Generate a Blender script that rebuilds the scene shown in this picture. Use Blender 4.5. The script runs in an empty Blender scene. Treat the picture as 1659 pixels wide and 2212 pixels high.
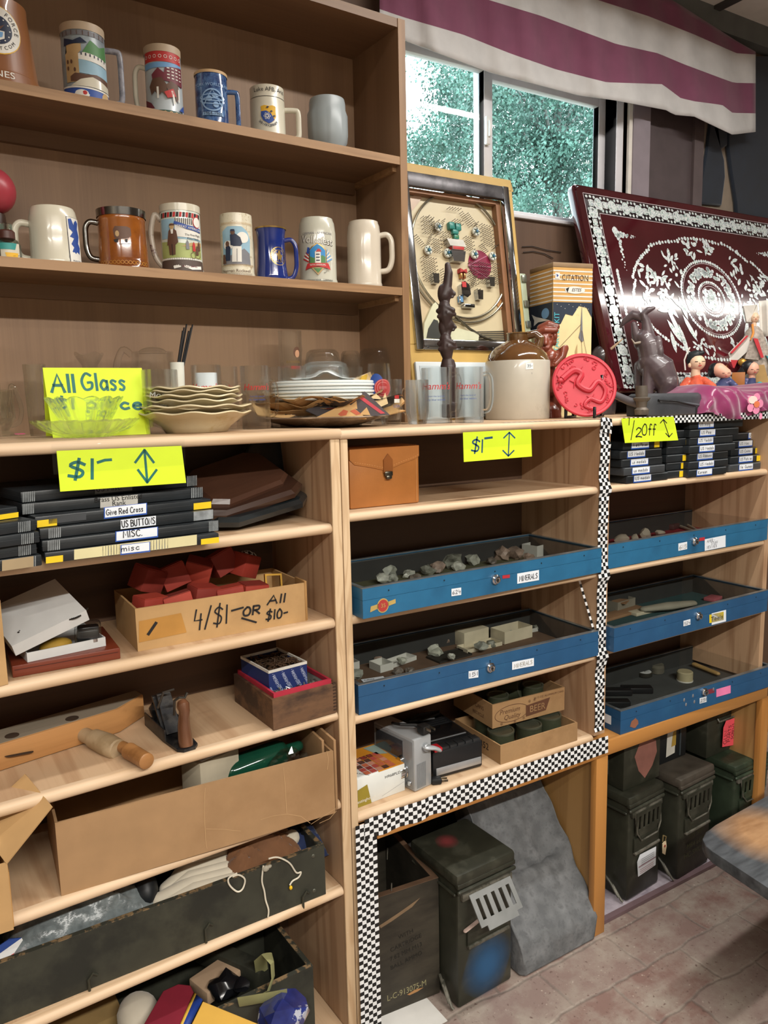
import bpy,bmesh,math,random
from math import sin,cos,pi,radians,atan2,sqrt,hypot
from mathutils import Vector,Matrix
random.seed(11)
SC=bpy.context.scene
COL=SC.collection
V=Vector
PW,PH,FPX=1659,2212,1650.68
YAW,PITCH,ROLL=radians(31.2343),radians(8.2210),radians(-1.2541)
ZC=1.0837*1.45
CAM=V((0,0,ZC))
_f=V((sin(YAW)*cos(PITCH),cos(YAW)*cos(PITCH),-sin(PITCH)))
_r=V((cos(YAW),-sin(YAW),0))
_u=_r.cross(_f)
CR=_r*cos(ROLL)+_u*sin(ROLL)
CU=-_r*sin(ROLL)+_u*cos(ROLL)
CF=_f
cd=bpy.data.cameras.new('camera')
cd.sensor_fit='VERTICAL'
cd.sensor_height=24
cd.lens=FPX/PH*24
cd.clip_start=0.05
cam=bpy.data.objects.new('camera',cd)
COL.objects.link(cam)
cam.matrix_world=Matrix(((CR.x,CU.x,-CF.x,0),(CR.y,CU.y,-CF.y,0),(CR.z,CU.z,-CF.z,ZC),(0,0,0,1)))
SC.camera=cam
vs=SC.view_settings
vs.view_transform='Standard'
vs.look='None'
vs.gamma=1
vs.use_curve_mapping=False
vs.exposure=0.32
SC.cycles.max_bounces=12
SC.cycles.transmission_bounces=12
SC.cycles.transparent_max_bounces=12
SC.cycles.caustics_refractive=True
SC.cycles.sample_clamp_indirect=4.0
w=bpy.data.worlds.new('sky')
SC.world=w
w.use_nodes=True
bg=w.node_tree.nodes['Background']
bg.inputs[0].default_value=(0.80,0.93,1.0,1)
bg.inputs[1].default_value=5.5
def area(name,loc,sx,sy,power,rgb,rot=(0,0,0)):
 l=bpy.data.lights.new(name,'AREA')
 l.shape='RECTANGLE'
 l.size,l.size_y,l.energy,l.color=sx,sy,power,rgb
 o=bpy.data.objects.new(name,l)
 COL.objects.link(o)
 o.location,o.rotation_euler=loc,rot
 return o
WARM=(1.0,0.955,0.88)
area('fluorescent_lamp_far',(0.55,-1.4,2.915),2.7,0.06,165,WARM)
area('fluorescent_lamp_far_left',(-1.4,-0.9,2.915),0.9,0.06,24,WARM)
area('fluorescent_lamp_near',(1.75,0.90,2.915),1.7,0.06,30,(1.0,0.97,0.92))
area('fluorescent_lamp_near_right',(4.7,0.72,2.915),2.5,0.07,11,(1.0,0.97,0.92))
AY=radians(2.6608)
S0=V((0.53803915*1.45,1.45,0))
AU=V((cos(AY),sin(AY),0))
AN=V((-sin(AY),cos(AY),0))
def A(u,v,z):return S0+AU*u+AN*v+V((0,0,z))
def toA(p):
 q=V(p)-S0
 return V((q.dot(AU),q.dot(AN),p[2]))
def ray(px,py):return CR*((px-PW/2)/FPX)-CU*((py-PH/2)/FPX)+CF
def on(px,py,ax,val):
 d=ray(px,py)
 return CAM+d*((val-CAM[ax])/d[ax])
def onv(px,py,v):
 d=ray(px,py)
 return CAM+d*((S0.dot(AN)+v)/d.dot(AN))
def hgt(o,px,py):
 """height above point o of the thing seen at this pixel straight over it"""
 h=V((o[0],o[1],0)).normalized()
 d=ray(px,py)
 t=V((o[0],o[1],0)).dot(h)/V((d.x,d.y,0)).dot(h)
 return ZC+d.z*t-o[2]
def depth(o):return(V(o)-CAM).dot(CF)
def facing(o):return atan2(-o[0],o[1])
def hdir(o):return V((o[0],o[1],0)).normalized()
def fbox(pl,pr,z,ptop):
 """front bottom edge seen between two pixels on height z: origin, turn, width, height"""
 a=on(pl[0],pl[1],2,z);b=on(pr[0],pr[1],2,z)
 d=b-a
 return a,atan2(d.y,d.x),d.length,hgt(a,*ptop)
def cylz(xl,xr,yb,yt,z):
 """round thing standing on height z: centre, radius, height"""
 a=on((xl+xr)/2,yb,2,z)
 r=(xr-xl)/2/FPX*depth(a)
 c=a+hdir(a)*r
 r=(xr-xl)/2/FPX*depth(c)
 return c,r,hgt(c-hdir(c)*r,(xl+xr)/2,yt)
def cylv(xl,xr,yt,z,v):
 """round thing whose axis stands v behind the left unit's front"""
 m=(xl+xr)/2
 c=onv(m,900,v)
 for _ in range(8):
  q=V((c.x,c.y,z+0.06))
  k=q-CAM
  u=k.dot(CR)/k.dot(CF)*FPX+PW/2
  c=c+AU*((m-u)/FPX*depth(q)*1.15)
 c=V((c.x,c.y,z))
 r=(xr-xl)/2/FPX*depth(c)
 return c,r,hgt(c-hdir(c)*r,m,yt)
class Plane:
 """a flat face in the place: origin, right and up; px() reads where a sight line meets it"""
 def __init__(s,o,ex,ey):
  s.o=V(o);s.ex=V(ex).normalized();s.ey=V(ey).normalized();s.ez=s.ex.cross(s.ey)
 def px(s,x,y):
  d=ray(x,y);t=(s.o-CAM).dot(s.ez)/d.dot(s.ez);q=CAM+d*t-s.o
  return(q.dot(s.ex),q.dot(s.ey))
 def pts(s,l):return[s.px(*p)for p in l]
 def M(s):
  e,u,z,o=s.ex,s.ey,s.ez,s.o
  return Matrix(((e.x,u.x,z.x,o.x),(e.y,u.y,z.y,o.y),(e.z,u.z,z.z,o.z),(0,0,0,1)))
MATS={}
def lin(h):
 h=h.lstrip('#')
 c=[int(h[i:i+2],16)/255 for i in(0,2,4)]
 return tuple(x/12.92 if x<=0.04045 else((x+0.055)/1.055)**2.4 for x in c)+(1,)
def _new(name):
 m=bpy.data.materials.new(name)
 m.use_nodes=True
 nt=m.node_tree
 return m,nt,nt.nodes['Principled BSDF']
def _n(nt,t,**kw):
 n=nt.nodes.new(t)
 for k,v in kw.items():
  if k in n.inputs:n.inputs[k].default_value=v
  else:setattr(n,k,v)
 return n
def _coord(nt,scale=(1,1,1),rot=(0,0,0)):
 tc=_n(nt,'ShaderNodeTexCoord')
 mp=_n(nt,'ShaderNodeMapping')
 mp.inputs['Scale'].default_value=scale
 mp.inputs['Rotation'].default_value=rot
 nt.links.new(tc.outputs['Object'],mp.inputs[0])
 return mp.outputs[0]
def _mix(nt,fac,a,b):
 m=_n(nt,'ShaderNodeMix',data_type='RGBA')
 for s,i in((fac,0),(a,6),(b,7)):
  if hasattr(s,'is_output'):nt.links.new(s,m.inputs[i])
  else:m.inputs[i].default_value=s
 return m.outputs[2]
def _ramp(nt,src,lo,hi):
 r=_n(nt,'ShaderNodeMapRange')
 r.inputs[1].default_value,r.inputs[2].default_value=lo,hi
 nt.links.new(src,r.inputs[0])
 return r.outputs[0]
def _bump(nt,bs,src,st,dist=0.002):
 b=_n(nt,'ShaderNodeBump')
 b.inputs['Strength'].default_value=st
 b.inputs['Distance'].default_value=dist
 nt.links.new(src,b.inputs['Height'])
 nt.links.new(b.outputs[0],bs.inputs['Normal'])
def mat(name,c='#888888',rough=0.5,metal=0.0,var=0.08,vs=18,bump=0,bs=150,c2=None,lo=0.45,hi=0.62,ws=12,coat=0,sheen=0,trans=0,ior=1.45,spec=0.5,emit=0,stretch=(1,1,1),alpha=1):
 """plain surface with slight tonal variation; c2 = second colour worn in patches"""
 if name in MATS:return MATS[name]
 m,nt,b=_new(name)
 co=_coord(nt,stretch)
 n=_n(nt,'ShaderNodeTexNoise',Scale=vs,Detail=4.0)
 nt.links.new(co,n.inputs['Vector'])
 a=lin(c)
 d=tuple(x*(1-var*1.6)for x in a[:3])+(1,)
 l=tuple(min(1,x*(1+var))for x in a[:3])+(1,)
 out=_mix(nt,_ramp(nt,n.outputs[0],0.3,0.7),d,l)
 if c2:
  n2=_n(nt,'ShaderNodeTexNoise',Scale=ws,Detail=6.0,Roughness=0.65)
  nt.links.new(co,n2.inputs['Vector'])
  out=_mix(nt,_ramp(nt,n2.outputs[0],lo,hi),out,lin(c2))
 nt.links.new(out,b.inputs['Base Color'])
 b.inputs['Roughness'].default_value=rough
 b.inputs['Metallic'].default_value=metal
 b.inputs['Coat Weight'].default_value=coat
 b.inputs['Coat Roughness'].default_value=0.08
 b.inputs['Sheen Weight'].default_value=sheen
 b.inputs['Transmission Weight'].default_value=trans
 b.inputs['IOR'].default_value=ior
 b.inputs['Alpha'].default_value=alpha
 b.inputs['Specular IOR Level'].default_value=spec
 if emit:
  nt.links.new(out,b.inputs['Emission Color'])
  b.inputs['Emission Strength'].default_value=emit
 if bump:
  n3=_n(nt,'ShaderNodeTexNoise',Scale=bs,Detail=5.0)
  nt.links.new(co,n3.inputs['Vector'])
  _bump(nt,b,n3.outputs[0],bump)
 MATS[name]=m
 return m
def wood(name,c1,c2,axis=0,freq=9,sc=5,rough=0.6,fib=0.35,coat=0,paint=None):
 """grain running along one axis, growth rings from warped noise, fine fibre"""
 if name in MATS:return MATS[name]
 m,nt,b=_new(name)
 st=[1,1,1];st[axis]=0.10
 co=_coord(nt,tuple(st))
 n=_n(nt,'ShaderNodeTexNoise',Scale=sc,Detail=2.0,Distortion=0.6)
 nt.links.new(co,n.inputs['Vector'])
 mu=_n(nt,'ShaderNodeMath',operation='MULTIPLY');mu.inputs[1].default_value=freq*6.28
 nt.links.new(n.outputs[0],mu.inputs[0])
 si=_n(nt,'ShaderNodeMath',operation='SINE');nt.links.new(mu.outputs[0],si.inputs[0])
 f2=_ramp(nt,si.outputs[0],-0.2,1.0)
 st[axis]=0.02
 co2=_coord(nt,tuple(st))
 n2=_n(nt,'ShaderNodeTexNoise',Scale=160,Detail=3.0)
 nt.links.new(co2,n2.inputs['Vector'])
 add=_n(nt,'ShaderNodeMath',operation='MULTIPLY_ADD')
 nt.links.new(n2.outputs[0],add.inputs[0]);add.inputs[1].default_value=fib*2
 sub=_n(nt,'ShaderNodeMath',operation='MULTIPLY_ADD');nt.links.new(f2,sub.inputs[0])
 sub.inputs[1].default_value=0.55;sub.inputs[2].default_value=-fib
 nt.links.new(sub.outputs[0],add.inputs[2]);add.use_clamp=True
 out=_mix(nt,add.outputs[0],lin(c1),lin(c2))
 if paint:
  n4=_n(nt,'ShaderNodeTexNoise',Scale=55,Detail=4.0,Roughness=0.7)
  nt.links.new(_coord(nt,(0.5,1,2.2)),n4.inputs['Vector'])
  out=_mix(nt,_ramp(nt,n4.outputs[0],0.71,0.73),out,lin(paint))
 nt.links.new(out,b.inputs['Base Color'])
 b.inputs['Roughness'].default_value=rough
 b.inputs['Coat Weight'].default_value=coat
 _bump(nt,b,n2.outputs[0],0.15,0.001)
 MATS[name]=m
 return m
def glass(name,tint='#ffffff',rough=0.0,ior=1.45,clearness=0.5):
 """thick clear glass: part refracting, part straight through like a thin wall"""
 if name in MATS:return MATS[name]
 m,nt,b=_new(name)
 g=_n(nt,'ShaderNodeBsdfGlass');g.inputs['Color'].default_value=lin(tint);g.inputs['Roughness'].default_value=rough;g.inputs['IOR'].default_value=ior
 tr=_n(nt,'ShaderNodeBsdfTransparent');tr.inputs[0].default_value=lin(tint)
 mx=_n(nt,'ShaderNodeMixShader');mx.inputs[0].default_value=clearness
 nt.links.new(g.outputs[0],mx.inputs[1]);nt.links.new(tr.outputs[0],mx.inputs[2])
 nt.links.new(mx.outputs[0],nt.nodes['Material Output'].inputs[0])
 MATS[name]=m
 return m
def pane(name,tint='#f4fbfa',refl=1.0,rough=0.02,edge=None,base=0.04):
 """thin clear glass: mirror image growing at grazing angles, slightly darker towards its silhouette"""
 if name in MATS:return MATS[name]
 m,nt,b=_new(name)
 lw=_n(nt,'ShaderNodeLayerWeight');lw.inputs[0].default_value=0.5
 p5=_n(nt,'ShaderNodeMath',operation='POWER');nt.links.new(lw.outputs['Facing'],p5.inputs[0]);p5.inputs[1].default_value=5.0 if not edge else 3.5
 mu=_n(nt,'ShaderNodeMath',operation='MULTIPLY_ADD');nt.links.new(p5.outputs[0],mu.inputs[0])
 mu.inputs[1].default_value=refl*(1-base);mu.inputs[2].default_value=refl*base;mu.use_clamp=True
 tr=_n(nt,'ShaderNodeBsdfTransparent');tr.inputs[0].default_value=lin(tint)
 if edge:
  p2=_n(nt,'ShaderNodeMath',operation='POWER');nt.links.new(lw.outputs['Facing'],p2.inputs[0]);p2.inputs[1].default_value=3.0
  nt.links.new(_mix(nt,p2.outputs[0],lin(tint),lin(edge)),tr.inputs[0])
 gl=_n(nt,'ShaderNodeBsdfGlossy');gl.inputs['Roughness'].default_value=rough
 mx=_n(nt,'ShaderNodeMixShader')
 nt.links.new(mu.outputs[0],mx.inputs[0]);nt.links.new(tr.outputs[0],mx.inputs[1]);nt.links.new(gl.outputs[0],mx.inputs[2])
 nt.links.new(mx.outputs[0],nt.nodes['Material Output'].inputs[0])
 MATS[name]=m
 return m
class MB:
 def __init__(s,mats=None):
  s.bm=bmesh.new();s.M=Matrix.Identity(4);s.m=0;s.mats=list(mats or[])
 def mat(s,m):
  if m not in s.mats:s.mats.append(m)
  s.m=s.mats.index(m);return s
 def at(s,loc=(0,0,0),rot=(0,0,0),sc=(1,1,1)):
  from mathutils import Euler
  s.M=Matrix.Translation(loc)@Euler(rot).to_matrix().to_4x4()@Matrix.Diagonal(tuple(sc)+(1,));return s
 def v(s,p):return s.bm.verts.new(s.M@V(p))
 def f(s,vs):
  try:
   f=s.bm.faces.new(vs);f.material_index=s.m;return f
  except ValueError:return None
 def poly(s,pts):return s.f([s.v(p)for p in pts])
 def box(s,x0,y0,z0,x1,y1,z1,bev=0,seg=2):
  c=[s.v(p)for p in((x0,y0,z0),(x1,y0,z0),(x1,y1,z0),(x0,y1,z0),(x0,y0,z1),(x1,y0,z1),(x1,y1,z1),(x0,y1,z1))]
  fs=[s.f([c[i]for i in q])for q in((0,3,2,1),(4,5,6,7),(0,1,5,4),(1,2,6,5),(2,3,7,6),(3,0,4,7))]
  if bev:
   es=list({e for f in fs for e in f.edges})
   bmesh.ops.bevel(s.bm,geom=es,offset=bev,segments=seg,profile=0.5,affect='EDGES',clamp_overlap=True)
  return s
 def loft(s,rings,closed=True,c0=True,c1=True):
  R=[[s.v(p)for p in r]for r in rings]
  n=len(R[0])
  for a,b in zip(R,R[1:]):
   for i in range(n if closed else n-1):
    j=(i+1)%n
    s.f([a[i],a[j],b[j],b[i]])
  if closed and c0:s.f(list(reversed(R[0])))
  if closed and c1:s.f(R[-1])
  return s
 def lathe(s,prof,seg=40,a0=0,fn=None):
  """profile of (radius, z); radius 0 makes a pole; fn(angle, r, z) may bend the radius"""
  rows=[]
  for r,z in prof:
   if r<=1e-6:rows.append([s.v((0,0,z))])
   else:
    row=[]
    for i in range(seg):
     t=a0+2*pi*i/seg
     rr,zz=fn(t,r,z)if fn else(r,z)
     row.append(s.v((rr*cos(t),rr*sin(t),zz)))
    rows.append(row)
  for a,b in zip(rows,rows[1:]):
   for i in range(seg):
    j=(i+1)%seg
    if len(a)==1 and len(b)==1:continue
    if len(a)==1:s.f([a[0],b[j],b[i]][::-1])
    elif len(b)==1:s.f([a[i],a[j],b[0]])
    else:s.f([a[i],a[j],b[j],b[i]])
  return s
 def cyl(s,r,z0,z1,seg=32,r1=None,bev=0.0):
  r1=r if r1 is None else r1
  b=bev
  p=[(0,z0),(r-b,z0),(r,z0+b),(r1,z1-b),(r1-b,z1),(0,z1)]if b else[(0,z0),(r,z0),(r1,z1),(0,z1)]
  return s.lathe(p,seg)
 def tube(s,pts,r,seg=10,closed=False,flat=1.0,up=None):
  pts=[V(p)for p in pts];n=len(pts)
  rs=r if isinstance(r,(list,tuple))else[r]*n
  rings=[];nrm=None
  for i,p in enumerate(pts):
   a=pts[i-1]if(i or closed)else p
   b=pts[(i+1)%n]if(i<n-1 or closed)else p
   t=(b-a).normalized()
   if nrm is None:
    nrm=V(up)if up else(V((0,0,1))if abs(t.z)<0.9 else V((1,0,0)))
   nrm=(nrm-t*nrm.dot(t)).normalized()
   bi=t.cross(nrm)
   rings.append([p+nrm*(cos(k*2*pi/seg)*rs[i]*flat)+bi*(sin(k*2*pi/seg)*rs[i])for k in range(seg)])
  if closed:rings.append(rings[0]);return s.loft(rings,True,False,False)
  return s.loft(rings)
 def rod(s,a,b,r,r1=None,seg=12):return s.tube([a,b],[r,r if r1 is None else r1],seg)
 def limb(s,pts,rs,seg=12,flat=1.0):
  """tapering limb with rounded ends"""
  pts=[V(p)for p in pts]
  d0=(pts[0]-pts[1]).normalized();d1=(pts[-1]-pts[-2]).normalized()
  P=[pts[0]+d0*rs[0]*k for k in(0.95,0.7,0.35)]+pts+[pts[-1]+d1*rs[-1]*k for k in(0.35,0.7,0.95)]
  Q=[rs[0]*k for k in(0.3,0.71,0.94)]+list(rs)+[rs[-1]*k for k in(0.94,0.71,0.3)]
  return s.tube(P,Q,seg,flat=flat)
 def ell(s,c,r,seg=20,rot=None):
  if not isinstance(r,(tuple,list)):r=(r,r,r)
  M0=s.M
  s.M=M0@Matrix.Translation(c)@(rot or Matrix.Identity(4))@Matrix.Diagonal((r[0],r[1],r[2],1))
  k=seg//2
  s.lathe([(sin(pi*i/k),-cos(pi*i/k))if 0<i<k else(0,-cos(pi*i/k))for i in range(k+1)],seg)
  s.M=M0;return s
 def prism(s,pts,z0,z1,bev=0):
  a=[s.v((x,y,z0))for x,y in pts];b=[s.v((x,y,z1))for x,y in pts]
  n=len(pts)
  fs=[s.f(list(reversed(a))),s.f(b)]+[s.f([a[i],a[(i+1)%n],b[(i+1)%n],b[i]])for i in range(n)]
  if bev:
   es=[e for f in fs[:2]if f for e in f.edges]
   bmesh.ops.bevel(s.bm,geom=list(set(es)),offset=bev,segments=2,profile=0.5,affect='EDGES',clamp_overlap=True)
  return s
 def grid(s,nx,ny,fn,wrapx=False):
  P=[[s.v(fn(i/nx,j/ny))for i in range(nx+(0 if wrapx else 1))]for j in range(ny+1)]
  for j in range(ny):
   for i in range(nx):
    k=(i+1)%len(P[0])
    s.f([P[j][i],P[j][k],P[j+1][k],P[j+1][i]])
  return s
 def rock(s,c,r,seed=0,sub=2,rough=0.35,sq=(1,1,0.7)):
  rn=random.Random(seed)
  t=bmesh.new()
  bmesh.ops.create_icosphere(t,subdivisions=sub,radius=1)
  dirs=[V((rn.gauss(0,1),rn.gauss(0,1),rn.gauss(0,1))).normalized()for _ in range(9)]
  cut=[rn.uniform(0.55,1.0)for _ in dirs]
  mp={}
  for vv in t.verts:
   p=vv.co.copy()
   k=1.0
   for d,q in zip(dirs,cut):
    e=p.dot(d)
    if e>q:k=min(k,q/e)
   k*=1+rn.uniform(-rough,rough)*0.25
   mp[vv]=s.v((c[0]+p.x*k*r*sq[0],c[1]+p.y*k*r*sq[1],c[2]+p.z*k*r*sq[2]))
  for fc in t.faces:s.f([mp[q]for q in fc.verts])
  t.free();return s
 def flat(s,pts,layer=0):return s.poly([(x,y,layer)for x,y in pts])
 def disc(s,cx,cy,rx,ry=None,layer=0,n=28,a0=0,a1=2*pi):
  ry=ry or rx
  return s.flat([(cx+rx*cos(a0+(a1-a0)*i/n),cy+ry*sin(a0+(a1-a0)*i/n))for i in range(n)],layer)
 def ring(s,cx,cy,rx,ry,w,layer=0,n=36):
  for i in range(n):
   a,b=2*pi*i/n,2*pi*(i+1)/n
   s.flat([(cx+(rx-w)*cos(a),cy+(ry-w)*sin(a)),(cx+rx*cos(a),cy+ry*sin(a)),(cx+rx*cos(b),cy+ry*sin(b)),(cx+(rx-w)*cos(b),cy+(ry-w)*sin(b))],layer)
  return s
 def line(s,pts,wd,layer=0):
  pts=[V((p[0],p[1]))for p in pts]
  L=[];n=len(pts)
  for i,p in enumerate(pts):
   a=pts[max(i-1,0)];b=pts[min(i+1,n-1)]
   d=(b-a);d=d.normalized()if d.length>1e-9 else V((1,0))
   e=V((-d.y,d.x))*(wd/2)
   if i==0:p=p-d*wd*0.3
   if i==n-1:p=p+d*wd*0.3
   L.append((s.v((p.x+e.x,p.y+e.y,layer)),s.v((p.x-e.x,p.y-e.y,layer))))
  for a,b in zip(L,L[1:]):s.f([a[1],b[1],b[0],a[0]])
  return s
 def text(s,body,size,x=0,y=0,layer=0,align='CENTER',shear=0.0,sx=1.0,rot=0.0):
  for tri in _text(body,align,shear):
   pts=[]
   for p in tri:
    a,b=p[0]*size*sx,p[1]*size
    pts.append((x+a*cos(rot)-b*sin(rot),y+a*sin(rot)+b*cos(rot),layer))
   s.poly(pts)
  return s
 def hand(s,body,h,x=0,y=0,wd=None,layer=0,gap=0.22,rot=0.0,slant=0.0,sx=1.0):
  """hand lettering from pen strokes; returns the pen position"""
  cx=0
  for ch in body:
   g=HAND.get(ch)
   if g is None:cx+=0.4;continue
   wdt,strokes=g
   for st in strokes:
    q=[]
    for a,b in st:
     X,Y=(cx+a+b*slant)*h*sx,b*h
     q.append((x+X*cos(rot)-Y*sin(rot),y+X*sin(rot)+Y*cos(rot)))
    s.line(q,wd or h*0.1,layer)
   cx+=wdt+gap
  return cx*h
 def wrap(s,rf,z0=0,th0=0,step=0.004,lift=0.0006):
  """bend a flat print round a body of radius rf(z); th0 = 0 looks along -Y"""
  xs=[v.co.x for v in s.bm.verts]
  if not xs:return s
  x=math.ceil(min(xs)/step)*step
  while x<max(xs):
   bmesh.ops.bisect_plane(s.bm,geom=s.bm.verts[:]+s.bm.edges[:]+s.bm.faces[:],plane_co=(x,0,0),plane_no=(1,0,0))
   x+=step
  for v in s.bm.verts:
   z=v.co.y+z0
   r=rf(z)if callable(rf)else rf
   t=th0+v.co.x/r
   r+=lift*(1+v.co.z)
   v.co=V((r*sin(t),-r*cos(t),z))
  return s
 def lay(s,M,lift=0.0006):
  """lay a flat print on a plane: M maps its X (right), Y (up), Z (out)"""
  for v in s.bm.verts:
   v.co=M@V((v.co.x,v.co.y,lift*(1+v.co.z)))
  return s
 def build(s,name,mats=None,parent=None,loc=None,rot=None,smooth=35,flat=False,sub=0,remesh=0,solid=0,bevel=0,smoothit=0):
  if mats is not None:s.mats=list(mats)if isinstance(mats,(list,tuple))else[mats]
  bm=s.bm
  bmesh.ops.remove_doubles(bm,verts=bm.verts,dist=1e-6)
  bmesh.ops.recalc_face_normals(bm,faces=bm.faces)
  me=bpy.data.meshes.new(name)
  bm.to_mesh(me);bm.free()
  for m in s.mats:me.materials.append(m)
  if not flat:
   me.shade_smooth()
   me.set_sharp_from_angle(angle=radians(smooth))
  o=bpy.data.objects.new(name,me)
  COL.objects.link(o)
  if parent:o.parent=parent
  if loc is not None:o.location=loc
  if rot is not None:o.rotation_euler=rot
  if remesh:
   r=o.modifiers.new('remesh','REMESH');r.mode='VOXEL';r.voxel_size=remesh;r.use_smooth_shade=True
   if smoothit:
    sm=o.modifiers.new('smooth','SMOOTH');sm.iterations=smoothit;sm.factor=0.5
  if solid:
   q=o.modifiers.new('solid','SOLIDIFY');q.thickness=solid;q.offset=0
  if bevel:
   q=o.modifiers.new('bevel','BEVEL');q.width=bevel;q.segments=2;q.limit_method='ANGLE'
  if sub:
   q=o.modifiers.new('sub','SUBSURF');q.levels=q.render_levels=sub
  return o
_TC={}
def _text(body,align,shear):
 k=(body,align,shear)
 if k in _TC:return _TC[k]
 cu=bpy.data.curves.new('t','FONT');cu.body=body;cu.size=1;cu.align_x=align;cu.align_y='CENTER';cu.shear=shear
 cu.resolution_u=3;cu.fill_mode='FRONT'
 o=bpy.data.objects.new('t',cu);COL.objects.link(o)
 bpy.context.view_layer.update()
 dg=bpy.context.evaluated_depsgraph_get()
 me=o.evaluated_get(dg).to_mesh()
 r=[[(me.vertices[i].co.x,me.vertices[i].co.y)for i in p.vertices]for p in me.polygons]
 o.evaluated_get(dg).to_mesh_clear()
 bpy.data.objects.remove(o);bpy.data.curves.remove(cu)
 _TC[k]=r
 return r
def _cat(p,n=4):
 if len(p)<3:return p
 q=[p[0]]+p+[p[-1]];o=[]
 for i in range(1,len(q)-2):
  a,b,c,d=q[i-1:i+3]
  for k in range(n):
   t=k/n
   o.append(tuple(0.5*(2*b[m]+(c[m]-a[m])*t+(2*a[m]-5*b[m]+4*c[m]-d[m])*t*t+(3*b[m]-a[m]-3*c[m]+d[m])*t**3)for m in(0,1)))
 return o+[p[-1]]
HAND={}
def _hand(spec):
 for ln in spec.strip().split('\n'):
  ch,wd,rest=ln.split(' ',2)
  st=[]
  for part in rest.split('|'):
   cur=part.startswith('~')
   pts=[tuple(float(x)for x in p.split(','))for p in part.lstrip('~').split()]
   st.append(_cat(pts)if cur else pts)
  HAND[ch]=(float(wd),st)
_hand('''A .7 0,0 .38,1 .7,0|.12,.38 .6,.38
B .55 0,0 0,1|~0,1 .45,.92 .42,.58 0,.53|~0,.53 .52,.45 .5,.06 0,0
C .6 ~.6,.85 .3,1 .02,.6 .1,.12 .4,0 .62,.15
D .6 0,0 0,1|~0,1 .5,.85 .55,.3 .3,.03 0,0
E .5 .5,1 0,1 0,0 .5,0|0,.52 .42,.52
F .5 .5,1 0,1 0,0|0,.52 .4,.52
G .7 ~.62,.88 .3,1 .02,.55 .2,.05 .6,.12 .66,.45 .4,.45
I .1 .05,0 .05,1
K .55 0,0 0,1|.5,1 0,.45 .55,0
L .5 0,1 0,0 .5,0
M .75 0,0 .08,1 .38,.3 .66,1 .75,0
N .6 0,0 0,1 .6,0 .6,1
O .65 ~.3,1 .03,.6 .12,.08 .5,.05 .64,.5 .5,.92 .3,1
P .55 0,0 0,1|~0,1 .5,.95 .5,.55 0,.48
R .6 0,0 0,1|~0,1 .5,.95 .48,.55 0,.5|.2,.5 .6,0
S .55 ~.52,.88 .25,1 .05,.78 .3,.53 .52,.28 .3,.02 .0,.12
T .6 0,1 .6,1|.3,1 .3,0
U .6 ~0,1 .02,.3 .25,.0 .52,.15 .58,1
V .6 0,1 .3,0 .6,1
W .8 0,1 .2,0 .4,.7 .6,0 .8,1
X .6 0,1 .6,0|.6,1 0,0
Y .6 0,1 .3,.5 .6,1|.3,.5 .3,0
a .45 ~.42,.5 .2,.6 .02,.3 .18,.02 .42,.2|.43,.58 .45,0
b .4 0,1 0,0|~0,.4 .25,.6 .42,.3 .25,.02 0,.1
c .4 ~.4,.5 .2,.6 .02,.3 .18,.02 .42,.12
d .45 .42,1 .42,0|~.42,.45 .2,.6 .02,.3 .2,.02 .42,.15
e .42 ~.03,.32 .4,.36 .3,.6 .08,.52 .03,.2 .22,.0 .42,.12
f .35 ~.4,.92 .22,1 .15,.75 .15,0|0,.55 .34,.55
g .42 ~.4,.5 .2,.6 .02,.3 .2,.05 .4,.25|~.4,.6 .4,-.25 .1,-.35
i .08 .04,0 .04,.58|.04,.8 .05,.84
k .4 0,1 0,0|.38,.6 .02,.28 .4,0
l .06 .03,1 .03,0
m .65 0,0 0,.58|~0,.4 .2,.6 .3,.4 .3,0|~.3,.4 .5,.6 .62,.4 .62,0
n .42 0,0 0,.58|~0,.4 .25,.6 .4,.4 .4,0
o .42 ~.2,.6 .02,.3 .2,.0 .4,.3 .2,.6
p .42 0,.58 0,-.35|~0,.42 .25,.6 .42,.3 .25,.02 0,.12
r .3 0,0 0,.58|~0,.35 .12,.58 .3,.55
s .36 ~.35,.52 .15,.6 .04,.46 .3,.22 .2,.02 0,.06
t .34 .16,.9 .16,.0 .3,.02|0,.6 .34,.6
u .42 ~0,.58 .04,.1 .25,.0 .4,.2|.41,.58 .42,0
v .4 0,.58 .2,0 .4,.58
y .42 0,.58 .2,.05|.42,.58 .1,-.35
0 .5 ~.25,1 .02,.6 .1,.06 .42,.08 .5,.6 .25,1
1 .1 .05,0 .05,1
2 .5 ~.03,.78 .2,1 .45,.85 .35,.5 0,.02 .25,.06 .55,.0
3 .5 ~.03,.9 .4,.95 .42,.6 .15,.53 .5,.4 .4,.02 0,.08
4 .5 .1,1 .0,.42 .5,.42|.42,.75 .36,-.1
5 .5 .5,1 .08,1 .05,.55|~.05,.55 .45,.6 .45,.1 0,.03
6 .48 ~.4,1 .05,.5 .1,.05 .42,.08 .42,.4 .06,.35
7 .5 0,1 .5,1 .15,0
8 .48 ~.25,.53 .05,.78 .25,1 .42,.78 .25,.53 .03,.25 .25,.0 .46,.25 .25,.53
9 .48 ~.44,.7 .2,.55 .04,.8 .3,1 .44,.75 .36,0
$ .6 ~.58,.8 .3,.95 .06,.72 .5,.4 .4,.06 .0,.12|.38,1.15 .24,-.12
- .4 0,.45 .4,.5
/ .35 0,-.12 .35,1.1
. .08 .02,0 .06,.04
! .1 .05,.3 .05,1|.04,0 .06,.05''')
def tag(o,label,cat,group=None):
 o['label']=label;o['category']=cat
 if group:o['group']=group
 return o
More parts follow.
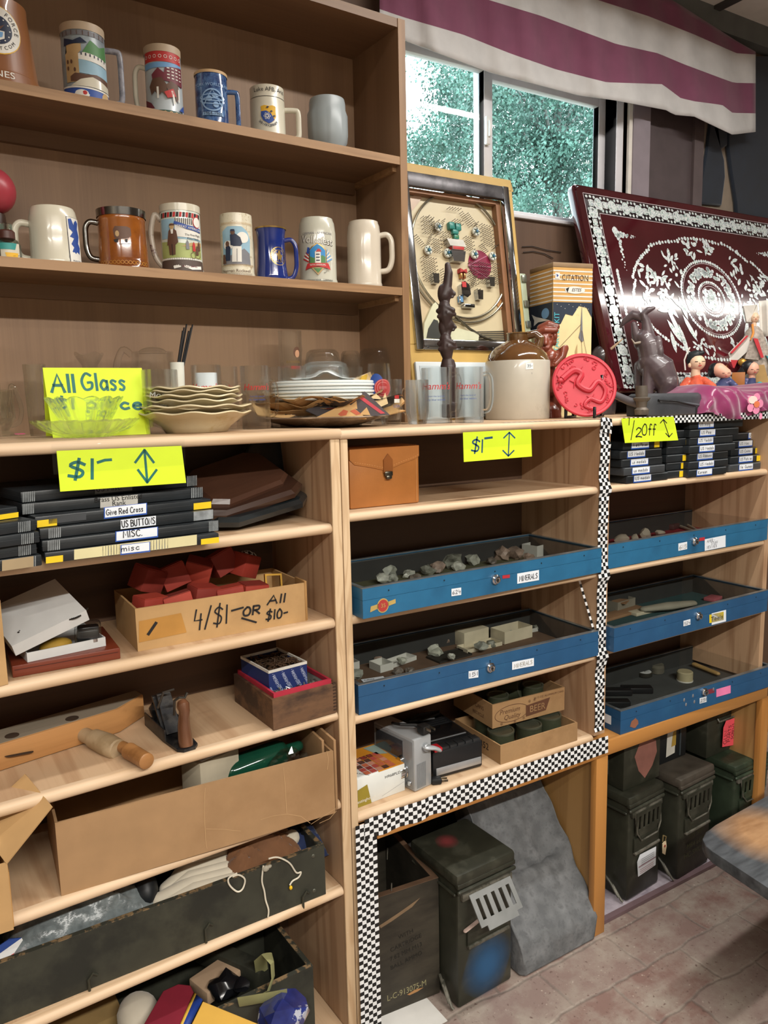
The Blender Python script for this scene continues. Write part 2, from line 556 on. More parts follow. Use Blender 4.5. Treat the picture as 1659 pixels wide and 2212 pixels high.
def thing(name,label,cat,loc=(0,0,0),rz=0.0,group=None):
 o=bpy.data.objects.new(name,None)
 o.empty_display_size=0.05
 COL.objects.link(o)
 o.location=loc;o.rotation_euler=(0,0,rz)
 return tag(o,label,cat,group)
def struct(mb,name,mats,**kw):
 o=mb.build(name,mats,**kw);o['kind']='structure';return o
def dup(root,loc,rz,label=None):
 r=root.copy();COL.objects.link(r);r.location=loc;r.rotation_euler=(0,0,rz)
 if label:r['label']=label
 for ch in root.children:
  c=ch.copy();COL.objects.link(c);c.parent=r
  for g in ch.children:
   d=g.copy();COL.objects.link(d);d.parent=c
 return r
def one(mb,name,mats,label,cat,loc=(0,0,0),rz=0.0,group=None,**kw):
 """a thing of one mesh"""
 o=mb.build(name,mats,loc=loc,rot=(0,0,rz),**kw)
 return tag(o,label,cat,group)
def XZ(x=0,y=0,z=0,rz=0):
 """plane standing upright, looking along -Y, for lay()"""
 return Matrix.Translation((x,y,z))@Matrix.Rotation(rz,4,'Z')@Matrix.Rotation(pi/2,4,'X')

 # ================================================================ the room
def brick_mat():
 m,nt,b=_new('brick_floor')
 co=_coord(nt,(1,1,1),(0,0,0))
 n0=_n(nt,'ShaderNodeTexNoise',Scale=7.0,Detail=3.0);nt.links.new(co,n0.inputs['Vector'])
 ad=_n(nt,'ShaderNodeVectorMath',operation='SCALE');ad.inputs['Scale'].default_value=0.045
 nt.links.new(n0.outputs['Color'],ad.inputs[0])
 a2=_n(nt,'ShaderNodeVectorMath',operation='ADD');nt.links.new(co,a2.inputs[0]);nt.links.new(ad.outputs[0],a2.inputs[1])
 br=_n(nt,'ShaderNodeTexBrick');nt.links.new(a2.outputs[0],br.inputs['Vector'])
 br.inputs['Color1'].default_value=lin('#7c5f57');br.inputs['Color2'].default_value=lin('#86746d')
 br.inputs['Mortar'].default_value=lin('#73665f')
 br.inputs['Scale'].default_value=1.0;br.inputs['Mortar Size'].default_value=0.007;br.inputs['Mortar Smooth'].default_value=1.0
 br.inputs['Brick Width'].default_value=0.27;br.inputs['Row Height'].default_value=0.145;br.inputs['Bias'].default_value=0.0
 n1=_n(nt,'ShaderNodeTexNoise',Scale=9.0,Detail=7.0,Roughness=0.65);nt.links.new(co,n1.inputs['Vector'])
 c1=_mix(nt,_ramp(nt,n1.outputs[0],0.42,0.66),br.outputs[0],lin('#9a8f84'))
 n2=_n(nt,'ShaderNodeTexNoise',Scale=90.0,Detail=4.0);nt.links.new(co,n2.inputs['Vector'])
 c2=_mix(nt,_ramp(nt,n2.outputs[0],0.66,0.8),c1,lin('#bdb1a4'))
 c3=_mix(nt,_ramp(nt,n2.outputs[0],0.38,0.28),c2,lin('#66504a'))
 nt.links.new(c3,b.inputs['Base Color'])
 b.inputs['Roughness'].default_value=0.62
 hs=_n(nt,'ShaderNodeMath',operation='MULTIPLY_ADD');nt.links.new(br.outputs['Fac'],hs.inputs[0]);hs.inputs[1].default_value=-0.8
 nt.links.new(n1.outputs[0],hs.inputs[2])
 _bump(nt,b,hs.outputs[0],0.4,0.005)
 return m
WX0,WX1,WY0,WY1,ZT=-2.3,6.6,-3.0,1.98,2.97
struct(MB().box(WX0-.1,WY0-.1,-0.1,WX1+.1,WY1+.1,0),'floor',brick_mat())
panel=wood('wall_panelling','#5d4636','#4a3527',axis=2,freq=4,sc=4,rough=0.55)
ceil_m=mat('ceiling_board','#cfcdc6',0.9,var=0.03)
struct(MB().box(WX0-.1,WY0-.1,ZT,WX1+.1,WY1+.1,ZT+.1),'ceiling',ceil_m)
mb=MB()
for x in(2.62,3.3):mb.box(x,WY0,ZT-0.012,x+0.035,WY1,ZT)
struct(mb,'trim_1',mat('ceiling_strip','#3c3a38',0.6))
struct(MB().box(WX0,WY1-0.05,ZT-0.075,WX1,WY1,ZT),'trim_2',mat('beam_grey','#5f625f',0.6))
pl=mat('wall_paint','#938b7e',0.85,var=0.04)
struct(MB().box(WX0-.1,WY0,0,WX0,WY1,ZT),'wall_left',pl)
struct(MB().box(WX1,WY0,0,WX1+.1,WY1,ZT),'wall_right',pl)
struct(MB().box(WX0,WY0-.1,0,WX1,WY0,ZT),'wall_front',pl)
steel_w=mat('fixture_white','#d8d6cf',0.4,var=0.02)
def fixture(x0,x1,y0,y1,skirt,label):
 t=thing('ceiling_light',label,'lamp',((x0+x1)/2,(y0+y1)/2,0))
 m=MB();m.at((-(x0+x1)/2,-(y0+y1)/2,0))
 m.box(x0,y0,2.94,x1,y1,2.968)
 m.box(x0,y0-.004,2.915-skirt,x1,y0,2.968);m.box(x0,y1,2.915-skirt,x1,y1+.004,2.968)  # unseen side skirts, added and sized to keep lamp light off the upper bookcase
 m.build('cutoff_housing',steel_w,parent=t)
fixture(-0.85,1.95,-1.52,-1.28,0.029,'long white ceiling light over the aisle, out of the photo')
fixture(-1.9,-0.9,-1.02,-0.78,0.029,'short white ceiling light over the aisle on the left, out of the photo')
fixture(0.85,2.65,0.78,1.02,0.012,'white ceiling light above the counter front, out of the photo')
fixture(3.4,6.0,0.60,0.84,0.0,'white ceiling light farther down the room on the right, out of the photo')
HX0,HX1,HZ0,HZ1=0.95,2.205,2.150,2.640
mb=MB()
mb.box(WX0,WY1,0,HX0,WY1+.12,ZT);mb.box(HX1,WY1,0,WX1,WY1+.12,ZT)
mb.box(HX0,WY1,0,HX1,WY1+.12,HZ0);mb.box(HX0,WY1,HZ1,HX1,WY1+.12,ZT)
struct(mb,'wall_back',panel)
wf=mat('window_vinyl','#cfcdd0',0.45,var=0.03)
xm=on(1057,250,1,1.98)[0]
mb=MB()
F=0.035
y0,y1=WY1-0.012,WY1+0.085
mb.box(HX0,y0,HZ0,HX0+F,y1,HZ1,0.003);mb.box(HX1-F,y0,HZ0,HX1,y1,HZ1,0.003)
mb.box(HX0+F,y0,HZ1-F,HX1-F,y1,HZ1,0.003);mb.box(HX0+F,y0,HZ0,HX1-F,y1,HZ0+0.012,0.003)
win=struct(mb,'window_1',wf)
def sash(x0,x1,y,wd,nm):
 m=MB()
 z0,z1=HZ0+0.012,HZ1-F
 m.box(x0,y,z0,x0+wd,y+0.028,z1,0.003);m.box(x1-wd,y,z0,x1,y+0.028,z1,0.003)
 m.box(x0+wd,y,z1-wd,x1-wd,y+0.028,z1,0.003);m.box(x0+wd,y,z0,x1-wd,y+0.028,z0+wd*0.7,0.003)
 o=m.build('sash',wf,parent=win)
 p=MB();p.poly([(x0+wd,y+.013,z0+wd*.7),(x1-wd,y+.013,z0+wd*.7),(x1-wd,y+.013,z1-wd),(x0+wd,y+.013,z1-wd)])
 p.build('pane',pane('window_glass','#f2faf8',.4),parent=o)
 return o
s1=sash(HX0+F,xm+0.012,y0+0.010,0.034,'l')
sash(xm-0.012,HX1-F,y0+0.050,0.034,'r')
lt=MB().box(-0.009,-0.014,-0.042,0.009,0,0.042,0.005).box(-0.004,-0.022,-0.02,0.005,-0.012,0.028,0.003)
q=on(1057,282,1,y0)
lt.build('latch',mat('latch_white','#d9d8d6',0.4),parent=win,loc=(q[0]-0.004,y0+0.010,q[2]))
bm_=mat('board_grey','#847a80',0.6,var=0.05);bd=mat('board_dark','#3a3233',0.6)
def wallx(px_):return on(px_,330,1,1.97)[0]
struct(MB().box(HX1+0.02,1.965,1.9,wallx(1351),1.98,ZT-0.08),'trim_3',bd)
struct(MB().box(wallx(1351),1.955,1.9,wallx(1358),1.98,ZT-0.08),'trim_4',mat('board_edge','#d8d2c8',0.6))
struct(MB().box(wallx(1358),1.950,1.9,wallx(1394),1.98,ZT-0.08),'trim_5',bm_)
struct(MB().box(wallx(1394),1.962,1.9,wallx(1490),1.98,ZT-0.08),'trim_6',mat('panel_dark','#4b4041',0.6))
struct(MB().box(wallx(1490),1.950,1.9,wallx(1510),1.98,ZT-0.08),'trim_7',mat('panel_dark2','#564a4a',0.6))
bark=mat('bark','#6a6a66',0.9,bump=0.5,bs=40)
leafm=mat('leaf_green','#56786c',0.6,var=0.4,vs=3)
def tree(name,label,yy,blobs,foot,tr,seed,ls,rb,per):
 """trunk and limbs reaching to clumps of leaves; blobs are the clump centres seen through the window"""
 rn=random.Random(seed)
 c=on(foot,700,1,yy);t=thing(name,label,'tree',(c.x,yy,0),0)
 o=V((c.x,yy,0));m=MB()
 m.tube([(0,0,0),(.06,0,1.4),(-.03,.1,2.6),(.05,0,3.9),(.0,0,5.4)],[tr,tr*.85,tr*.75,tr*.5,tr*.15],10)
 cen=[]
 for i,(x,y)in enumerate(blobs):
  p=on(x+rn.uniform(-10,10),y+rn.uniform(-10,10),1,yy+rn.uniform(-.8,.8))-o;cen.append(p)
  if i%3==0:
   z0=min(4.8,max(1.4,p.z-rn.uniform(.3,.9)));st=V((0,.02,z0));m.tube([st,st.lerp(p,.5)+V((0,0,.12)),p],[tr*.32,tr*.2,.008],6)
 m.build('trunk',bark,parent=t)
 m=MB()
 for p in cen:
  r_=rb*rn.uniform(.7,1.25)
  for i in range(per):
   q=p+V((rn.gauss(0,r_),rn.gauss(0,r_),rn.gauss(0,r_*.8)))
   d=V((rn.gauss(0,1),rn.gauss(0,1),rn.gauss(0,1))).normalized();e=d.orthogonal().normalized();g=d.cross(e);s_=ls*rn.uniform(.6,1.4)
   m.poly([q-e*s_,q+g*s_*.5,q+e*s_,q-g*s_*.5])
 m.build('foliage',leafm,parent=t,flat=True)
 return t
tree('leafy_tree','leafy tree filling the right pane of the window',7.6,[(x,y)for x in range(1050,1330,34)for y in range(150,500,40)if not(y>440 and x>1170)],1200,.10,3,.024,.16,620)
tree('leafy_tree','leafy tree farther off in the left pane of the window',10.5,[(x,y)for x in range(860,1050,32)for y in range(120,380,38)if y>300 or x>930+(y<200)*20],990,.10,5,.030,.20,480)
struct(MB().box(-6,2.2,-0.2,18,22,0),'ground',mat('outside_ground','#7d7c6c',0.9))

# ================================================================ bookcases
ply=wood('plywood_face','#c2a483','#9f7a58',axis=1,freq=6,sc=6,rough=0.62)
plyv=wood('plywood_side','#b39272','#8a6547',axis=2,freq=7,sc=6,rough=0.62)
lip=wood('plywood_lip','#d0b596','#b3926d',axis=0,freq=5,sc=9,rough=0.6,paint='#efe8da')
post_m=wood('plywood_edge','#cbb08d','#ae8c67',axis=2,freq=8,sc=20,rough=0.6,paint='#e9dfcd')
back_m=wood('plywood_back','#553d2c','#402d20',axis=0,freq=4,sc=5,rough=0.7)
oak=wood('orange_oak','#b27c40','#96622d',axis=0,freq=3,sc=6,rough=0.45,fib=0.2)
oakv=wood('orange_oak_post','#b27c40','#96622d',axis=2,freq=3,sc=6,rough=0.45,fib=0.2)
chk=[mat('tape_black','#17191a',0.35,var=0.05),mat('tape_white','#dfe2e4',0.35,var=0.04)]
def tape(parent,n_len,n_w,fn,name='checkered_tape'):
 """strip of black and white squares; fn(i, j) gives the point of grid corner"""
 m=MB(chk)
 P=[[m.v(fn(i/n_len,j/n_w))for j in range(n_w+1)]for i in range(n_len+1)]
 for i in range(n_len):
  for j in range(n_w):
   m.m=(i+j)%2
   m.f([P[i][j],P[i+1][j],P[i+1][j+1],P[i][j+1]])
 return m.build(name,None,parent=parent,flat=True)
def board(parent,name,x0,x1,y0,y1,z0,z1,face,lipm,bull=True):
 """shelf board with a rounded wooden lip on its front edge"""
 o=MB().box(x0,y0+0.018,z0,x1,y1,z1).build(name,face,parent=parent)
 m=MB()
 h=z1-z0;k=8;pr=[]
 for i in range(k+1):
  a=-pi/2+pi*i/k
  pr.append((y0+0.010-0.010*cos(a),z0+h/2+(h/2)*sin(a)))
 pr+=[(y0+0.018,z1),(y0+0.018,z0)]
 m.loft([[(x0,y,z)for y,z in pr],[(x1,y,z)for y,z in pr]])
 m.build('lip',lipm,parent=o)
 return o
DEP=0.31
LA=thing('bookcase','plywood bookcase with the cardboard boxes and tools, nearest on the left','shelf',S0,AY)
ZA=[1.290,1.078,0.863,0.650,0.4346]
TA=1.516
UL=-1.30
MB().box(-0.030,0.006,0,-0.008,DEP,TA-0.022).build('side_panel',plyv,parent=LA)
MB().box(-0.031,0.0,0,-0.008,0.0065,TA-0.022,0.002).build('front_edge',post_m,parent=LA)
MB().box(UL,0.0,0,UL+0.022,DEP,TA-0.022).build('side_panel',plyv,parent=LA)
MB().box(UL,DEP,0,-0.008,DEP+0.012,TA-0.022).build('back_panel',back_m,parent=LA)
board(LA,'top_board',UL-0.005,-0.006,-0.006,0.515,TA-0.022,TA,ply,lip)
for z in ZA:board(LA,'shelf',UL+0.022,-0.031,0.004,DEP,z,z+0.022,ply,lip)
LB=thing('bookcase','plywood bookcase in the middle holding the two mineral trays','shelf',(0,0,0))
YB=1.45
XB0,XB1=0.791,1.560
ZB=[1.310,1.077,0.8406]
TB=1.5128
DK=0.620
MB().box(0.774,YB+0.006,0,XB0,YB+DEP,TB-0.02).build('side_panel',plyv,parent=LB)
MB().box(0.774,YB,0,XB0+0.001,YB+0.0065,TB-0.02,0.002).build('front_edge',post_m,parent=LB)
MB().box(XB1,YB+0.002,DK,XB1+0.021,YB+DEP,TB-0.02).build('side_panel',plyv,parent=LB)
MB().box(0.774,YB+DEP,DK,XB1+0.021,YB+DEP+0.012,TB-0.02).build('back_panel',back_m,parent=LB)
board(LB,'top_board',0.772,XB1+0.020,YB-0.006,1.965,TB-0.02,TB,ply,lip)
for z in ZB:board(LB,'shelf',XB0+0.001,XB1,YB+0.004,YB+DEP,z,z+0.02,ply,lip)
board(LB,'shelf',XB0+0.001,XB1,YB+0.004,YB+DEP,DK-0.02,DK,ply,lip)
LCx=thing('bookcase','plywood bookcase on the right holding the stacked black medal cases','shelf',(0,0,0))
XC0,XC1=1.602,2.330
ZCs=[on(1320,1066,1,YB)[2],on(1310,1246,1,YB)[2],on(1310,1418.6,1,YB)[2]]
MB().box(XC0-0.021,YB+0.002,DK,XC0,YB+DEP,TB-0.02).build('side_panel',plyv,parent=LCx)
MB().box(XC1,YB+0.002,DK,XC1+0.022,YB+DEP,TB-0.02).build('side_panel',plyv,parent=LCx)
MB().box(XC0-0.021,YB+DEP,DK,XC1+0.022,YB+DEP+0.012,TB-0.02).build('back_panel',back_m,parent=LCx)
board(LCx,'top_board',XC0-0.021,XC1+0.024,YB-0.006,1.965,TB-0.02,TB,ply,lip)
for z in ZCs:board(LCx,'shelf',XC0,XC1,YB+0.004,YB+DEP,z,z+0.02,ply,lip)
jx=XB1+0.0005
rn=random.Random(4)
wob=[rn.uniform(-0.0022,0.0022)for _ in range(200)]
def jt(s,t):
 z=TB-0.028-s*(TB-0.028-DK-0.015)
 bulge=0.0
 for zz in ZB:
  bulge=max(bulge,math.exp(-((z-zz-0.01)/0.016)**2))
 k=int(s*90)
 y=YB-0.0035-0.004*bulge+wob[k+5]
 x=jx-0.004+t*0.036+0.010*bulge*t+wob[k]*.6
 if 0.03<s<0.07:x+=0.006*sin((s-.03)/.04*pi)
 return(x,y,z)
tape(LCx,84,4,jt)
def jtop(s,t):
 return(jx-0.010+t*0.045+s*0.004,YB-0.0075-0.002*sin(s*5)+wob[int(s*9+t*30)],TB+0.0015-s*0.040+0.003*sin(t*4))
tape(LCx,4,5,jtop)
tape(LCx,76,3,lambda s,t:(XC0+0.035+s*(XC1-XC0-0.01),YB-0.0075+wob[int(s*90)]*.5,TB+0.001-t*0.021))
tape(LB,40,1,lambda s,t:(XB1-0.33+s*0.34,YB+0.004+t*0.012-s*.006,TB+0.0008))
tape(LB,16,1,lambda s,t:(XB1-0.020+t*0.008+s*0.014+0.0,YB+0.055-s*0.052,ZB[1]-0.003-s*0.155))
CB=thing('base_cabinet','low orange oak base cabinet with open bays under the tape-edged shelves','cabinet',(0,0,0))
RZ0,RZ1=0.555,DK-0.021
MB().box(0.7925,YB+0.003,RZ1-0.02,2.40,YB+0.42,RZ1).build('cabinet_top',oak,parent=CB)
MB().box(0.7745+0.061,YB-0.010,RZ0,2.372,YB+0.0025,RZ1+0.0,0.002).build('top_rail',oak,parent=CB)
MB().box(1.560,YB-0.010,0,1.606,YB+0.012,RZ0+0.0,0.002).build('post',oakv,parent=CB)
MB().box(2.345,YB-0.010,0,2.385,YB+0.012,RZ0+0.0,0.002).build('post',oakv,parent=CB)
MB().box(0.792,YB-0.010,0,0.835,YB+0.012,RZ1+0.0,0.002).build('post',oakv,parent=CB)
side=wood('oak_side','#a98350','#8a6537',axis=2,freq=5,sc=5,rough=0.5,fib=0.25)
MB().box(1.575,YB+0.012,0,1.598,YB+0.42,RZ1-0.02).build('side_panel',side,parent=CB)
MB().box(2.352,YB+0.012,0,2.375,YB+0.42,RZ1-0.02).build('side_panel',side,parent=CB)
MB().box(0.792,YB+0.012,0,0.80,YB+0.42,RZ1-0.02).build('side_panel',side,parent=CB)
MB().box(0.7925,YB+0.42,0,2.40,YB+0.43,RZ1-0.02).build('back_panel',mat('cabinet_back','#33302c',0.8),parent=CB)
MB().box(1.606,YB+0.03,0.001,2.352,YB+0.42,0.010).build('bottom_board',mat('bay_floor','#b1a7b0',0.7,c2='#8f8590'),parent=CB)
MB().box(1.606,YB+0.012,0.001,2.352,YB+0.03,0.012).build('toe_strip',mat('toe_purple','#6f5a5e',0.6),parent=CB)
zt=lambda px_,py_:on(px_,py_,1,YB)
tape(CB,66,5,lambda s,t:(0.800+s*(jx+0.040-0.800),YB-0.0135+0.006*max(0,.25-t)+(wob[int(s*66)]*1.2 if s<.35 else wob[int(s*66)]*.4),DK-0.003-t*0.050+(0.002*sin(s*60)*t if s<.3 else 0)))
tape(CB,60,5,lambda s,t:(0.776+t*0.056,YB-0.0135,RZ1+0.010-s*(RZ1+0.008)))
UB=thing('bookcase','dark walnut veneer bookcase of steins standing on the counter','shelf',S0,AY)
wal=wood('walnut_side','#8a6b4f','#74573e',axis=2,freq=3,sc=4,rough=0.5,fib=0.3)
walb=wood('walnut_back','#98795c','#80634b',axis=2,freq=3,sc=5,rough=0.55,fib=0.45)
wals=wood('walnut_shelf','#76593f','#5f4530',axis=0,freq=3,sc=5,rough=0.5)
wale=wood('walnut_edge','#9a7752','#7d5c3c',axis=0,freq=3,sc=30,rough=0.5,fib=0.5)
walev=wood('walnut_edge_upright','#8c6a48','#745436',axis=2,freq=3,sc=30,rough=0.5,fib=0.3)
VU,VBk,UR=0.22,0.43,0.322
def zU(px_,py_):return onv(px_,py_,VU)[2]
ZU=[(zU(865,357)+zU(0,191.7))/2,(zU(870,639.6)+zU(0,572.6))/2]
ZUT=zU(873,43)
MB().box(UR,VU+0.003,TA+0.0005,UR+0.021,VBk,ZUT).build('side_panel',wal,parent=UB)
MB().box(UR,VU,TA+0.0005,UR+0.021,VU+0.003,ZUT).build('front_edge',walev,parent=UB)
MB().box(UL,VU,TA+0.0005,UL+0.021,VBk,ZUT).build('side_panel',wal,parent=UB)
MB().box(UL,VBk,TA+0.0005,UR+0.021,VBk+0.008,ZUT).build('back_panel',walb,parent=UB)
MB().box(UL+0.021,VU+0.002,ZUT-0.02,UR,VBk,ZUT).build('top_board',wals,parent=UB)
for z in ZU:
 o=MB().box(UL+0.021,VU+0.004,z,UR,VBk,z+0.019).build('shelf',wals,parent=UB)
 MB().box(UL+0.021,VU+0.001,z,UR,VU+0.004,z+0.019).build('shelf_edge',wale,parent=o)
 MB().box(UR-0.012,VU+0.018,z-0.013,UR,VBk,z).build('cleat',wale,parent=UB)
 MB().box(UL+0.021,VBk-0.014,z-0.03,UR-0.012,VBk,z).build('cleat',wals,parent=UB)

 # ================================================================ steins and mugs of the upper bookcase
cream=mat('stoneware_cream','#cdc7b4',0.22,var=0.03,coat=0.3)
greyc=mat('stoneware_grey','#b9b7a8',0.2,var=0.03,coat=0.4)
bisque=mat('bisque_rim','#b9a58c',0.5,var=0.06)
ink=mat('ink_black','#1d1c1c',0.5);inkb=mat('ink_blue','#2a4a94',0.5);inkr=mat('ink_red','#b5302f',0.5)
inkw=mat('ink_white','#dedbd2',0.5);inky=mat('ink_yellow','#dcab2c',0.5);inkg=mat('ink_green','#4c7f49',0.5)
inks=mat('ink_sky','#8fb2c4',0.5,var=.12);inkn=mat('ink_brown','#5d3f2e',0.5);gold=mat('gilding','#a98b52',0.3,metal=0.8)
inkt=mat('ink_tan','#b99a6c',0.5,var=.12);inkgr=mat('ink_grey','#77777c',0.5,var=.12);inkm=mat('ink_maroon','#6d2733',0.5)
inklb=mat('ink_lightblue','#6f9cc8',0.5);inkdn=mat('ink_navy','#1d2740',0.5)
def body(prof,R,h,seg=48,thick=0.09):
 """outside, rim and hollow inside of a mug from a profile in shares of radius and height"""
 out=[(a*R,b*h)for a,b in prof]
 t=R*thick
 ins=[(out[-1][0]-t*.3,h*1.004),(out[-1][0]-t,h*0.995)]
 ins+=[(a*R-t,b*h)for a,b in reversed(prof[1:-1])if b>0.12]
 ins+=[(prof[1][0]*R*.86,h*0.08),(0,h*0.07)]
 return[(0,0)]+out+ins
def handle(m,R,z1,z2,out,r,ang=0.0,flat=0.7,shape='d',top=None):
 """loop handle towards local +X turned by ang"""
 P=[]
 top=out if top is None else top
 x0=R*0.93
 if shape=='d':ctl=[(x0,z1),(R+top*.55,z1+.002),(R+top*.93,z1-(z1-z2)*.12),(R+out,z1-(z1-z2)*.4),(R+out*.96,z1-(z1-z2)*.72),(R+out*.62,z2+.004),(x0,z2)]
 elif shape=='sq':ctl=[(x0,z1),(R+out*.72,z1),(R+out*.97,z1-(z1-z2)*.07),(R+out,z1-(z1-z2)*.5),(R+out*.97,z2+(z1-z2)*.12),(R+out*.7,z2+.002),(x0,z2)]
 else:ctl=[(x0,z1),(R+out*.5,z1+.012),(R+out,z1-(z1-z2)*.2),(R+out*.95,z1-(z1-z2)*.5),(R+out*.6,z1-(z1-z2)*.8),(x0,z2)]
 P=_cat(ctl,6)
 pts=[(x*cos(ang),x*sin(ang),z)for x,z in P]
 m.tube(pts,r,12,flat=flat,up=(-sin(ang),cos(ang),0.001))
 return m
def mug(label,px,z,v,prof,mt,hd=None,hm=None,name='beer_mug',rim=None,turn=0.0,seg=48,cat='mug',fn=None):
 c,R,h=cylv(px[0],px[1],px[2],z,v)
 t=thing(name,label,cat,c,facing(c)+turn)
 m=MB();m.lathe(body(prof,R,h,seg),seg,fn=fn)
 m.build('body',mt,parent=t)
 if hd:
  m=MB();handle(m,R*prof[len(prof)//2][0],h*hd[0],h*hd[1],R*hd[2],R*hd[3],*hd[4:])
  m.build('handle',hm or mt,parent=t)
 if rim:
  m=MB();m.lathe([(R*rim[0]+.0008,h*rim[2]),(R*rim[1]+.001,h*1.001),(R*rim[1]-.004,h*1.006),(R*rim[1]-.008,h*.99)],seg)
  m.build('rim',rim[3],parent=t)
 def rf(zz):
  zz=min(max(zz/h,0),1)
  for(a,b),(c_,d)in zip(prof,prof[1:]):
   if b<=zz<=d and d>b:return R*(a+(c_-a)*(zz-b)/(d-b))
  return R*prof[-1][0]
 return t,R,h,rf
STR=[(.97,0),(1,.02),(1,.06),(.955,.10),(.95,.5),(.93,.96),(.92,1)]
Z1,Z2=ZU[0]+0.0192,ZU[1]+0.0192
def deco(t,rf,z0,fn,th0=0.0,name='printed_emblem',lift=0.0006):
 m=MB();fn(m);m.wrap(rf,z0,th0,0.004,lift);return m.build(name,None,parent=t,smooth=60)
t,R,h,rf=mug('brown wooden tankard with an air force emblem, far left of the top shelf',(-92,76,-22),Z1,VU+.09,[(1.02,0),(1.05,.02),(1.0,.14),(.97,.15),(.96,.17),(.80,.9),(.80,1)],wood('tankard_wood','#8f5d38','#754627',axis=2,freq=2,sc=8,rough=.35,fib=.2,coat=.3),name='wooden_tankard')
def f(m):
 s=h*.27
 m.mat(inky).disc(0,0,s*1.04);m.mat(inkw).disc(0,0,s,layer=1);m.mat(inkdn).disc(0,0,s*.62,layer=2)
 for k in range(13):m.mat(inkw).disc(s*.52*cos(k*.4833),s*.52*sin(k*.4833),s*.03,layer=3)
 m.mat(inkw).flat([(-s*.3,-s*.05),(s*.3,-s*.05),(s*.28,-s*.35),(0,-s*.5),(-s*.28,-s*.35)],3)
 m.mat(inklb).flat([(-s*.24,-s*.1),(s*.24,-s*.1),(s*.2,-s*.3),(0,-s*.4),(-s*.2,-s*.3)],4)
 m.mat(inkn).flat([(-s*.34,s*.25),(-s*.1,s*.1),(0,s*.3),(s*.1,s*.1),(s*.34,s*.25),(s*.12,-s*.02),(-s*.12,-s*.02)],4)
 m.mat(ink)
 for i,ch in enumerate('AIR FORCE'):
  a=radians(118-i*15);m.text(ch,s*.25,s*.8*cos(a),s*.8*sin(a),2,rot=a-pi/2)
 for i,ch in enumerate('SATCOM'):
  a=radians(-112+i*15);m.text(ch,s*.21,s*.8*cos(a),s*.8*sin(a),2,rot=a+pi/2)
deco(t,rf,h*.60,f,0.08)
deco(t,rf,h*.085,lambda m:m.mat(inkw).text('JONES',h*.11,0,0,sx=1.2),0.02,'printed_name')
t,R,h,rf=mug('grey stein with a painted castle and tower, beside the wooden tankard',(137,231,45),Z1,VU+.075,STR,mat('stein_sky','#8f9aa0',.3,var=.25,vs=30),(.78,.10,.62,.13,0,.8,'sq'),mat('stein_lattice','#8d8c93',.35,c2='#6a6a74',ws=90),name='beer_stein',rim=(.935,.93,.90,bisque))
def f(m):
 m.mat(inkgr).flat([(-.05,h*.83),(.05,h*.83),(.05,h*.89),(-.05,h*.89)])
 for i in range(9):m.mat(inkn).line([(-.045+i*.011,h*.835),(-.045+i*.011,h*.885)],.0012,1)
 m.mat(inkt).flat([(-.04,h*.25),(-.012,h*.25),(-.012,h*.6),(-.006,h*.64),(-.006,h*.72),(-.036,h*.72),(-.036,h*.62),(-.04,h*.6)],1)
 m.mat(inkdn).flat([(-.042,h*.70),(.006,h*.74),(-.006,h*.80),(-.02,h*.76),(-.04,h*.80)],2)
 m.mat(inkw).flat([(-.012,h*.53),(.05,h*.49),(.05,h*.58),(.0,h*.62),(-.012,h*.6)],1)
 for i in range(7):m.mat(inkdn).line([(-.006+i*.008,h*(.585-i*.005)),(-.006+i*.008,h*(.61-i*.005))],.0022,2)
 m.mat(inkg).flat([(-.004,h*.62),(.05,h*.58),(.05,h*.78),(.03,h*.72),(.012,h*.78)],1)
 m.mat(inks).flat([(-.012,h*.36),(.05,h*.33),(.05,h*.48),(-.012,h*.53)],1)
 m.mat(inkn).flat([(-.03,h*.26),(.05,h*.23),(.05,h*.33),(.02,h*.36),(0,h*.34),(-.02,h*.36),(-.03,h*.32)],2)
 m.mat(cream).flat([(-.03,h*.2),(.05,h*.18),(.05,h*.25),(.012,h*.32),(-.01,h*.28)],3)
 m.mat(inkb).flat([(-.05,h*.02),(.05,h*.02),(.05,h*.15),(-.05,h*.19)],3)
 m.mat(inkw).flat([(-.05,h*.185),(.05,h*.145),(.05,h*.165),(-.05,h*.205)],4)
 m.mat(inkt).disc(.038,h*.08,.010,.012,4);m.mat(inkw).disc(-.01,h*.09,.014,.009,4);m.mat(inkr).disc(-.004,h*.11,.004,layer=5)
 for a,b in((-.034,.5),(-.026,.5),(-.034,.42),(-.02,.4)):m.mat(inkn).disc(a,h*b,.0022,.004,2)
deco(t,rf,0,f,.05,'painted_scene')
t,R,h,rf=mug('stein with a painted red wagon team in snow, cream handle on its left',(315,395,93),Z1,VU+.07,STR,mat('stein_winter','#b4bcc0',.25,var=.1,coat=.4),(.74,.10,.52,.13,pi,.8,'d'),cream,name='beer_stein',rim=(.935,.93,.90,bisque))
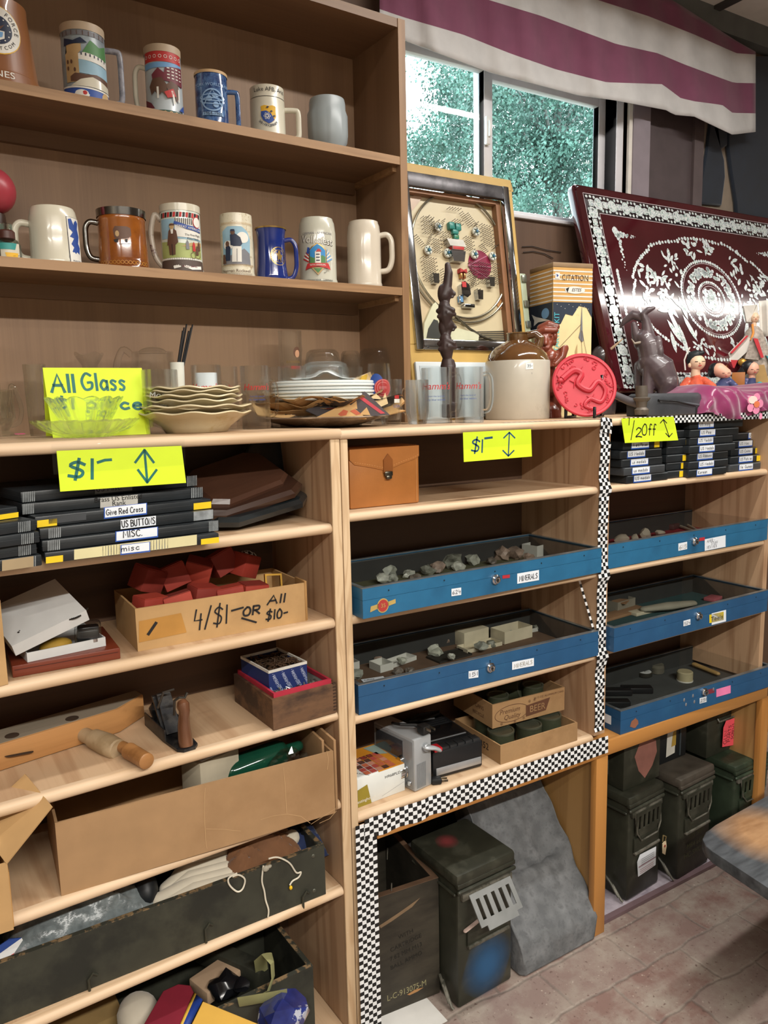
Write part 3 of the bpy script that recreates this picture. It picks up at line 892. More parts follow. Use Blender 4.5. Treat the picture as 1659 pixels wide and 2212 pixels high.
def f(m):
 m.mat(inkr).flat([(-.045,h*.76),(.045,h*.76),(.045,h*.90),(-.045,h*.90)])
 for i in range(8):m.mat(inkw).ring(-.038+i*.011,h*.83,.0035,.0035,.001,1,10)
 m.mat(inklb).flat([(-.045,h*.66),(.045,h*.70),(.045,h*.76),(-.045,h*.74)],1)
 m.mat(inkm).flat([(-.002,h*.5),(.045,h*.46),(.045,h*.73),(.004,h*.68)],2)
 for i in range(4):
  for j in range(4):m.mat(inkw).line([(.008+i*.009,h*(.54+j*.045)),(.012+i*.009,h*(.54+j*.045))],.0022,3)
 m.mat(inkm).flat([(-.024,h*.58),(-.010,h*.67),(.002,h*.6),(-.002,h*.5),(-.022,h*.5)],3)
 m.mat(inkn).flat([(-.03,h*.42),(-.022,h*.52),(-.004,h*.54),(.006,h*.44),(.004,h*.28),(-.004,h*.34),(-.012,h*.28),(-.018,h*.36),(-.026,h*.3)],4)
 m.mat(inkn).flat([(.004,h*.44),(.014,h*.5),(.03,h*.46),(.032,h*.3),(.024,h*.22),(.02,h*.34),(.01,h*.3)],4)
 m.mat(inkr).flat([(.0,h*.34),(.018,h*.4),(.024,h*.3),(.006,h*.26)],5)
 m.mat(inkw).line([(-.012,h*.4),(-.012,h*.26)],.004,5);m.mat(inkw).line([(.016,h*.36),(.02,h*.2)],.004,5);m.mat(inkw).line([(.03,h*.4),(.03,h*.24)],.003,5)
 m.mat(inkm).flat([(-.045,h*.12),(-.02,h*.12),(-.028,h*.2),(-.045,h*.26)],4)
 m.mat(inkb).flat([(.03,h*.12),(.045,h*.12),(.045,h*.22)],4)
 m.mat(mat('ink_dgreen','#24473a',.5)).flat([(-.048,h*.015),(.048,h*.015),(.048,h*.1),(-.048,h*.1)],1)
 for i in range(7):m.mat(inkt).ring(-.036+i*.012,h*.058,.004,.004,.0016,2,8)
deco(t,rf,0,f,0,'painted_scene')
t,R,h,rf=mug('blue glazed relief stein with a globe, thorny blue handle',(421,494,148),Z1,VU+.066,STR,mat('blue_glaze','#4d6f9e',.12,c2='#1e3566',ws=55,lo=.42,hi=.6,coat=.8),(.72,.02,.55,.14,0,.8,'sq'),mat('blue_glaze_handle','#456a9c',.15,c2='#1c3260',ws=70,coat=.8),name='beer_stein',rim=(.935,.93,.95,mat('unglazed_rim','#c4a57c',.6)))
m=MB();m.mat(mat('blue_relief','#8fb0d4',.15,coat=.8))
s=R*.62
m.ring(0,0,s,s,.003,3,40);m.ring(0,s*.2,s*1.12,s*.32,.002,4);m.ring(0,-s*.1,s*1.1,s*.3,.002,4)
m.line([(-s*.8,-s*.5),(0,s*.9),(s*.8,-s*.5)],.002,4);m.disc(-s*.3,s*.1,s*.26,layer=2);m.disc(s*.25,s*.4,s*.3,s*.2,2);m.disc(s*.3,-s*.4,s*.26,layer=2)
m.text('YORK WORLD FAIR',.0088,0,s*1.35,3);m.flat([(-s,-s*1.35),(s,-s*1.35),(s*.9,-s*1.05),(-s*.9,-s*1.05)],2)
m.mat(inkdn).text('1964-1965',.009,0,-s*1.2,4)
m.wrap(rf,h*.46,0.05);m.build('relief',None,parent=t)
t,R,h,rf=mug('cream mug with a blue and yellow shield and a thin black band',(540,616,180),Z1,VU+.066,[(.98,0),(1,.02),(1,.05),(.985,.07),(.97,.76),(.955,.78),(.955,1)],cream,(.62,.05,.75,.15,0,.8,'sq'))
def f(m):
 s=h*.155
 shield=[(-1,1),(-.5,1.12),(0,1),(.5,1.12),(1,1),(.95,.3),(1,-.2),(.7,-.75),(0,-1.2),(-.7,-.75),(-1,-.2),(-.95,.3)]
 m.mat(inky).flat([(a*s,b*s)for a,b in shield])
 m.mat(inkb).flat([(a*s,b*s)for a,b in[(-.97,.35),(-.3,.42),(.3,.1),(.75,-.65),(.4,-.95),(0,-1.18),(-.7,-.75),(-.98,-.2)]],1)
 for a in(0,60,120):m.mat(inkw);[m.line([(-.2*s+.42*s*cos(t0)*cos(radians(a))-.15*s*sin(t0)*sin(radians(a)),-.25*s+.42*s*cos(t0)*sin(radians(a))+.15*s*sin(t0)*cos(radians(a)))for t0 in(k*.4,(k+1)*.4)],.0009,2)for k in range(16)]
 for a,b in((-.1,.85),(.35,.35),(.7,-.2)):m.mat(inkdn).flat([(a*s-.2*s,b*s),(a*s,b*s+.12*s),(a*s+.22*s,b*s+.02*s),(a*s+.02*s,b*s-.06*s),(a*s,b*s-.2*s)],2)
 m.mat(inkdn)
 for i,ch in enumerate('56TH FTW DEFENSOR'):a=radians(-146+i*6.6);m.text(ch,.0075,1.42*s*cos(a),1.42*s*sin(a),1,rot=a+pi/2)
 m.mat(ink).text('Luke AFB, Ariz.',.0125,.006,h*.90-h*.42,1)
 m.flat([(-.05,h*.765-h*.42),(.05,h*.765-h*.42),(.05,h*.775-h*.42),(-.05,h*.775-h*.42)])
deco(t,rf,h*.42,f,0.06)
c,R,h=cylv(666,750,201,Z1,VU+.07)
t=thing('frosted_glass','frosted white glass tumbler at the right end of the top shelf','glass',c,facing(c))
def fr(a,r,z):return(r*(1+(.035 if sin(a*4)>0 else 0)*(1 if .15*h<z<.75*h else 0)),z)
MB().lathe(body([(.70,0),(.74,.03),(.95,.2),(1,.35),(1,.72),(.93,.8),(.92,.93),(.88,1)],R,h),64,fn=fr).build('body',mat('frosted_glass','#b7c0c2',.35,trans=.35,var=.03),parent=t)
t,R,h,rf=mug('plain cream mug with a blue lion label, handle on its left',(67,168,440),Z2,VU+.085,[(1,0),(1.02,.02),(1.02,.09),(1,.11),(.98,.5),(.97,.8),(.90,.95),(.84,1)],cream,(.72,.12,.55,.14,pi,.8,'d'))
def f(m):
 w_,k=.012,.001
 m.mat(inkdn).flat([(-.018,-.045),(.018,-.045),(.018,.045),(-.018,.045)]);m.mat(inkw).flat([(-.0172,-.0442),(.0172,-.0442),(.0172,.0442),(-.0172,.0442)],1)
 m.mat(inkb).flat([(-.015,.040),(-.008,.042),(-.002,.030),(.0,.036),(.006,.041),(.012,.036),(.008,.024),(.013,.010),(.008,-.004),(.014,-.012),(.010,-.026),(.002,-.022),(-.002,-.026),(-.012,-.024),(-.006,-.014),(-.012,-.008),(-.004,.004),(-.014,.006),(-.006,.016),(-.014,.022)],2)
 m.mat(inkdn).text('LOWENBRAU',.0062,0,-.033,2);m.text('MUNCHEN',.0048,0,-.0405,2)
deco(t,rf,h*.43,f,0.93)
amber=mat('amber_glaze','#96561f',.15,c2='#6f3a17',ws=8,coat=.8,var=.15);silver=mat('silver_lustre','#8c8a86',.16,metal=1,var=.1)
t,R,h,rf=mug('amber glazed tankard with a silver rim and silver loop handle',(213,318,445),Z2,VU+.085,[(1.02,0),(1.03,.03),(1.0,.05),(1.0,.15),(.985,.17),(.975,.19),(.945,.5),(.93,.80),(.95,.82),(.93,.86),(.945,1)],amber,(.80,.20,.44,.11,pi,.8,'d'),silver,rim=(.945,.955,.88,silver))
def f(m):
 m.mat(inkn).flat([(-.016,-.01),(-.010,-.014),(.012,-.010),(.018,-.004),(.017,.010),(.010,.013),(-.014,.013),(-.018,.006)])
 m.mat(inkt).disc(-.010,-.002,.004,.006,1)
 m.mat(ink).flat([(-.018,-.014),(-.008,-.012),(-.010,-.020),(-.016,-.019)],1);m.flat([(.004,-.013),(.010,-.012),(.009,-.019),(.005,-.018)],1)
 m.mat(inkn).line([(-.008,-.023),(.016,-.021)],.001)
deco(t,rf,h*.58,f,0)
m=MB();m.mat(gold)
for i in range(14):m.ring(-.05+i*.0078,0,.004,.004,.0012,1,8)
m.wrap(rf,h*.105,0);m.build('relief_band',mat('amber_band','#b57a2e',.2,coat=.6),parent=t)
t,R,h,rf=mug('stein with a man in a brown suit, marbled handle on its left',(348,437,437),Z2,VU+.075,STR,mat('stein_field','#c9d0c4',.25,var=.06,coat=.4),(.80,.12,.42,.13,pi,.8,'s'),mat('marbled_handle','#b5a898',.3,c2='#5b3a38',ws=22,lo=.5,hi=.55),name='beer_stein',rim=(.935,.93,.90,cream))
def f(m):
 for i in range(15):m.mat((ink,inkr)[i%2]).flat([(-.05+i*.0068,h*.80),(-.0445+i*.0068,h*.80),(-.043+i*.0068,h*.87),(-.0485+i*.0068,h*.87)])
 m.mat(inks).flat([(-.05,h*.5),(.05,h*.48),(.05,h*.78),(-.05,h*.78)])
 m.mat(inkw).flat([(-.012,h*.52),(.05,h*.5),(.05,h*.78),(-.012,h*.78)],1)
 for i in range(9):m.mat(ink).line([(-.010+i*.0042,h*.70),(-.010+i*.0042,h*.78)],.0018,2)
 m.mat(inkb).flat([(-.014,h*.70),(.012,h*.63),(.048,h*.60),(.048,h*.66),(.012,h*.69),(-.012,h*.74)],3)
 m.mat(inkw).text('GREAT AMERICAN',.0068,.02,h*.648,4,rot=-.12)
 m.mat(inkr).disc(.036,h*.74,.010,.012,4);m.mat(inkw).disc(.036,h*.74,.0085,.0105,5)
 m.mat(ink).text('The First Flight',.0062,.027,h*.55,2);m.text('Kitty Hawk',.0062,.027,h*.50,2)
 m.mat(mat('ink_field','#a3ae6a',.5,var=.15)).flat([(-.05,h*.22),(.05,h*.22),(.05,h*.4),(-.05,h*.46)],1)
 m.mat(inkt).flat([(.0,h*.38),(.05,h*.4),(.05,h*.46),(.02,h*.44)],2)
 m.mat(inkn).flat([(-.031,h*.40),(-.026,h*.60),(-.022,h*.63),(-.014,h*.63),(-.009,h*.60),(-.006,h*.44),(-.012,h*.40)],3)
 m.flat([(-.026,h*.26),(-.013,h*.26),(-.012,h*.42),(-.028,h*.42)],3)
 m.mat(ink).line([(-.019,h*.25),(-.0195,h*.41)],.0012,4);m.mat(inkw).flat([(-.020,h*.56),(-.016,h*.56),(-.015,h*.63),(-.021,h*.63)],4)
 m.mat(inkt).disc(-.018,h*.665,.0052,.0065,4);m.mat(inkn).flat([(-.024,h*.675),(-.012,h*.675),(-.013,h*.70),(-.022,h*.70)],5)
 for a,b,q in((.012,.4,inkgr),(.026,.38,inkr),(.034,.33,inkn),(.040,.40,inkn)):m.mat(q).flat([(a-.003,h*(b-.06)),(a+.004,h*(b-.06)),(a+.003,h*(b+.04)),(a,h*(b+.08)),(a-.003,h*(b+.03))],4)
 m.mat(inkn).ring(.036,h*.28,.008,.009,.001,4,16);m.ring(.024,h*.26,.006,.007,.001,4,16)
 for i in range(22):m.mat(inkw).disc(-.05+i*.0046,h*.205,.002,layer=2)
 m.mat(mat('ink_umber','#4f4038',.5)).flat([(-.055,h*.035),(.055,h*.035),(.055,h*.19),(-.055,h*.19)],1)
 m.mat(inkw).flat([(-.02,h*.12),(.0,h*.145),(.02,h*.11),(.045,h*.13),(.045,h*.07),(.02,h*.05),(.0,h*.09),(-.018,h*.06)],2)
 m.mat(inkm).text('Wings of Man',.006,.016,h*.095,3)
deco(t,rf,0,f,0,'painted_scene')
t,R,h,rf=mug('cream stein with a painted man by the sea and rope borders',(476,549,458),Z2,VU+.07,STR,mat('ivory_glaze','#cfc7b0',.25,var=.04,c2='#a99a7c',ws=120,lo=.56,hi=.66),(.75,.12,.5,.15,.9,.8,'d'),name='beer_stein')
def f(m):
 m.mat(inks).flat([(-.036,h*.24),(.03,h*.24),(.034,h*.6),(.026,h*.72),(.012,h*.79),(-.02,h*.79),(-.036,h*.72)])
 m.mat(inkw).disc(.014,h*.62,.014,.012,1);m.disc(-.02,h*.5,.012,.01,1)
 m.mat(inkgr).flat([(-.036,h*.20),(.032,h*.20),(.03,h*.38),(.016,h*.45),(-.006,h*.36),(-.036,h*.30)],1)
 m.mat(inkdn).flat([(-.014,h*.50),(-.014,h*.66),(-.004,h*.68),(.008,h*.62),(.012,h*.52),(.004,h*.46)],2)
 m.mat(inkw).flat([(-.012,h*.24),(.009,h*.24),(.010,h*.48),(-.010,h*.48)],2);m.mat(inkgr).line([(-.001,h*.25),(0,h*.44)],.0012,3)
 m.mat(inkn).disc(-.008,h*.70,.005,.006,3);m.mat(inkdn).flat([(-.013,h*.71),(-.003,h*.71),(-.004,h*.74),(-.012,h*.74)],4)
 m.mat(inkdn).flat([(-.028,h*.26),(-.016,h*.26),(-.014,h*.46),(-.018,h*.5),(-.026,h*.48)],2)
 m.mat(inkn).disc(-.021,h*.52,.0045,.006,3);m.flat([(-.036,h*.22),(-.026,h*.22),(-.028,h*.36),(-.034,h*.36)],3)
 m.mat(inkn).text('Norman Rockwell',.0095,-.004,h*.105,1)
 for i in range(30):
  for zz in(.82,.175):m.mat(inkt).line([(-.042+i*.0029,h*zz),(-.0395+i*.0029,h*(zz+.035))],.0008,1)
 for i in range(20):m.mat(inkn).ring(-.036+i*.0037,h*.05,.0016,.004,.0005,1,8)
deco(t,rf,0,f,0,'painted_scene')
t,R,h,rf=mug('cobalt blue mug with a gold crest and gold rim, smallest on its shelf',(553,620,487),Z2,VU+.065,[(1.0,0),(1.03,.03),(1.02,.10),(.93,.3),(.88,.6),(.88,.85),(.94,.95),(.97,1)],mat('cobalt_glaze','#1b2c70',.1,coat=.8,var=.05),(.78,.06,.7,.14,0,.7,'d'),rim=(.965,.975,.975,gold))
def f(m):
 m.mat(gold).ring(0,0,.021,.021,.0014);m.ring(0,0,.0145,.0145,.001)
 m.flat([(-.008,.009),(-.004,.004),(-.002,.012),(.003,.012),(.004,.004),(.010,.002),(.006,-.003),(.004,-.013),(.0,-.006),(-.004,-.012),(-.004,.0)],1)
 for i in range(26):
  a=i*2*pi/26
  if 4<i<9 or 17<i<22:continue
  m.line([(.0162*cos(a),.0162*sin(a)),(.019*cos(a+.06),.019*sin(a+.06))],.0014,1)
deco(t,rf,h*.45,f,.55)
VOLK=[(.97,0),(1,.02),(1.0,.06),(.96,.09),(.955,.5),(.955,.78),(.90,.93),(.83,.98),(.82,1)]
t,R,h,rf=mug('tall grey stoneware mug with a festival crest and two flags',(645,728,465),Z2,VU+.07,VOLK,greyc,(.74,.2,.5,.15,1.9,.8,'d'))
def f(m):
 m.mat(inkgr).text('GERMAN - AMERICAN',.0078,0,h*.305)
 m.mat(ink).text('Volksfest',.0255,-.001,h*.20,1,rot=-.1,sx=.9);m.mat(inkw).text('Volksfest',.0238,-.001,h*.20,2,rot=-.1,sx=.9)
 arch=[(-.020,-.026),(.020,-.026),(.020,.008),(.012,.016),(0,.024),(-.012,.016),(-.020,.008)]
 m.mat(gold).flat([(a*1.1,b*1.08)for a,b in arch]);m.mat(inklb).flat([(a*.95,b*.95)for a,b in arch],1)
 m.mat(mat('ink_sky2','#2f84c0',.5)).flat([(a*.9,b*.9)for a,b in arch],2)
 m.mat(inkg).flat([(-.018,-.024),(.018,-.024),(.018,-.008),(.012,-.004),(-.010,-.010),(-.018,-.006)],3)
 m.mat(inkw).flat([(-.006,-.022),(.007,-.022),(.007,.004),(.001,.010),(-.006,.004)],4);m.mat(inkr).flat([(-.004,.004),(.009,.004),(.006,.010),(.001,.011)],5)
 for i in range(3):m.mat(inkdn).line([(-.003,-.016+i*.007),(.004,-.016+i*.007)],.0022,5)
 m.mat(inkr).flat([(-.028,-.030),(-.024,-.022),(.024,-.022),(.028,-.030),(.030,-.038),(.022,-.034),(0,-.030),(-.022,-.034),(-.030,-.038)],5)
 m.mat(inkw).text('56TH ANNUAL',.0055,0,-.0265,6)
 m.mat(inkt).flat([(-.016,-.032),(.016,-.032),(0,-.050)],3);m.mat(inkg).flat([(-.010,-.034),(.010,-.034),(0,-.045)],4)
 for i in range(7):m.mat((inkr,inkw)[i%2]).flat([(-.038+i*.0022,-.012+i*.0035),(-.022,-.020+i*.0035),(-.022,-.0165+i*.0035),(-.038+i*.0022,-.0085+i*.0035)],1)
 m.mat(inkb).flat([(-.027,.002),(-.021,.0),(-.018,.014),(-.024,.016)],2)
 for i in range(7):m.mat((inklb,inkw)[i%2]).flat([(.022,-.020+i*.0035),(.038-i*.0022,-.012+i*.0035),(.038-i*.0022,-.0085+i*.0035),(.022,-.0165+i*.0035)],1)
 m.mat(ink).text('GRAFENWOEHR, GERMANY',.0062,0,-.062,1)
 m.text('2014',.0045,.018,-.043,1,rot=.5)
deco(t,rf,h*.44,f,0)
t,R,h,rf=mug('tall plain pale stoneware mug, last on the lower shelf, handle on its right',(749,825,472),Z2,VU+.066,VOLK,mat('stoneware_pale','#c6bcab',.2,var=.03,coat=.4),(.80,.26,.62,.16,0,.85,'d'))
c,R,h=cylv(-14,40,497,Z2,VU+.05)
t=thing('glass_jar','small clear glass jar with a yellow and teal label, far left of the lower shelf','jar',c,facing(c))
MB().lathe(body([(.95,0),(1,.04),(1,.42),(.8,.55),(.45,.62),(.45,.7)],R,h*1.3),32).build('body',glass('jar_glass','#f6f9f6'),parent=t)
MB().cyl(R*.62,h*.72,h*1.08,24,bev=.003).build('lid',mat('jar_lid','#4b2a22',.4),parent=t)
m=MB();m.mat(cream).flat([(-.018,-.02),(.018,-.02),(.018,.014),(-.018,.014)]);m.mat(mat('ink_teal','#2f8c86',.5)).flat([(-.018,.002),(.008,.002),(.012,.014),(-.018,.014)],1)
m.mat(inky).flat([(-.006,-.02),(.010,-.02),(.014,-.004),(-.010,-.004)],1);m.mat(ink).line([(.004,-.01),(.016,-.008)],.0008,1)
m.wrap(R*1.0,h*.30,.2);m.build('label',None,parent=t)
a=onv(20,560,VU+.09);a.z=Z2
t=thing('tag_card','black and teal hang tag leaning against the plain cream mug','tag',a,AY+radians(62))
m=MB();m.box(-.045,0,0,.045,.0015,.10);m.build('card',mat('tag_black','#22252a',.35),parent=t,rot=(radians(-14),0,0))
m=MB();m.mat(mat('ink_teal2','#3f8f8a',.5));m.flat([(-.036,.03),(.036,.03),(.036,.085),(-.036,.085)]);m.lay(XZ());m.build('printed_panel',None,parent=t,rot=(radians(-14),0,0),loc=(0,-.0006,0))
m=MB();m.tube([(.0,.03,.10),(-.01,.03,.16),(-.03,.02,.22)],.0012,6);m.build('string',mat('string_gold','#b9914a',.6),parent=t)
a=onv(-18,430,VU+.12);a.z=Z2
t=thing('red_ornament','round red ornament cut off by the left edge of the photo, lower shelf','ornament',a,AY)
MB().cyl(.03,0,.10,24,.022).build('stand',mat('ornament_stand','#3b2a22',.4),parent=t)
MB().ell((0,0,.145),.046,28).build('ball',mat('ornament_red','#a23a44',.35),parent=t)

# ================================================================ on the left counter
clear=glass('clear_glass','#fdfefe',0.0,1.42,.62)
cut=glass('cut_glass','#fcfefd',0.0,1.47,.52)
clear_rim=clear
def glassmug(label,px,z,v=None,prof=None,hd=None,name='glass_mug',wall=.07,base=.10,hr=.14,cat='mug',fn=None,turn=0.0,seg=40,c=None,group=None,mt=None):
 if c is None:c,R,h=cylv(px[0],px[1],px[2],z,v)
 else:c,R,h=c
 prof=prof or[(.98,0),(1,.02),(1,.98),(.985,1)]
 t=thing(name,label,cat,c,facing(c)+turn,group)
 out=[(a*R,b*h)for a,b in prof]
 w_=R*wall
 ins=[(out[-1][0]-w_*.6,h*1.0)]+[(a*R-w_,b*h)for a,b in reversed(prof[:-1])if b>base+.02]
 ins+=[((prof[1][0])*R-w_*1.3,h*(base+.01)),(0,h*base)]
 MB().lathe([(0,0)]+out+ins,seg,fn=fn).build('body',mt or clear,parent=t,smooth=50)
 if hd:
  m=MB();handle(m,R*.98,h*hd[0],h*hd[1],R*hd[2],R*hr,*hd[3:]);m.build('handle',mt or clear,parent=t)
 def rf(zz):
  zz=min(max(zz/h,0),1)
  for(a,b),(c_,d)in zip(prof,prof[1:]):
   if b<=zz<=d and d>b:return R*(a+(c_-a)*(zz-b)/(d-b))
  return R
 return t,R,h,rf
def hamms(t,R,h,rf,th=0.0,side=True):
 m=MB();m.mat(mat('print_red','#c22a2c',.4)).text("Hamm's",R*.62,0,0,shear=.25)
 m.mat(mat('print_blue','#35509c',.4)).text('from the land of',R*.16,0,-R*.62,shear=.2).text('sky blue waters',R*.19,0,-R*.84,shear=.2)
 m.wrap(rf,h*.66,th);m.build('printed_logo',None,parent=t)
octo=lambda n,k:(lambda a,r,z:(r*(1+k*abs(cos(a*n/2))),z))
t,R,h,rf=glassmug('tall clear glass vase cut off by the left edge of the photo',(-78,7,652),TA,.24,[(.7,0),(.72,.02),(.85,.4),(1,.97),(1,1)],name='glass_vase',cat='vase')
c,R,h=cylz(-4,66,930,763,TA)
t=thing('decanter','diamond-cut clear glass bottle with a short neck, at the left edge','bottle',c,facing(c))
dia=lambda a,r,z:(r*(1+(.06*abs(sin(a*7+z*190))+.06*abs(sin(a*7-z*190))if .06*h<z<.72*h else 0)),z)
m=MB();m.lathe([(0,0),(R*.9,0),(R*.95,.004),(R*.93,h*.1),(R*.93,h*.55),(R*.86,h*.7),(R*.82,h*.78),(R*.52,h*.83),(R*.42,h*.86),(R*.42,h*.92),(R*.56,h*.94),(R*.56,h*.99),(R*.48,h),(R*.36,h*.97),(R*.36,h*.85),(R*.7,h*.76),(R*.78,h*.5),(R*.78,h*.1),(0,h*.07)],56,fn=dia)
m.build('body',cut,parent=t,smooth=20)
c,R,h=cylz(-46,40,944,842,TA)
t=thing('glass_creamer','footed pressed glass creamer with a curled handle and a pink sticker','pitcher',c,facing(c))
rib=lambda a,r,z:(r*(1+.05*abs(sin(a*10))*(1 if .2*h<z<.8*h else 0)),z)
MB().lathe([(0,.002),(R*.86,0),(R*.9,h*.04),(R*.5,h*.12),(R*.6,h*.2),(R*.82,h*.4),(R*.8,h*.7),(R*.9,h),(R*.82,h*.99),(R*.7,h*.7),(R*.72,h*.4),(0,h*.2)],60,fn=rib).build('body',cut,parent=t,smooth=25)
m=MB();m.tube(_cat([(R*.6,h*.22),(R*1.0,h*.3),(R*1.15,h*.6),(R*.95,h*.98),(R*.78,h*1.1),(R*.72,h*1.0)],6)and[(x,0,z)for x,z in _cat([(R*.6,h*.22),(R*1.0,h*.3),(R*1.15,h*.6),(R*.95,h*.98),(R*.78,h*1.1),(R*.72,h*1.0)],6)],R*.11,10);m.build('handle',cut,parent=t)
m=MB();m.box(-.010,-.006,0,.010,.006,.0006);m.build('price_sticker',mat('sticker_pink','#f06a9a',.5),parent=t,loc=(R*.96,-R*.35,.004),rot=(.1,0,.2))
hob=lambda hh:(lambda a,r,z:(r*(1+(.06*max(0,sin(a*14)*sin(z*330))if .08*hh<z<.85*hh else 0)),z))
t,R,h,rf=glassmug('bumpy hobnail glass tumbler behind the left flap of the tent sign',(58,104,786),TA,.33,[(.8,0),(.84,.03),(.92,.5),(1,1)],name='hobnail_glass',cat='glass',fn=hob(.14),seg=56,mt=cut)
t,R,h,rf=glassmug('clear glass vase with a flared wavy rim behind the tent sign',(171,230,763),TA,.38,[(.5,0),(.52,.02),(.45,.5),(.48,.75),(.55,.86),(.85,.95),(1,1)],name='glass_vase',cat='vase',fn=lambda a,r,z:(r,z+(.004*sin(a*4)if r>.02 else 0)),wall=.09)
t,R,h,rf=glassmug('clear glass pitcher with an ice lip, right behind the tent sign',(290,383,757),TA,.345,[(.92,0),(.95,.02),(.96,.1),(1,.55),(1,.8),(.92,.93),(.93,1)],(.96,.3,.62,pi,.8,'s'),name='glass_pitcher',cat='pitcher',wall=.05,hr=.15)
m=MB()
m.grid(14,5,lambda i,j:((R*.93+R*.30*j*(1-(2*i-1)**2))*cos(pi/2+pi+(i-.5)*1.5),(R*.93+R*.30*j*(1-(2*i-1)**2))*sin(pi/2+pi+(i-.5)*1.5),h*(.97+.06*j*(1-(2*i-1)**2))))
m.build('spout',clear,parent=t,solid=.003)
t,R,h,rf=glassmug('clear glass mug with frosted lettering just right of the tent sign',(311,386,797),TA,.16,None,(.68,.12,.52,0,.8,'d'))
m=MB();m.mat(mat('etched_white','#d5dbd8',.6)).text('Mooseh',R*.5,0,0,shear=.1).text('LAGER',R*.2,R*.1,-R*.5)
for i in range(3):m.line([(-R*.1,-R*(.75+i*.16)),(R*.45,-R*(.75+i*.16))],R*.07)
m.wrap(rf,h*.6,.15);m.build('printed_logo',None,parent=t)
a=onv(386,850,.21);a.z=TA
b=onv(404,705,.215)
t=thing('stirrer_glass','narrow white paper cup holding black stirrers behind the lettered mug','cup',a,AY)
MB().lathe([(0,0),(.012,0),(.015,hgt(a,386,783)),(.0135,hgt(a,386,783)),(.011,.004),(0,.004)],24).build('body',mat('paper_cup','#cfcfc6',.6),parent=t)
hh=b.z-TA
for i in range(6):
 dx=(i-2.5)*.0028
 m=MB();m.tube([(dx*.6-.004,.002*(i%2),.02),(dx*1.0+.004,.002*(i%3),hh*.55),((b-a).dot(AU)+dx*1.7,.003*(i%2),hh+(i%3)*.007-.010)],.0030,6,flat=.55)
 one(m,'stirrer',mat('stirrer_black','#15171a',.35),'thin black stirrer stick standing in the bundle above the pitcher','stirrer',a,AY,group='black stirrers in the paper cup')
t,R,h,rf=glassmug("glass beer mug holding a white card, just behind the cream plates",(417,480,787),TA,.20,None,(.72,.18,.55,0,.8,'d'));hamms(t,R,h,rf,-.15)
m=MB();m.grid(10,2,lambda i,j:(R*.82*sin((i-.5)*1.9),-R*.82*cos((i-.5)*1.9),h*(.14+.74*j)));m.build('paper_insert',mat('insert_white','#d8dde0',.7),parent=t,solid=.0006)
t,R,h,rf=glassmug('glass beer mug half hidden between two front mugs, red print on its side',(470,516,791),TA,.285,None,(.72,.18,.5,0,.8,'d'));hamms(t,R,h,rf,-.6)
t,R,h,rf=glassmug('glass beer mug with red script in the gap between the cream and white plates',(522,583,789),TA,.20,None,(.74,.2,.5,0,.8,'d'));hamms(t,R,h,rf,.12)
t,R,h,rf=glassmug('plain glass beer mug just behind the handle of the red script mug',(580,626,792),TA,.30,None,(.72,.18,.4,0,.8,'d'))
t,R,h,rf=glassmug('glass beer mug with red script partly behind the white tissue',(603,663,790),TA,.235,None,None);hamms(t,R,h,rf,.1)
t,R,h,rf=glassmug('tall slim wheat beer glass, tallest of the glasses at the back',(606,657,712),TA,.33,[(.8,0),(.82,.02),(.70,.25),(.78,.5),(1,.8),(.97,1)],name='beer_glass',cat='glass',wall=.06)
m=MB();m.mat(inkn).disc(0,.012,.009,.013);m.mat(mat('print_skin','#b98a6a',.5)).disc(.001,.008,.006,.009,1);m.mat(inkr).flat([(-.014,-.03),(.012,-.03),(.012,-.022),(-.014,-.022)]);m.mat(gold).text('BAVARIA',.009,-.008,-.012)
m.wrap(rf,h*.72,.55);m.build('printed_logo',None,parent=t)
def upturned(label,px,v,name='glass_bowl',cat='bowl',rr=.25):
 c,R,h=cylv(px[0],px[1],px[2],TA,v)
 t=thing(name,label,cat,c,facing(c))
 MB().lathe([(R*.95,0),(R,.002),(R,h*.62),(R*.97,h*.84),(R*.88,h*.96),(R*.7,h),(0,h),(0,h*.95),(R*.66,h*.95),(R*.83,h*.9),(R*.9,h*.8),(R*.93,h*.6),(R*.93,.002)],44).build('body',clear,parent=t,smooth=50)
 return t
upturned('upturned clear glass bowl behind the white tissue',(661,739,753),.345)
upturned('low wide upturned glass dish in front of the glass bowl, behind the tissue',(653,757,779),.25)
upturned('small upturned glass partly hidden left of the big jar',(737,782,757),.37,'glass_jar','jar')
upturned('large upturned glass jar beside the bookcase side',(775,853,750),.33,'glass_jar','jar')
t,R,h,rf=glassmug('clear glass tumbler behind the right end of the white tissue',(732,785,792),TA,.19,[(.8,0),(.85,.03),(1,1)],name='glass_tumbler',cat='glass')
t,R,h,rf=glassmug('stemless beer glass with a round red and blue crest',(793,846,784),TA,.145,[(.72,0),(.74,.015),(.66,.06),(.80,.18),(.98,.40),(1.0,.6),(.93,.85),(.86,1)],name='beer_glass',cat='glass')
m=MB();m.mat(inkb).disc(-.010,.008,.018,.026);m.mat(inkr).disc(.006,0,.021,layer=1);m.mat(mat('print_pink','#d98a86',.4)).ring(.006,0,.0195,.0195,.0012,2);m.ring(.006,0,.014,.014,.001,2);m.text('BIER',.010,.006,0,2)
m.wrap(rf,h*.60,.12);m.build('printed_crest',None,parent=t)
t,R,h,rf=glassmug('dimpled glass mug by the bookcase corner, behind the crumpled newspaper',(820,868,819),TA,.115,[(.78,0),(.84,.03),(.98,.3),(1,.6),(.98,1)],(.75,.3,.35,pi/3,.8,'d'),fn=octo(8,.04))
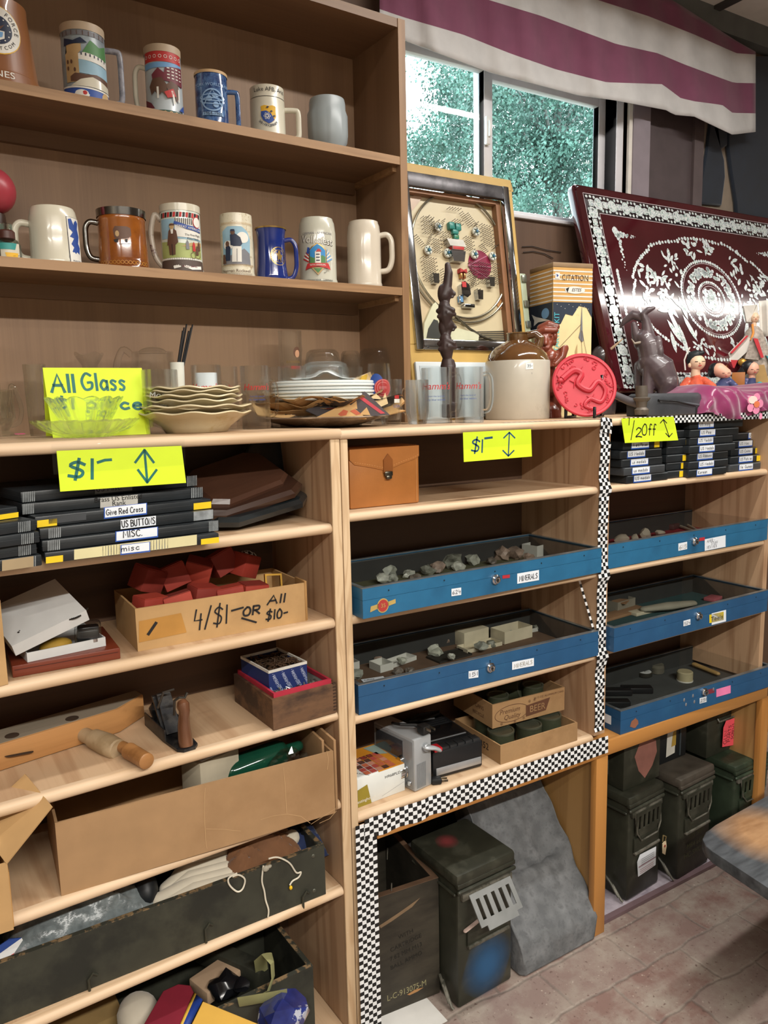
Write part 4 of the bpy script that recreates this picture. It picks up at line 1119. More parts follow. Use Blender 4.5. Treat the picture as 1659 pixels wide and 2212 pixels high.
m=MB();m.mat(inkr).flat([(-.004,.006),(.008,.006),(.008,.014),(-.004,.014)]);m.mat(inkw).flat([(-.005,-.01),(.010,-.01),(.010,.016),(-.005,.016)][:0]or[(-.005,-.004),(.010,-.004),(.010,.005),(-.005,.005)]);m.mat(inkb).text('USA',.010,.002,-.012)
m.wrap(rf,h*.52,.5);m.build('printed_logo',None,parent=t)
neon=mat('neon_card','#d3ea2b',0.6,var=0.02)
marker=mat('marker_green','#1f6b62',0.5,var=.15);markerb=mat('marker_blue','#23506f',0.5,var=.2);markerk=mat('marker_black','#1b1a1c',0.5)
bl=onv(114,943,.165);br_=onv(325,936,.155);bl.z=br_.z=TA
ex=(br_-bl).normalized();back=V((-ex.y,ex.x,0))
mid=(bl+br_)/2
hh=hgt(bl+back*.045,87,794.6)
wd=(br_-bl).length
t=thing('tent_sign','folded neon yellow card hand lettered All Glass, standing on the counter','sign',mid,atan2(ex.y,ex.x))
fold=.045
xl=-wd/2;xr=wd/2
q=lambda px_,py_:None
m=MB();m.loft([[(xl,0,0),(xr,0,0)],[(xl-.002,fold,hh),(xr+.002,fold,hh)],[(xl,fold*2.1,.001),(xr,fold*2.1,.001)]],closed=False)
m.build('card',neon,parent=t,solid=.0007,flat=True)
sl=atan2(fold,hh)
PT=Plane(bl,ex,(back*fold+V((0,0,hh))))
m=MB();m.mat(marker)
def penpx(P,m,body,x0,y0,x1,h_px,wd_=None):
 """hand lettering whose left foot sits at one pixel of the face; x1 sets the pen pitch"""
 a=P.px(x0,y0);b=P.px(x1,y0);u=P.px(x0,y0-h_px)
 h_=u[1]-a[1]
 L=sum((HAND[ch][0]+.22 if ch in HAND else .4)for ch in body)-.22
 sx_=hypot(b[0]-a[0],b[1]-a[1])/(L*h_)
 m.hand(body,h_,a[0],a[1],wd=wd_ or h_*.1,sx=sx_,rot=atan2(b[1]-a[1],b[0]-a[0]))
penpx(PT,m,'All',112,847,162,38,.006)
penpx(PT,m,'Glass',178,843,271,36,.0052)
penpx(PT,m,'$1 piece',118,884,306,24,.0055)
m.lay(PT.M());o=m.build('lettering',None);o.parent=t;o.matrix_parent_inverse=Matrix.Translation(-mid)if False else(Matrix.Translation(mid)@Matrix.Rotation(atan2(ex.y,ex.x),4,'Z')).inverted()
c,R,h=cylz(78,299,948,908,TA)
sc=lambda n,k,zz=0:(lambda a,r,z:(r*(1+k*abs(sin(a*n))*(r/R)),z+zz*abs(sin(a*n))*(r/R)**2))
t=thing('glass_dish','wide cut glass dish in front of the tent sign','dish',c,facing(c))
MB().lathe([(0,.001),(R*.45,0),(R*.48,.003),(R*.8,.016),(R*.97,.030),(R*.98,.034),(R*.8,.022),(R*.46,.008),(0,.006)],72,fn=lambda a,r,z:(r*(1+.03*abs(sin(a*12))*(1 if r>R*.7 else 0)),z+.0012*sin(a*24)*(r/R))).build('body',cut,parent=t,smooth=20)
cb=c.copy();cb.z=TA+.0085
Rb=(270-116)/2/FPX*depth(cb);hb=hgt(cb-hdir(cb)*Rb,193,861)
t=thing('glass_bowl','fluted cut glass bowl sitting in the cut glass dish','bowl',cb,facing(cb)+.2)
MB().lathe([(0,.004),(Rb*.55,0),(Rb*.56,.004),(Rb*.66,hb*.4),(Rb*.97,hb*.97),(Rb*.96,hb),(Rb*.9,hb*.98),(Rb*.58,hb*.42),(Rb*.46,hb*.14),(0,hb*.12)],84,fn=lambda a,r,z:(r*(1+.075*abs(sin(a*7))),z+.005*abs(sin(a*7))*(z/hb)**3)).build('body',cut,parent=t,smooth=30)
ivory=mat('cream_plate','#cfc2a0',0.22,var=0.05,coat=.3,c2='#b9a473',ws=14,lo=.55,hi=.7)
c,Rf,h=cylz(352,500,936,843,TA)
pxm=FPX/depth(c)
stack=[(545,310,.040,.0),(538,316,.030,.3),(548,314,.022,.6),(526,326,.018,.2),(527,324,.018,.9),(524,330,.018,.5),(525,331,.018,1.3)]
z=TA
wordp=['lowest and deepest','second from the bottom','third from the bottom','middle','third from the top','second from the top','topmost']
for i,(xr_,xl_,hh,ph)in enumerate(stack):
 Rp=(xr_-xl_)/2/pxm
 dx=((xr_+xl_)/2-428)/pxm
 t=thing('scalloped_plate','cream scalloped plate, %s of the stack right of the tent sign'%wordp[i],'plate',c+CR*dx+V((0,0,z-TA-CR.z*dx)),ph,group='cream plates in a stack')
 wv=lambda a,r,zz,Rp=Rp,hh=hh,ph=ph:(r*(1+.02*sin(a*9)*(1 if r>Rp*.8 else 0)),zz+.0022*sin(a*9)*(r/Rp)**3*(1 if r>Rp*.7 else 0))
 MB().lathe([(0,.002),(Rp*.52,0),(Rp*.56,.001),(Rp*.62,hh*.3),(Rp*.82,hh*.72),(Rp*.985,hh*.97),(Rp,hh),(Rp*.98,hh+.0026),(Rp*.8,hh*.72+.004),(Rp*.6,hh*.3+.004),(Rp*.5,.005),(0,.005)],90,fn=wv).build('plate',ivory,parent=t,smooth=50)
 z+=hgt(c,428,936-(0,30,42,58,68,78,85,93)[i+1])-hgt(c,428,936-(0,30,42,58,68,78,85,93)[i])if i else .020
news=[]
for i,(c1,c2_,lo_,hi_)in enumerate((('#c09a68','#2f2a2c',.55,.57),('#c49c6a','#8c3a30',.58,.6),('#b88f5e','#3a3335',.50,.52),('#c9a878','#8d7350',.55,.6))):
 news.append(mat('newsprint_%d'%i,c1,.85,var=.06,c2=c2_,lo=lo_,hi=hi_,ws=11,stretch=(1,1.6,1)))
c,Rf,h=cylz(628,768,922,905,TA)
pxm=FPX/depth(c)
t=thing('serving_plate','wide brown rimmed serving plate under the crumpled newspaper','plate',c,0)
Rp=(838-556)/2/pxm
MB().lathe([(0,.002),(Rp*.5,0),(Rp*.55,.001),(Rp*.75,.010),(Rp*.98,.0205),(Rp,.0215),(Rp*.98,.024),(Rp*.75,.015),(Rp*.5,.006),(0,.005)],72).build('plate',mat('plate_brown','#6f5a48',.25,coat=.4,c2='#a5917a',ws=6),parent=t)
TRI=lambda x:2*abs(2*(x-math.floor(x+.5)))-1
def paper(label,cx,R,z0,up,seed,mt,sq=.8,ph=0,amp=.010,v=0):
 rn=random.Random(seed);ks=[(rn.randint(3,9),rn.uniform(0,6))for _ in range(4)]
 cc=c+CR*((cx-695)/pxm);cc.z=z0
 def g(i,j):
  a=2*pi*i
  rr=R*(j*.55+.45)*(1+.14*TRI(a/2/pi*4+ph)+.06*TRI(a/2/pi*7+seed))
  wv=sum(TRI(k*a/2/pi+p)for k,p in ks)/2.2
  return(rr*cos(a),rr*sin(a)*sq,max(-.4*amp,up*j**1.6+amp*wv*j*(.6+.8*abs(sin(a*2+seed)))))
 m=MB();m.grid(64,6,g,wrapx=True)
 return one(m,'newspaper_sheet',mt,label,'newspaper',cc,facing(cc),group='newspaper between the plates',flat=True,solid=.0005)
zb=TA+.008
paper('lowest crumpled newspaper sheet, resting on the serving plate',690,.135,zb+.018,.016,3,news[1],ph=.1,amp=.007)
paper('crumpled newspaper sheet with dark print, second from the serving plate',685,.150,zb+.027,.022,8,news[0],ph=.35,amp=.008)
paper('crumpled newspaper sheet folded wide to the right, third from the serving plate',716,.158,zb+.034,.024,13,news[2],ph=.55,amp=.009)
paper('crumpled newspaper sheet just under the white plates',690,.140,zb+.042,.026,21,news[3],ph=.8,amp=.010)
def corner(label,pts_px,dv,mt,th=.003):
 """folded newspaper corner standing up: outline on an upright plane in front of the stack"""
 o_=c-hdir(c)*dv
 n=-hdir(c);e=V((-n.y,n.x,0))
 P=Plane(o_,e,V((0,0,1))+n*-.45)
 m=MB();pp=P.pts(pts_px)
 k=len(pp)
 fr_=[m.v((x,y,0))for x,y in pp];bk=[m.v((x,y*.96,-th-.012*(y-pp[0][1])/.05))for x,y in pp]
 m.f(fr_);m.f(bk[::-1])
 for i in range(k):m.f([fr_[i],fr_[(i+1)%k],bk[(i+1)%k],bk[i]])
 for v_ in m.bm.verts:v_.co=P.M()@v_.co
 return m.build('newspaper_fold',mt,flat=True),P
def nfold(label,px_,dv,mt,extra=()):
 o,P=corner(label,px_,dv,mt)
 tag(o,label,'newspaper','newspaper between the plates')
 for pts_,m2 in extra:
  m=MB();m.mat(m2).flat(P.pts(pts_));m.lay(P.M(),.0006);m.build('printed_picture',None,parent=o)
 return o
tanp=mat('newsprint_plain','#c29a66',.85,var=.06)
nfold('folded newspaper corner with a red picture, left of the two peaks',[(660,886),(722,848),(736,853),(752,872),(720,892),(690,900)],.118,mat('newsprint_dark','#3b3536',.8),[([(700,866),(716,855),(730,866),(722,876),(706,878)],mat('news_red','#b04a36',.7))])
nfold('folded newspaper corner with a red stripe, right peak',[(744,886),(783,842),(796,852),(842,896),(800,898)],.121,mat('newsprint_grey','#4a4344',.8),[([(775,860),(782,856),(832,893),(822,894)],mat('news_red2','#b23c46',.7)),([(752,880),(770,866),(772,884)],tanp),([(776,896),(792,880),(800,897)],tanp)])
nfold('folded newspaper corner in front with red outlined pictures',[(676,905),(748,870),(756,874),(792,904)],.127,tanp,[([(730,895),(742,885),(752,888),(748,897),(736,899)],mat('news_orange','#b5583a',.7)),([(756,888),(766,884),(780,894),(770,897)],mat('news_orange','#b5583a',.7))])
nfold('folded newspaper tip sticking out on the right',[(800,893),(846,876),(868,858),(874,866),(856,884),(876,886),(834,897)],.06,tanp)
nfold('newspaper tip curling out on the left',[(556,896),(536,858),(553,876),(590,890),(640,896),(620,903)],.09,news[0])
nfold('small newspaper scrap printed with letters beside the white plates',[(795,862),(812,850),(826,864),(832,848),(838,870),(822,878)],.10,mat('newsprint_pale','#cdb488',.85))
opal=mat('opal_white','#dfe6e4',0.2,var=0.015,coat=.3)
z=zb+.048
cw=c+CR*(4/pxm)
wl=['bottom','second from the bottom','third from the bottom','third from the top','second from the top','top']
hts=[870,858,851,844,837,831]
for i,w_ in enumerate(wl):
 Rp=((812-588)/2-(6 if i==0 else 2*(i%2)))/pxm
 zz=TA+hgt(V((cw.x,cw.y,TA)),699,hts[i])
 t=thing('white_plate','white opal plate, %s of the stack among newspaper'%w_,'plate',(cw.x,cw.y,zz-.006),0,group='white plates in a stack')
 e=.014 if i==0 else .008
 MB().lathe([(0,.002),(Rp*.6,0),(Rp*.64,.001),(Rp*.78,e*.5),(Rp*.985,e-.001),(Rp,e+.0005),(Rp,e+.004),(Rp*.985,e+.0055),(Rp*.76,e*.5+.004),(Rp*.6,.0045),(0,.0045)],64).build('plate',opal,parent=t)
rn=random.Random(9)
zt_=TA+hgt(V((cw.x,cw.y,TA)),699,829)+.010
tk=[(rn.randint(2,7),rn.uniform(0,6))for _ in range(5)]
def tis(i,j):
 a=2*pi*i;wv=sum(sin(k*a+p)for k,p in tk)/3
 return((.008+.066*j)*cos(a)*(1+.12*wv),(.006+.05*j)*sin(a)*(1+.1*wv),.022*math.exp(-((cos(a)*j-.1)/.35)**2)*(1-.4*j)+.006*abs(wv)*j)
one(MB().grid(48,8,tis,wrapx=True),'tissue_sheet',mat('tissue_white','#dcdfdd',.8,var=.03),'crumpled white tissue sheet on top of the white plates','paper',(cw.x,cw.y,zt_),facing(cw),solid=.0006)
o=nfold('colour printed newspaper scrap on top of the white plates',[(742,829),(762,820),(778,812),(800,803),(807,822),(800,829),(770,830)],.06,mat('newsprint_colour','#cda870',.8,c2='#d8d0c0',ws=16),[([(772,824),(782,812),(794,808),(792,820),(780,826)],mat('news_yellow','#c9a12c',.6)),([(745,828),(758,823),(764,828)],mat('news_orange','#b5583a',.7))])
clearfilm=pane('clear_film','#fafbfb',.6,.06)
def neon_sign(label,px4,frame,depth_off,parts,mk,film=True):
 """card hung on the counter edge; px4 = TL, TR, BR, BL as seen"""
 tl,tr,br2,bl2=[frame(*p)for p in px4]
 o_=bl2;e=(br2-bl2).normalized();u=((tl+tr)/2-(bl2+br2)/2).normalized()
 P=Plane(o_,e,(u-e*u.dot(e)))
 m=MB();pp=P.pts(px4)
 m.prism([(x,y)for x,y in pp][::-1],-.0006,.0002)
 for v_ in m.bm.verts:v_.co=P.M()@v_.co
 t=m.build('price_sign',neon,flat=True);tag(t,label,'sign')
 for k_,nm_ in enumerate(('lettering','arrow')):
  m=MB();m.mat(mk);parts[k_](P,m);m.lay(P.M(),.0004);m.build(nm_,None,parent=t)
 if film:
  (x0,y0),(x1,y1)=P.px(*px4[0]),P.px(*px4[1])
  m=MB();m.poly([(x0-.008,y0-.040,.0012),(x1+.006,y1-.036,.0012),(x1+.006,y1+.012,.0016),(x0-.008,y0+.012,.0016)])
  for v_ in m.bm.verts:v_.co=P.M()@v_.co
  m.build('clear_tape',clearfilm,parent=t,flat=True)
 return t,P
def arrow(P,m,top,bot,hw,hh,wd_):
 a,b=P.px(*top),P.px(*bot)
 m.line([(a[0],a[1]-.002),(b[0],b[1]+.002)],wd_)
 for q,s in((top,1),(bot,-1)):
  p=[P.px(q[0]-hw,q[1]+s*hh),P.px(*q),P.px(q[0]+hw,q[1]+s*hh)]
  m.line(p[:2],wd_);m.line(p[1:],wd_)
FA=lambda v:(lambda x,y:onv(x,y,v))
FBp=lambda y_:(lambda x,y:on(x,y,1,y_))
def L1(P,m):
 penpx(P,m,'$',148,1032,184,36,.0055);penpx(P,m,'1',196,1034,202,42,.0055)
 m.line(P.pts([(211,999),(226,994),(240,993)]),.005)
def K1(P,m):arrow(P,m,(312,972),(318,1042),20,27,.0045)
neon_sign('wide neon yellow price sign reading $1 taped over the stacked black cases',[(122,974),(392,963),(402,1043),(130,1062)],FA(-.010),0,(L1,K1),marker)
def L2(P,m):
 penpx(P,m,'$',1018,976,1036,28,.0042);penpx(P,m,'1',1040,977,1042,27,.0042)
 m.line(P.pts([(1047,947),(1063,945)]),.005)
def K2(P,m):arrow(P,m,(1100,934),(1098,985),12,12,.0036)
neon_sign('neon yellow price sign reading $1 taped under the middle counter edge',[(1000,934),(1147,927),(1149,986),(1002,998)],FBp(YB-.012),0,(L2,K2),markerb)
def L3(P,m):
 penpx(P,m,'1',1358,918,1359,14,.0030);penpx(P,m,'/',1363,946,1368,34,.0030);penpx(P,m,'2',1373,944,1385,20,.0034)
 penpx(P,m,'Off',1386,940,1415,24,.0034)
def K3(P,m):arrow(P,m,(1433,906),(1445,944),7,8,.0030)
neon_sign('neon yellow sign reading half off over the right medal cases',[(1342,904),(1455,900),(1465,951),(1350,957)],FBp(YB-.014),0,(L3,K3),markerk)

# ================================================================ on the middle counter
def fig(px_,py_,z):
 """place to carve a figure: its foot seen at one pixel of height z; m() turns pixels into local metres"""
 o=on(px_,py_,2,z)if not isinstance(z,(tuple,list))else V(z)
 s=depth(o)/FPX
 return o,facing(o),s
def fp(o,y):
 """pixel-like drawing helper: returns f(x, yy, d) in the facing frame of o"""
 q=o-CAM
 X0=q.dot(CR)/q.dot(CF)*FPX+PW/2;Y0=PH/2-q.dot(CU)/q.dot(CF)*FPX
 s=q.dot(CF)/FPX
 k=0.022
 def f(x,yy,d=0.0):return((x-X0+(yy-Y0)*k)*s/cos(facing(o)+YAW),d,(Y0-yy)*s)
 return f,s
t,R,h,rf=glassmug('dimpled glass mug with a thumbprint handle, at the left end of the middle counter',(878,926,820),TB,c=cylz(878,926,917,820,TB),prof=[(.72,0),(.8,.03),(.98,.3),(1,.6),(.98,1)],hd=(.78,.25,.35,pi*.93,.8,'d'),fn=octo(8,.05))
pan=lambda n,k:(lambda a,r,z:(r*(1-k*abs(sin(a*n/2))**4),z))
t,R,h,rf=glassmug('tall glass mug with red script, in front and left of the crock jug',None,TB,c=cylz(911,977,915,793,TB),hd=(.86,.16,.5,0,.8,'d'),fn=pan(10,.03),hr=.16);hamms(t,R,h,rf,-.05)
t,R,h,rf=glassmug('tall glass mug with red script, touching the crock jug',None,TB,c=cylz(983,1045,914,792,TB),hd=(.86,.2,.55,0,.8,'d'),fn=pan(10,.03),hr=.16);hamms(t,R,h,rf,-.1)
c,R,h=cylz(1049,1186,907,713,TB)
t=thing('crock_jug','two tone stoneware crock jug, brown shoulder over a grey body','jug',c,facing(c))
MB().lathe([(0,0),(R*.97,0),(R,.004),(R,h*.66),(R*.985,h*.675)],64).build('body',mat('crock_grey','#b9b3a5',.3,var=.04,c2='#9c9384',ws=9,lo=.6,hi=.75,coat=.3),parent=t)
MB().lathe([(R*.985,h*.66),(R*.98,h*.68),(R*.9,h*.75),(R*.72,h*.83),(R*.45,h*.885),(R*.33,h*.91),(R*.33,h*.985),(R*.36,h*.99),(R*.34,h),(R*.25,h),(R*.25,h*.9),(0,h*.9)],64).build('shoulder',mat('crock_brown','#5a3b1e',.1,c2='#7d6540',ws=7,coat=1,var=.2),parent=t)
m=MB();m.tube([(R*.30,0,h*.965),(R*.55,0,h*.985),(R*.70,0,h*.93),(R*.66,0,h*.86),(R*.56,0,h*.84)],R*.10,12,flat=1.3);m.build('handle',MATS['crock_brown'],parent=t)
m=MB();m.mat(mat('sticker_white','#e8ebe8',.5)).flat([(-.011,-.009),(.011,-.008),(.0105,.009),(-.0105,.0085)]);m.mat(markerb).hand('35-',.008,-.006,-.003,.0009,1)
m.wrap(R*1.0,h*.6,.36);m.build('price_sticker',None,parent=t)
m=MB();m.mat(inkgr).text('5',.006,0,0);m.wrap(R*1.0,h*.52,.44);m.build('stamp',None,parent=t)
ebony=mat('carved_dark_wood','#3a2c2a',.42,var=.2,vs=30)
o=on(972,902,1,1.655);o.z=TB;rz=facing(o)
f,s=fp(o,0)
t=thing('carved_totem','dark carved wood figure of two stacked busts with a tall headdress','figurine',o,rz)
m=MB()
m.box(*f(955,902,-.02),*[a for a in f(990,872,.02)],bev=.003)
m.limb([f(972,870),f(972,800)],[15*s,17*s])
m.loft([[tuple(V(f(972,793))+V((cos(a)*17*s,sin(a)*14*s,0)))for a in[k*pi/6 for k in range(12)]],[tuple(V(f(972,779))+V((cos(a)*13*s,sin(a)*12*s,0)))for a in[k*pi/6 for k in range(12)]]])
def bust(yc):
 m.limb([f(971,yc+30),f(969,yc+10),f(968,yc-8)],[12*s,20*s,17*s],14,.8)
 m.limb([f(954,yc-2,-.006),f(970,yc-10,-.014),f(986,yc-2,-.016)],[5*s,6*s,5*s])
 m.limb([f(956,yc+10,-.012),f(974,yc+4,-.018),f(988,yc+6,-.010)],[5*s,6*s,5*s])
 m.limb([f(970,yc-12),f(973,yc-28)],[8*s,8*s])
 m.ell(f(975,yc-42),(11*s,12*s,15*s));m.ell(f(964,yc-38),(10*s,11*s,20*s))
 m.limb([f(985,yc-44),f(990,yc-36)],[2.5*s,3.5*s]);m.ell(f(985,yc-30),(4*s,4*s,2.5*s))
bust(748);bust(680)
m.limb([f(968,646),f(976,622),f(979,600),f(977,584)],[14*s,10*s,9*s,6*s],14)
m.limb([f(962,645),f(990,641)],[4*s,3*s])
m.build('carving',ebony,parent=t,remesh=.0022,smoothit=2)
rosew=mat('carved_red_wood','#7c3d2b',.3,var=.2,vs=25,coat=.3)
o=on(1188,903,1,1.70);o.z=TB;rz=facing(o);f,s=fp(o,0)
t=thing('carved_man','red brown carved wood man with a headband, between the jug and red plate','figurine',o,rz)
m=MB()
m.limb([f(1190,905-4),f(1190,893)],[26*s,24*s],16,.9)
m.limb([f(1178,893),f(1180,850),f(1188,835)],[12*s,11*s,14*s]);m.limb([f(1200,893),f(1203,850),f(1196,830)],[12*s,11*s,14*s])
m.limb([f(1192,842),f(1186,805),f(1190,775)],[18*s,17*s,20*s],16,.8)
m.limb([f(1174,782),f(1206,774)],[11*s,12*s])
m.limb([f(1208,768,.004),f(1220,757,.0),f(1214,776,-.012),f(1198,792,-.03)],[10*s,10*s,8*s,6*s])
m.limb([f(1170,778,-.01),f(1164,800,-.02),f(1184,792,-.035)],[9*s,7*s,6*s])
for i in range(4):m.limb([f(1186+i*2.5,795-i*5,-.034),f(1196+i*1.5,793-i*5,-.042)],[2.8*s,2.4*s],8)
m.limb([f(1184,776),f(1182,756)],[9*s,9*s])
m.ell(f(1181,740),(17*s,17*s,24*s));m.ell(f(1181,756,-.010),(11*s,10*s,9*s))
m.limb([f(1181,734,-.020),f(1181,746,-.028)],[3*s,5*s],8);m.limb([f(1172,744,-.014),f(1174,752,-.016)],[5*s,4*s],8);m.limb([f(1190,744,-.014),f(1188,752,-.016)],[5*s,4*s],8)
m.limb([f(1175,755,-.022),f(1187,755,-.022)],[2*s,2*s],8)
for x in(1173,1189):m.limb([f(x-5,731,-.017),f(x+5,730,-.019)],[2.6*s,2.6*s],8);m.ell(f(x,736,-.017),(4*s,2.5*s,2.2*s),8)
m.ell(f(1162,742),(4*s,6*s,9*s));m.ell(f(1166,728,.004),(8*s,12*s,14*s));m.ell(f(1200,742),(4*s,6*s,9*s));m.ell(f(1200,730,.004),(6*s,12*s,12*s))
m.limb([f(1163,724,-.010),f(1180,718,-.017),f(1202,719,-.008)],[6*s,7*s,6*s]);m.limb([f(1172,713),f(1188,706),f(1204,711)],[9*s,10*s,7*s])
m.build('carving',rosew,parent=t,remesh=.0022,smoothit=2)
red=mat('cinnabar_red','#b92f3c',.45,var=.06)
pc=on(1262,832,1,1.565)
Rp=70/FPX*depth(pc)*1.02
ez_=V((-.40,-.86,.32)).normalized()
ex_=V((0,0,1)).cross(ez_).normalized();ey_=ez_.cross(ex_)
base=pc-ey_*Rp
Mp=Matrix(((ex_.x,ey_.x,ez_.x,pc.x),(ex_.y,ey_.y,ez_.y,pc.y),(ex_.z,ey_.z,ez_.z,pc.z),(0,0,0,1)))
t=thing('dragon_plate','round red plate with a raised dragon, leaning on a black stand','plate',(pc.x,pc.y,TB),0)
inv=Matrix.Translation((-pc.x,-pc.y,-TB))
def tp(m,nm,mt,**kw):
 for v_ in m.bm.verts:v_.co=inv@(Mp@v_.co)
 return m.build(nm,mt,parent=t,**kw)
tp(MB().lathe([(0,-.008),(Rp*.9,-.008),(Rp,-.001),(Rp,.004),(Rp*.97,.006),(Rp*.91,.005),(Rp*.89,.001),(0,.001)],72),'plate',red)
m=MB();rn=random.Random(2)
bodyp=_cat([(-.045,.012),(-.020,.030),(-.004,.022),(-.014,.002),(.008,-.012),(.028,.006),(.042,-.012),(.030,-.036),(.008,-.030),(-.004,-.044),(.018,-.052)],6)
kk=Rp/.066
m.tube([(x*kk,y*kk,.002)for x,y in bodyp],[(.0062*(1-.6*i/len(bodyp))+.001)*kk for i in range(len(bodyp))],8)
for i in range(2,len(bodyp)-2,2):
 x,y=bodyp[i];m.ell((x*kk+.004,y*kk+.004,.005),.0024,8)
m.ell((-.048*kk,.010*kk,.004),(.011,.008,.006),12)
for a,b in((-.056,.022),(-.036,.026),(-.060,.004),(-.054,-.004)):m.tube([(-.048*kk,.010*kk,.004),(a*kk,b*kk,.004)],[.003,.001],6)
for x,y in((-.02,.005),(.012,-.03),(.036,.002),(-.008,.03)):
 for q in range(4):m.tube([(x*kk,y*kk,.003),((x+.012*cos(q*1.5+x*90))*kk,(y+.012*sin(q*1.5+x*90))*kk,.003)],[.0025,.0008],6)
for i in range(46):
 a=rn.uniform(0,6.28);r=rn.uniform(.62,.86)*Rp
 x,y=r*cos(a),r*sin(a);q0=rn.uniform(0,6.28)
 m.tube([(x+.006*cos(q0+q*.8)*(1-q*.12),y+.006*sin(q0+q*.8)*(1-q*.12),.0018)for q in range(6)],[.0022,.0021,.002,.0018,.0015,.0008],6)
tp(m,'dragon_relief',red)
t=thing('plate_stand','small black easel stand holding the red plate','stand',(pc.x,pc.y,TB),facing(pc)-.25)
blk=mat('lacquer_black','#17181b',.2,var=.05,coat=.5)
for sx in(-1,1):
 m=MB();m.box(sx*.040-.004,-.045,0,sx*.040+.004,.06,.008,.002);m.box(sx*.040-.004,-.045,0,sx*.040+.004,-.036,.032,.002);m.box(sx*.040-.004,.034,0,sx*.040+.004,.044,.12,.002);m.build('side_frame',blk,parent=t)
MB().box(-.036,.036,.05,.036,.042,.058).build('crossbar',blk,parent=t)
ZB_=hgt(V((1.70,1.78,TB)),1195,568)
a=V((1.70,1.78,TB));b=on(1280,572,2,TB+ZB_);c2_=on(1142,585,2,TB+ZB_)
ex=(V((b.x,b.y,0))-V((a.x,a.y,0)));w1=ex.length;rz=atan2(ex.y,ex.x);w2=(V((c2_.x,c2_.y,0))-V((a.x,a.y,0))).length
t=thing('rocket_kit_box','tall striped carton of a model rocket starter kit, standing before the window sill','box',a,rz)
tanb=mat('carton_tan','#c89a57',.6,var=.04);crm=mat('carton_cream','#e0cf9b',.6,var=.05,c2='#b79a5e',ws=7,lo=.62,hi=.72)
MB().box(0,0,0,w1,w2*.93,ZB_).build('carton',crm,parent=t)
MB().box(-.002,-.002,ZB_-.012,w1+.002,w2*.93+.002,ZB_+.003,.003).build('lid_fold',mat('carton_brown','#8c7355',.7),parent=t)
FPl=Plane(a,ex,(0,0,1));exl=V((cos(rz+pi/2),sin(rz+pi/2),0));LPl=Plane(a+exl*w2*.93,-exl,(0,0,1))
inv=(Matrix.Translation(a)@Matrix.Rotation(rz,4,'Z')).inverted()
def stick(P,nm,fn,par,inv_=None,lift=.0006):
 m=MB();fn(m,P);m.lay(P.M(),lift)
 o_=m.build(nm,None,parent=par);o_.data.transform(inv_ if inv_ is not None else inv);return o_
navy=mat('carton_navy','#27303f',.6,var=.1)
def fr_(m,P):
 W_,T=w1,ZB_
 m.mat(tanb).flat([(0,T-.115),(W_,T-.115),(W_,T-.012),(0,T-.012)])
 for i in range(8):m.mat(inkw).flat([(0,T-.02-i*.0125),(W_,T-.02-i*.0125),(W_,T-.024-i*.0125),(0,T-.024-i*.0125)],1)
 m.mat(crm).text('CITATION',.026,W_*.55,T-.042,2,sx=.85);m.mat(inkn).text('CITATION',.0235,W_*.55,T-.042,3,sx=.88)
 m.mat(inkw).disc(W_*.55,T-.078,.036,.011,2);m.mat(ink).text('ESTES',.0135,W_*.58,T-.078,3,shear=.3);m.flat([(W_*.31,T-.075),(W_*.40,T-.070),(W_*.36,T-.086)],3)
 m.mat(inkw).flat([(.006,T-.028),(.022,T-.028),(.022,T-.046),(.006,T-.046)],3);m.mat(inkb).flat([(.010,T-.032),(.018,T-.036),(.012,T-.042)],4)
 m.mat(navy).flat([(0,T-.115),(W_,T-.115),(W_,T-.16),(W_*.86,T-.13),(W_*.66,T-.125),(W_*.5,T-.155),(W_*.32,T-.15),(W_*.2,T-.18),(0,T-.19)],1)
 for q in range(9):m.mat(inkw).disc(W_*(.1+q*.1),T-.122-.006*(q%3),.001,layer=2)
 m.mat(inkgr).flat([(W_*.66,T-.22),(W_*.70,T-.20),(W_*.735,T-.12),(W_*.76,T-.20),(W_*.80,T-.23),(W_*.74,T-.235)],2)
 m.mat(inkn);m.line([(W_*.1,T-.26),(W_*.72,T-.18)],.0012,3);m.line([(W_*.74,T-.20),(W_*.98,T-.33)],.0010,3);m.line([(W_*.72,T-.2),(W_*.8,T-.36)],.0010,3)
 m.mat(inkt).flat([(W_*.52,T-.40),(W_*.58,T-.26),(W_*.63,T-.24),(W_*.64,T-.40)],2)
 m.mat(inkdn).flat([(W_*.5,T-.335),(W_*.78,T-.315),(W_*.78,T-.325),(W_*.5,T-.352)],3)
 m.mat(mat('carton_aqua','#4fb6c2',.6)).text('STARTER KIT',.026,.014,T-.21,3,rot=pi/2,sx=.85)
stick(FPl,'printed_front',fr_,t)
def lf_(m,P):
 W_,T=w2*.93,ZB_
 m.mat(tanb).flat([(0,T-.115),(W_,T-.115),(W_,T-.012),(0,T-.012)])
 for i in range(8):m.mat(inkw).flat([(0,T-.02-i*.0125),(W_,T-.02-i*.0125),(W_,T-.024-i*.0125),(0,T-.024-i*.0125)],1)
 m.mat(navy).flat([(0,T-.115),(W_,T-.115),(W_,T-.19),(0,T-.19)],1);m.mat(inklb).disc(W_*.7,T-.145,.022,.016,2)
 m.mat(inkw).flat([(W_*.1,T-.14),(W_*.3,T-.150),(W_*.9,T-.168),(W_*.4,T-.168),(W_*.2,T-.178),(W_*.22,T-.16)],3)
 m.mat(inkr).flat([(W_*.25,T-.20),(W_*.4,T-.202),(W_*.3,T-.22)],1);m.mat(inkn);m.line([(W_*.5,T-.2),(W_*.5,T-.3)],.001,1);m.line([(W_*.3,T-.24),(W_*.8,T-.32)],.001,1)
 for q in range(6):m.mat(inkgr).line([(W_*.15,T-.25-q*.014),(W_*.6,T-.25-q*.014)],.0012,1)
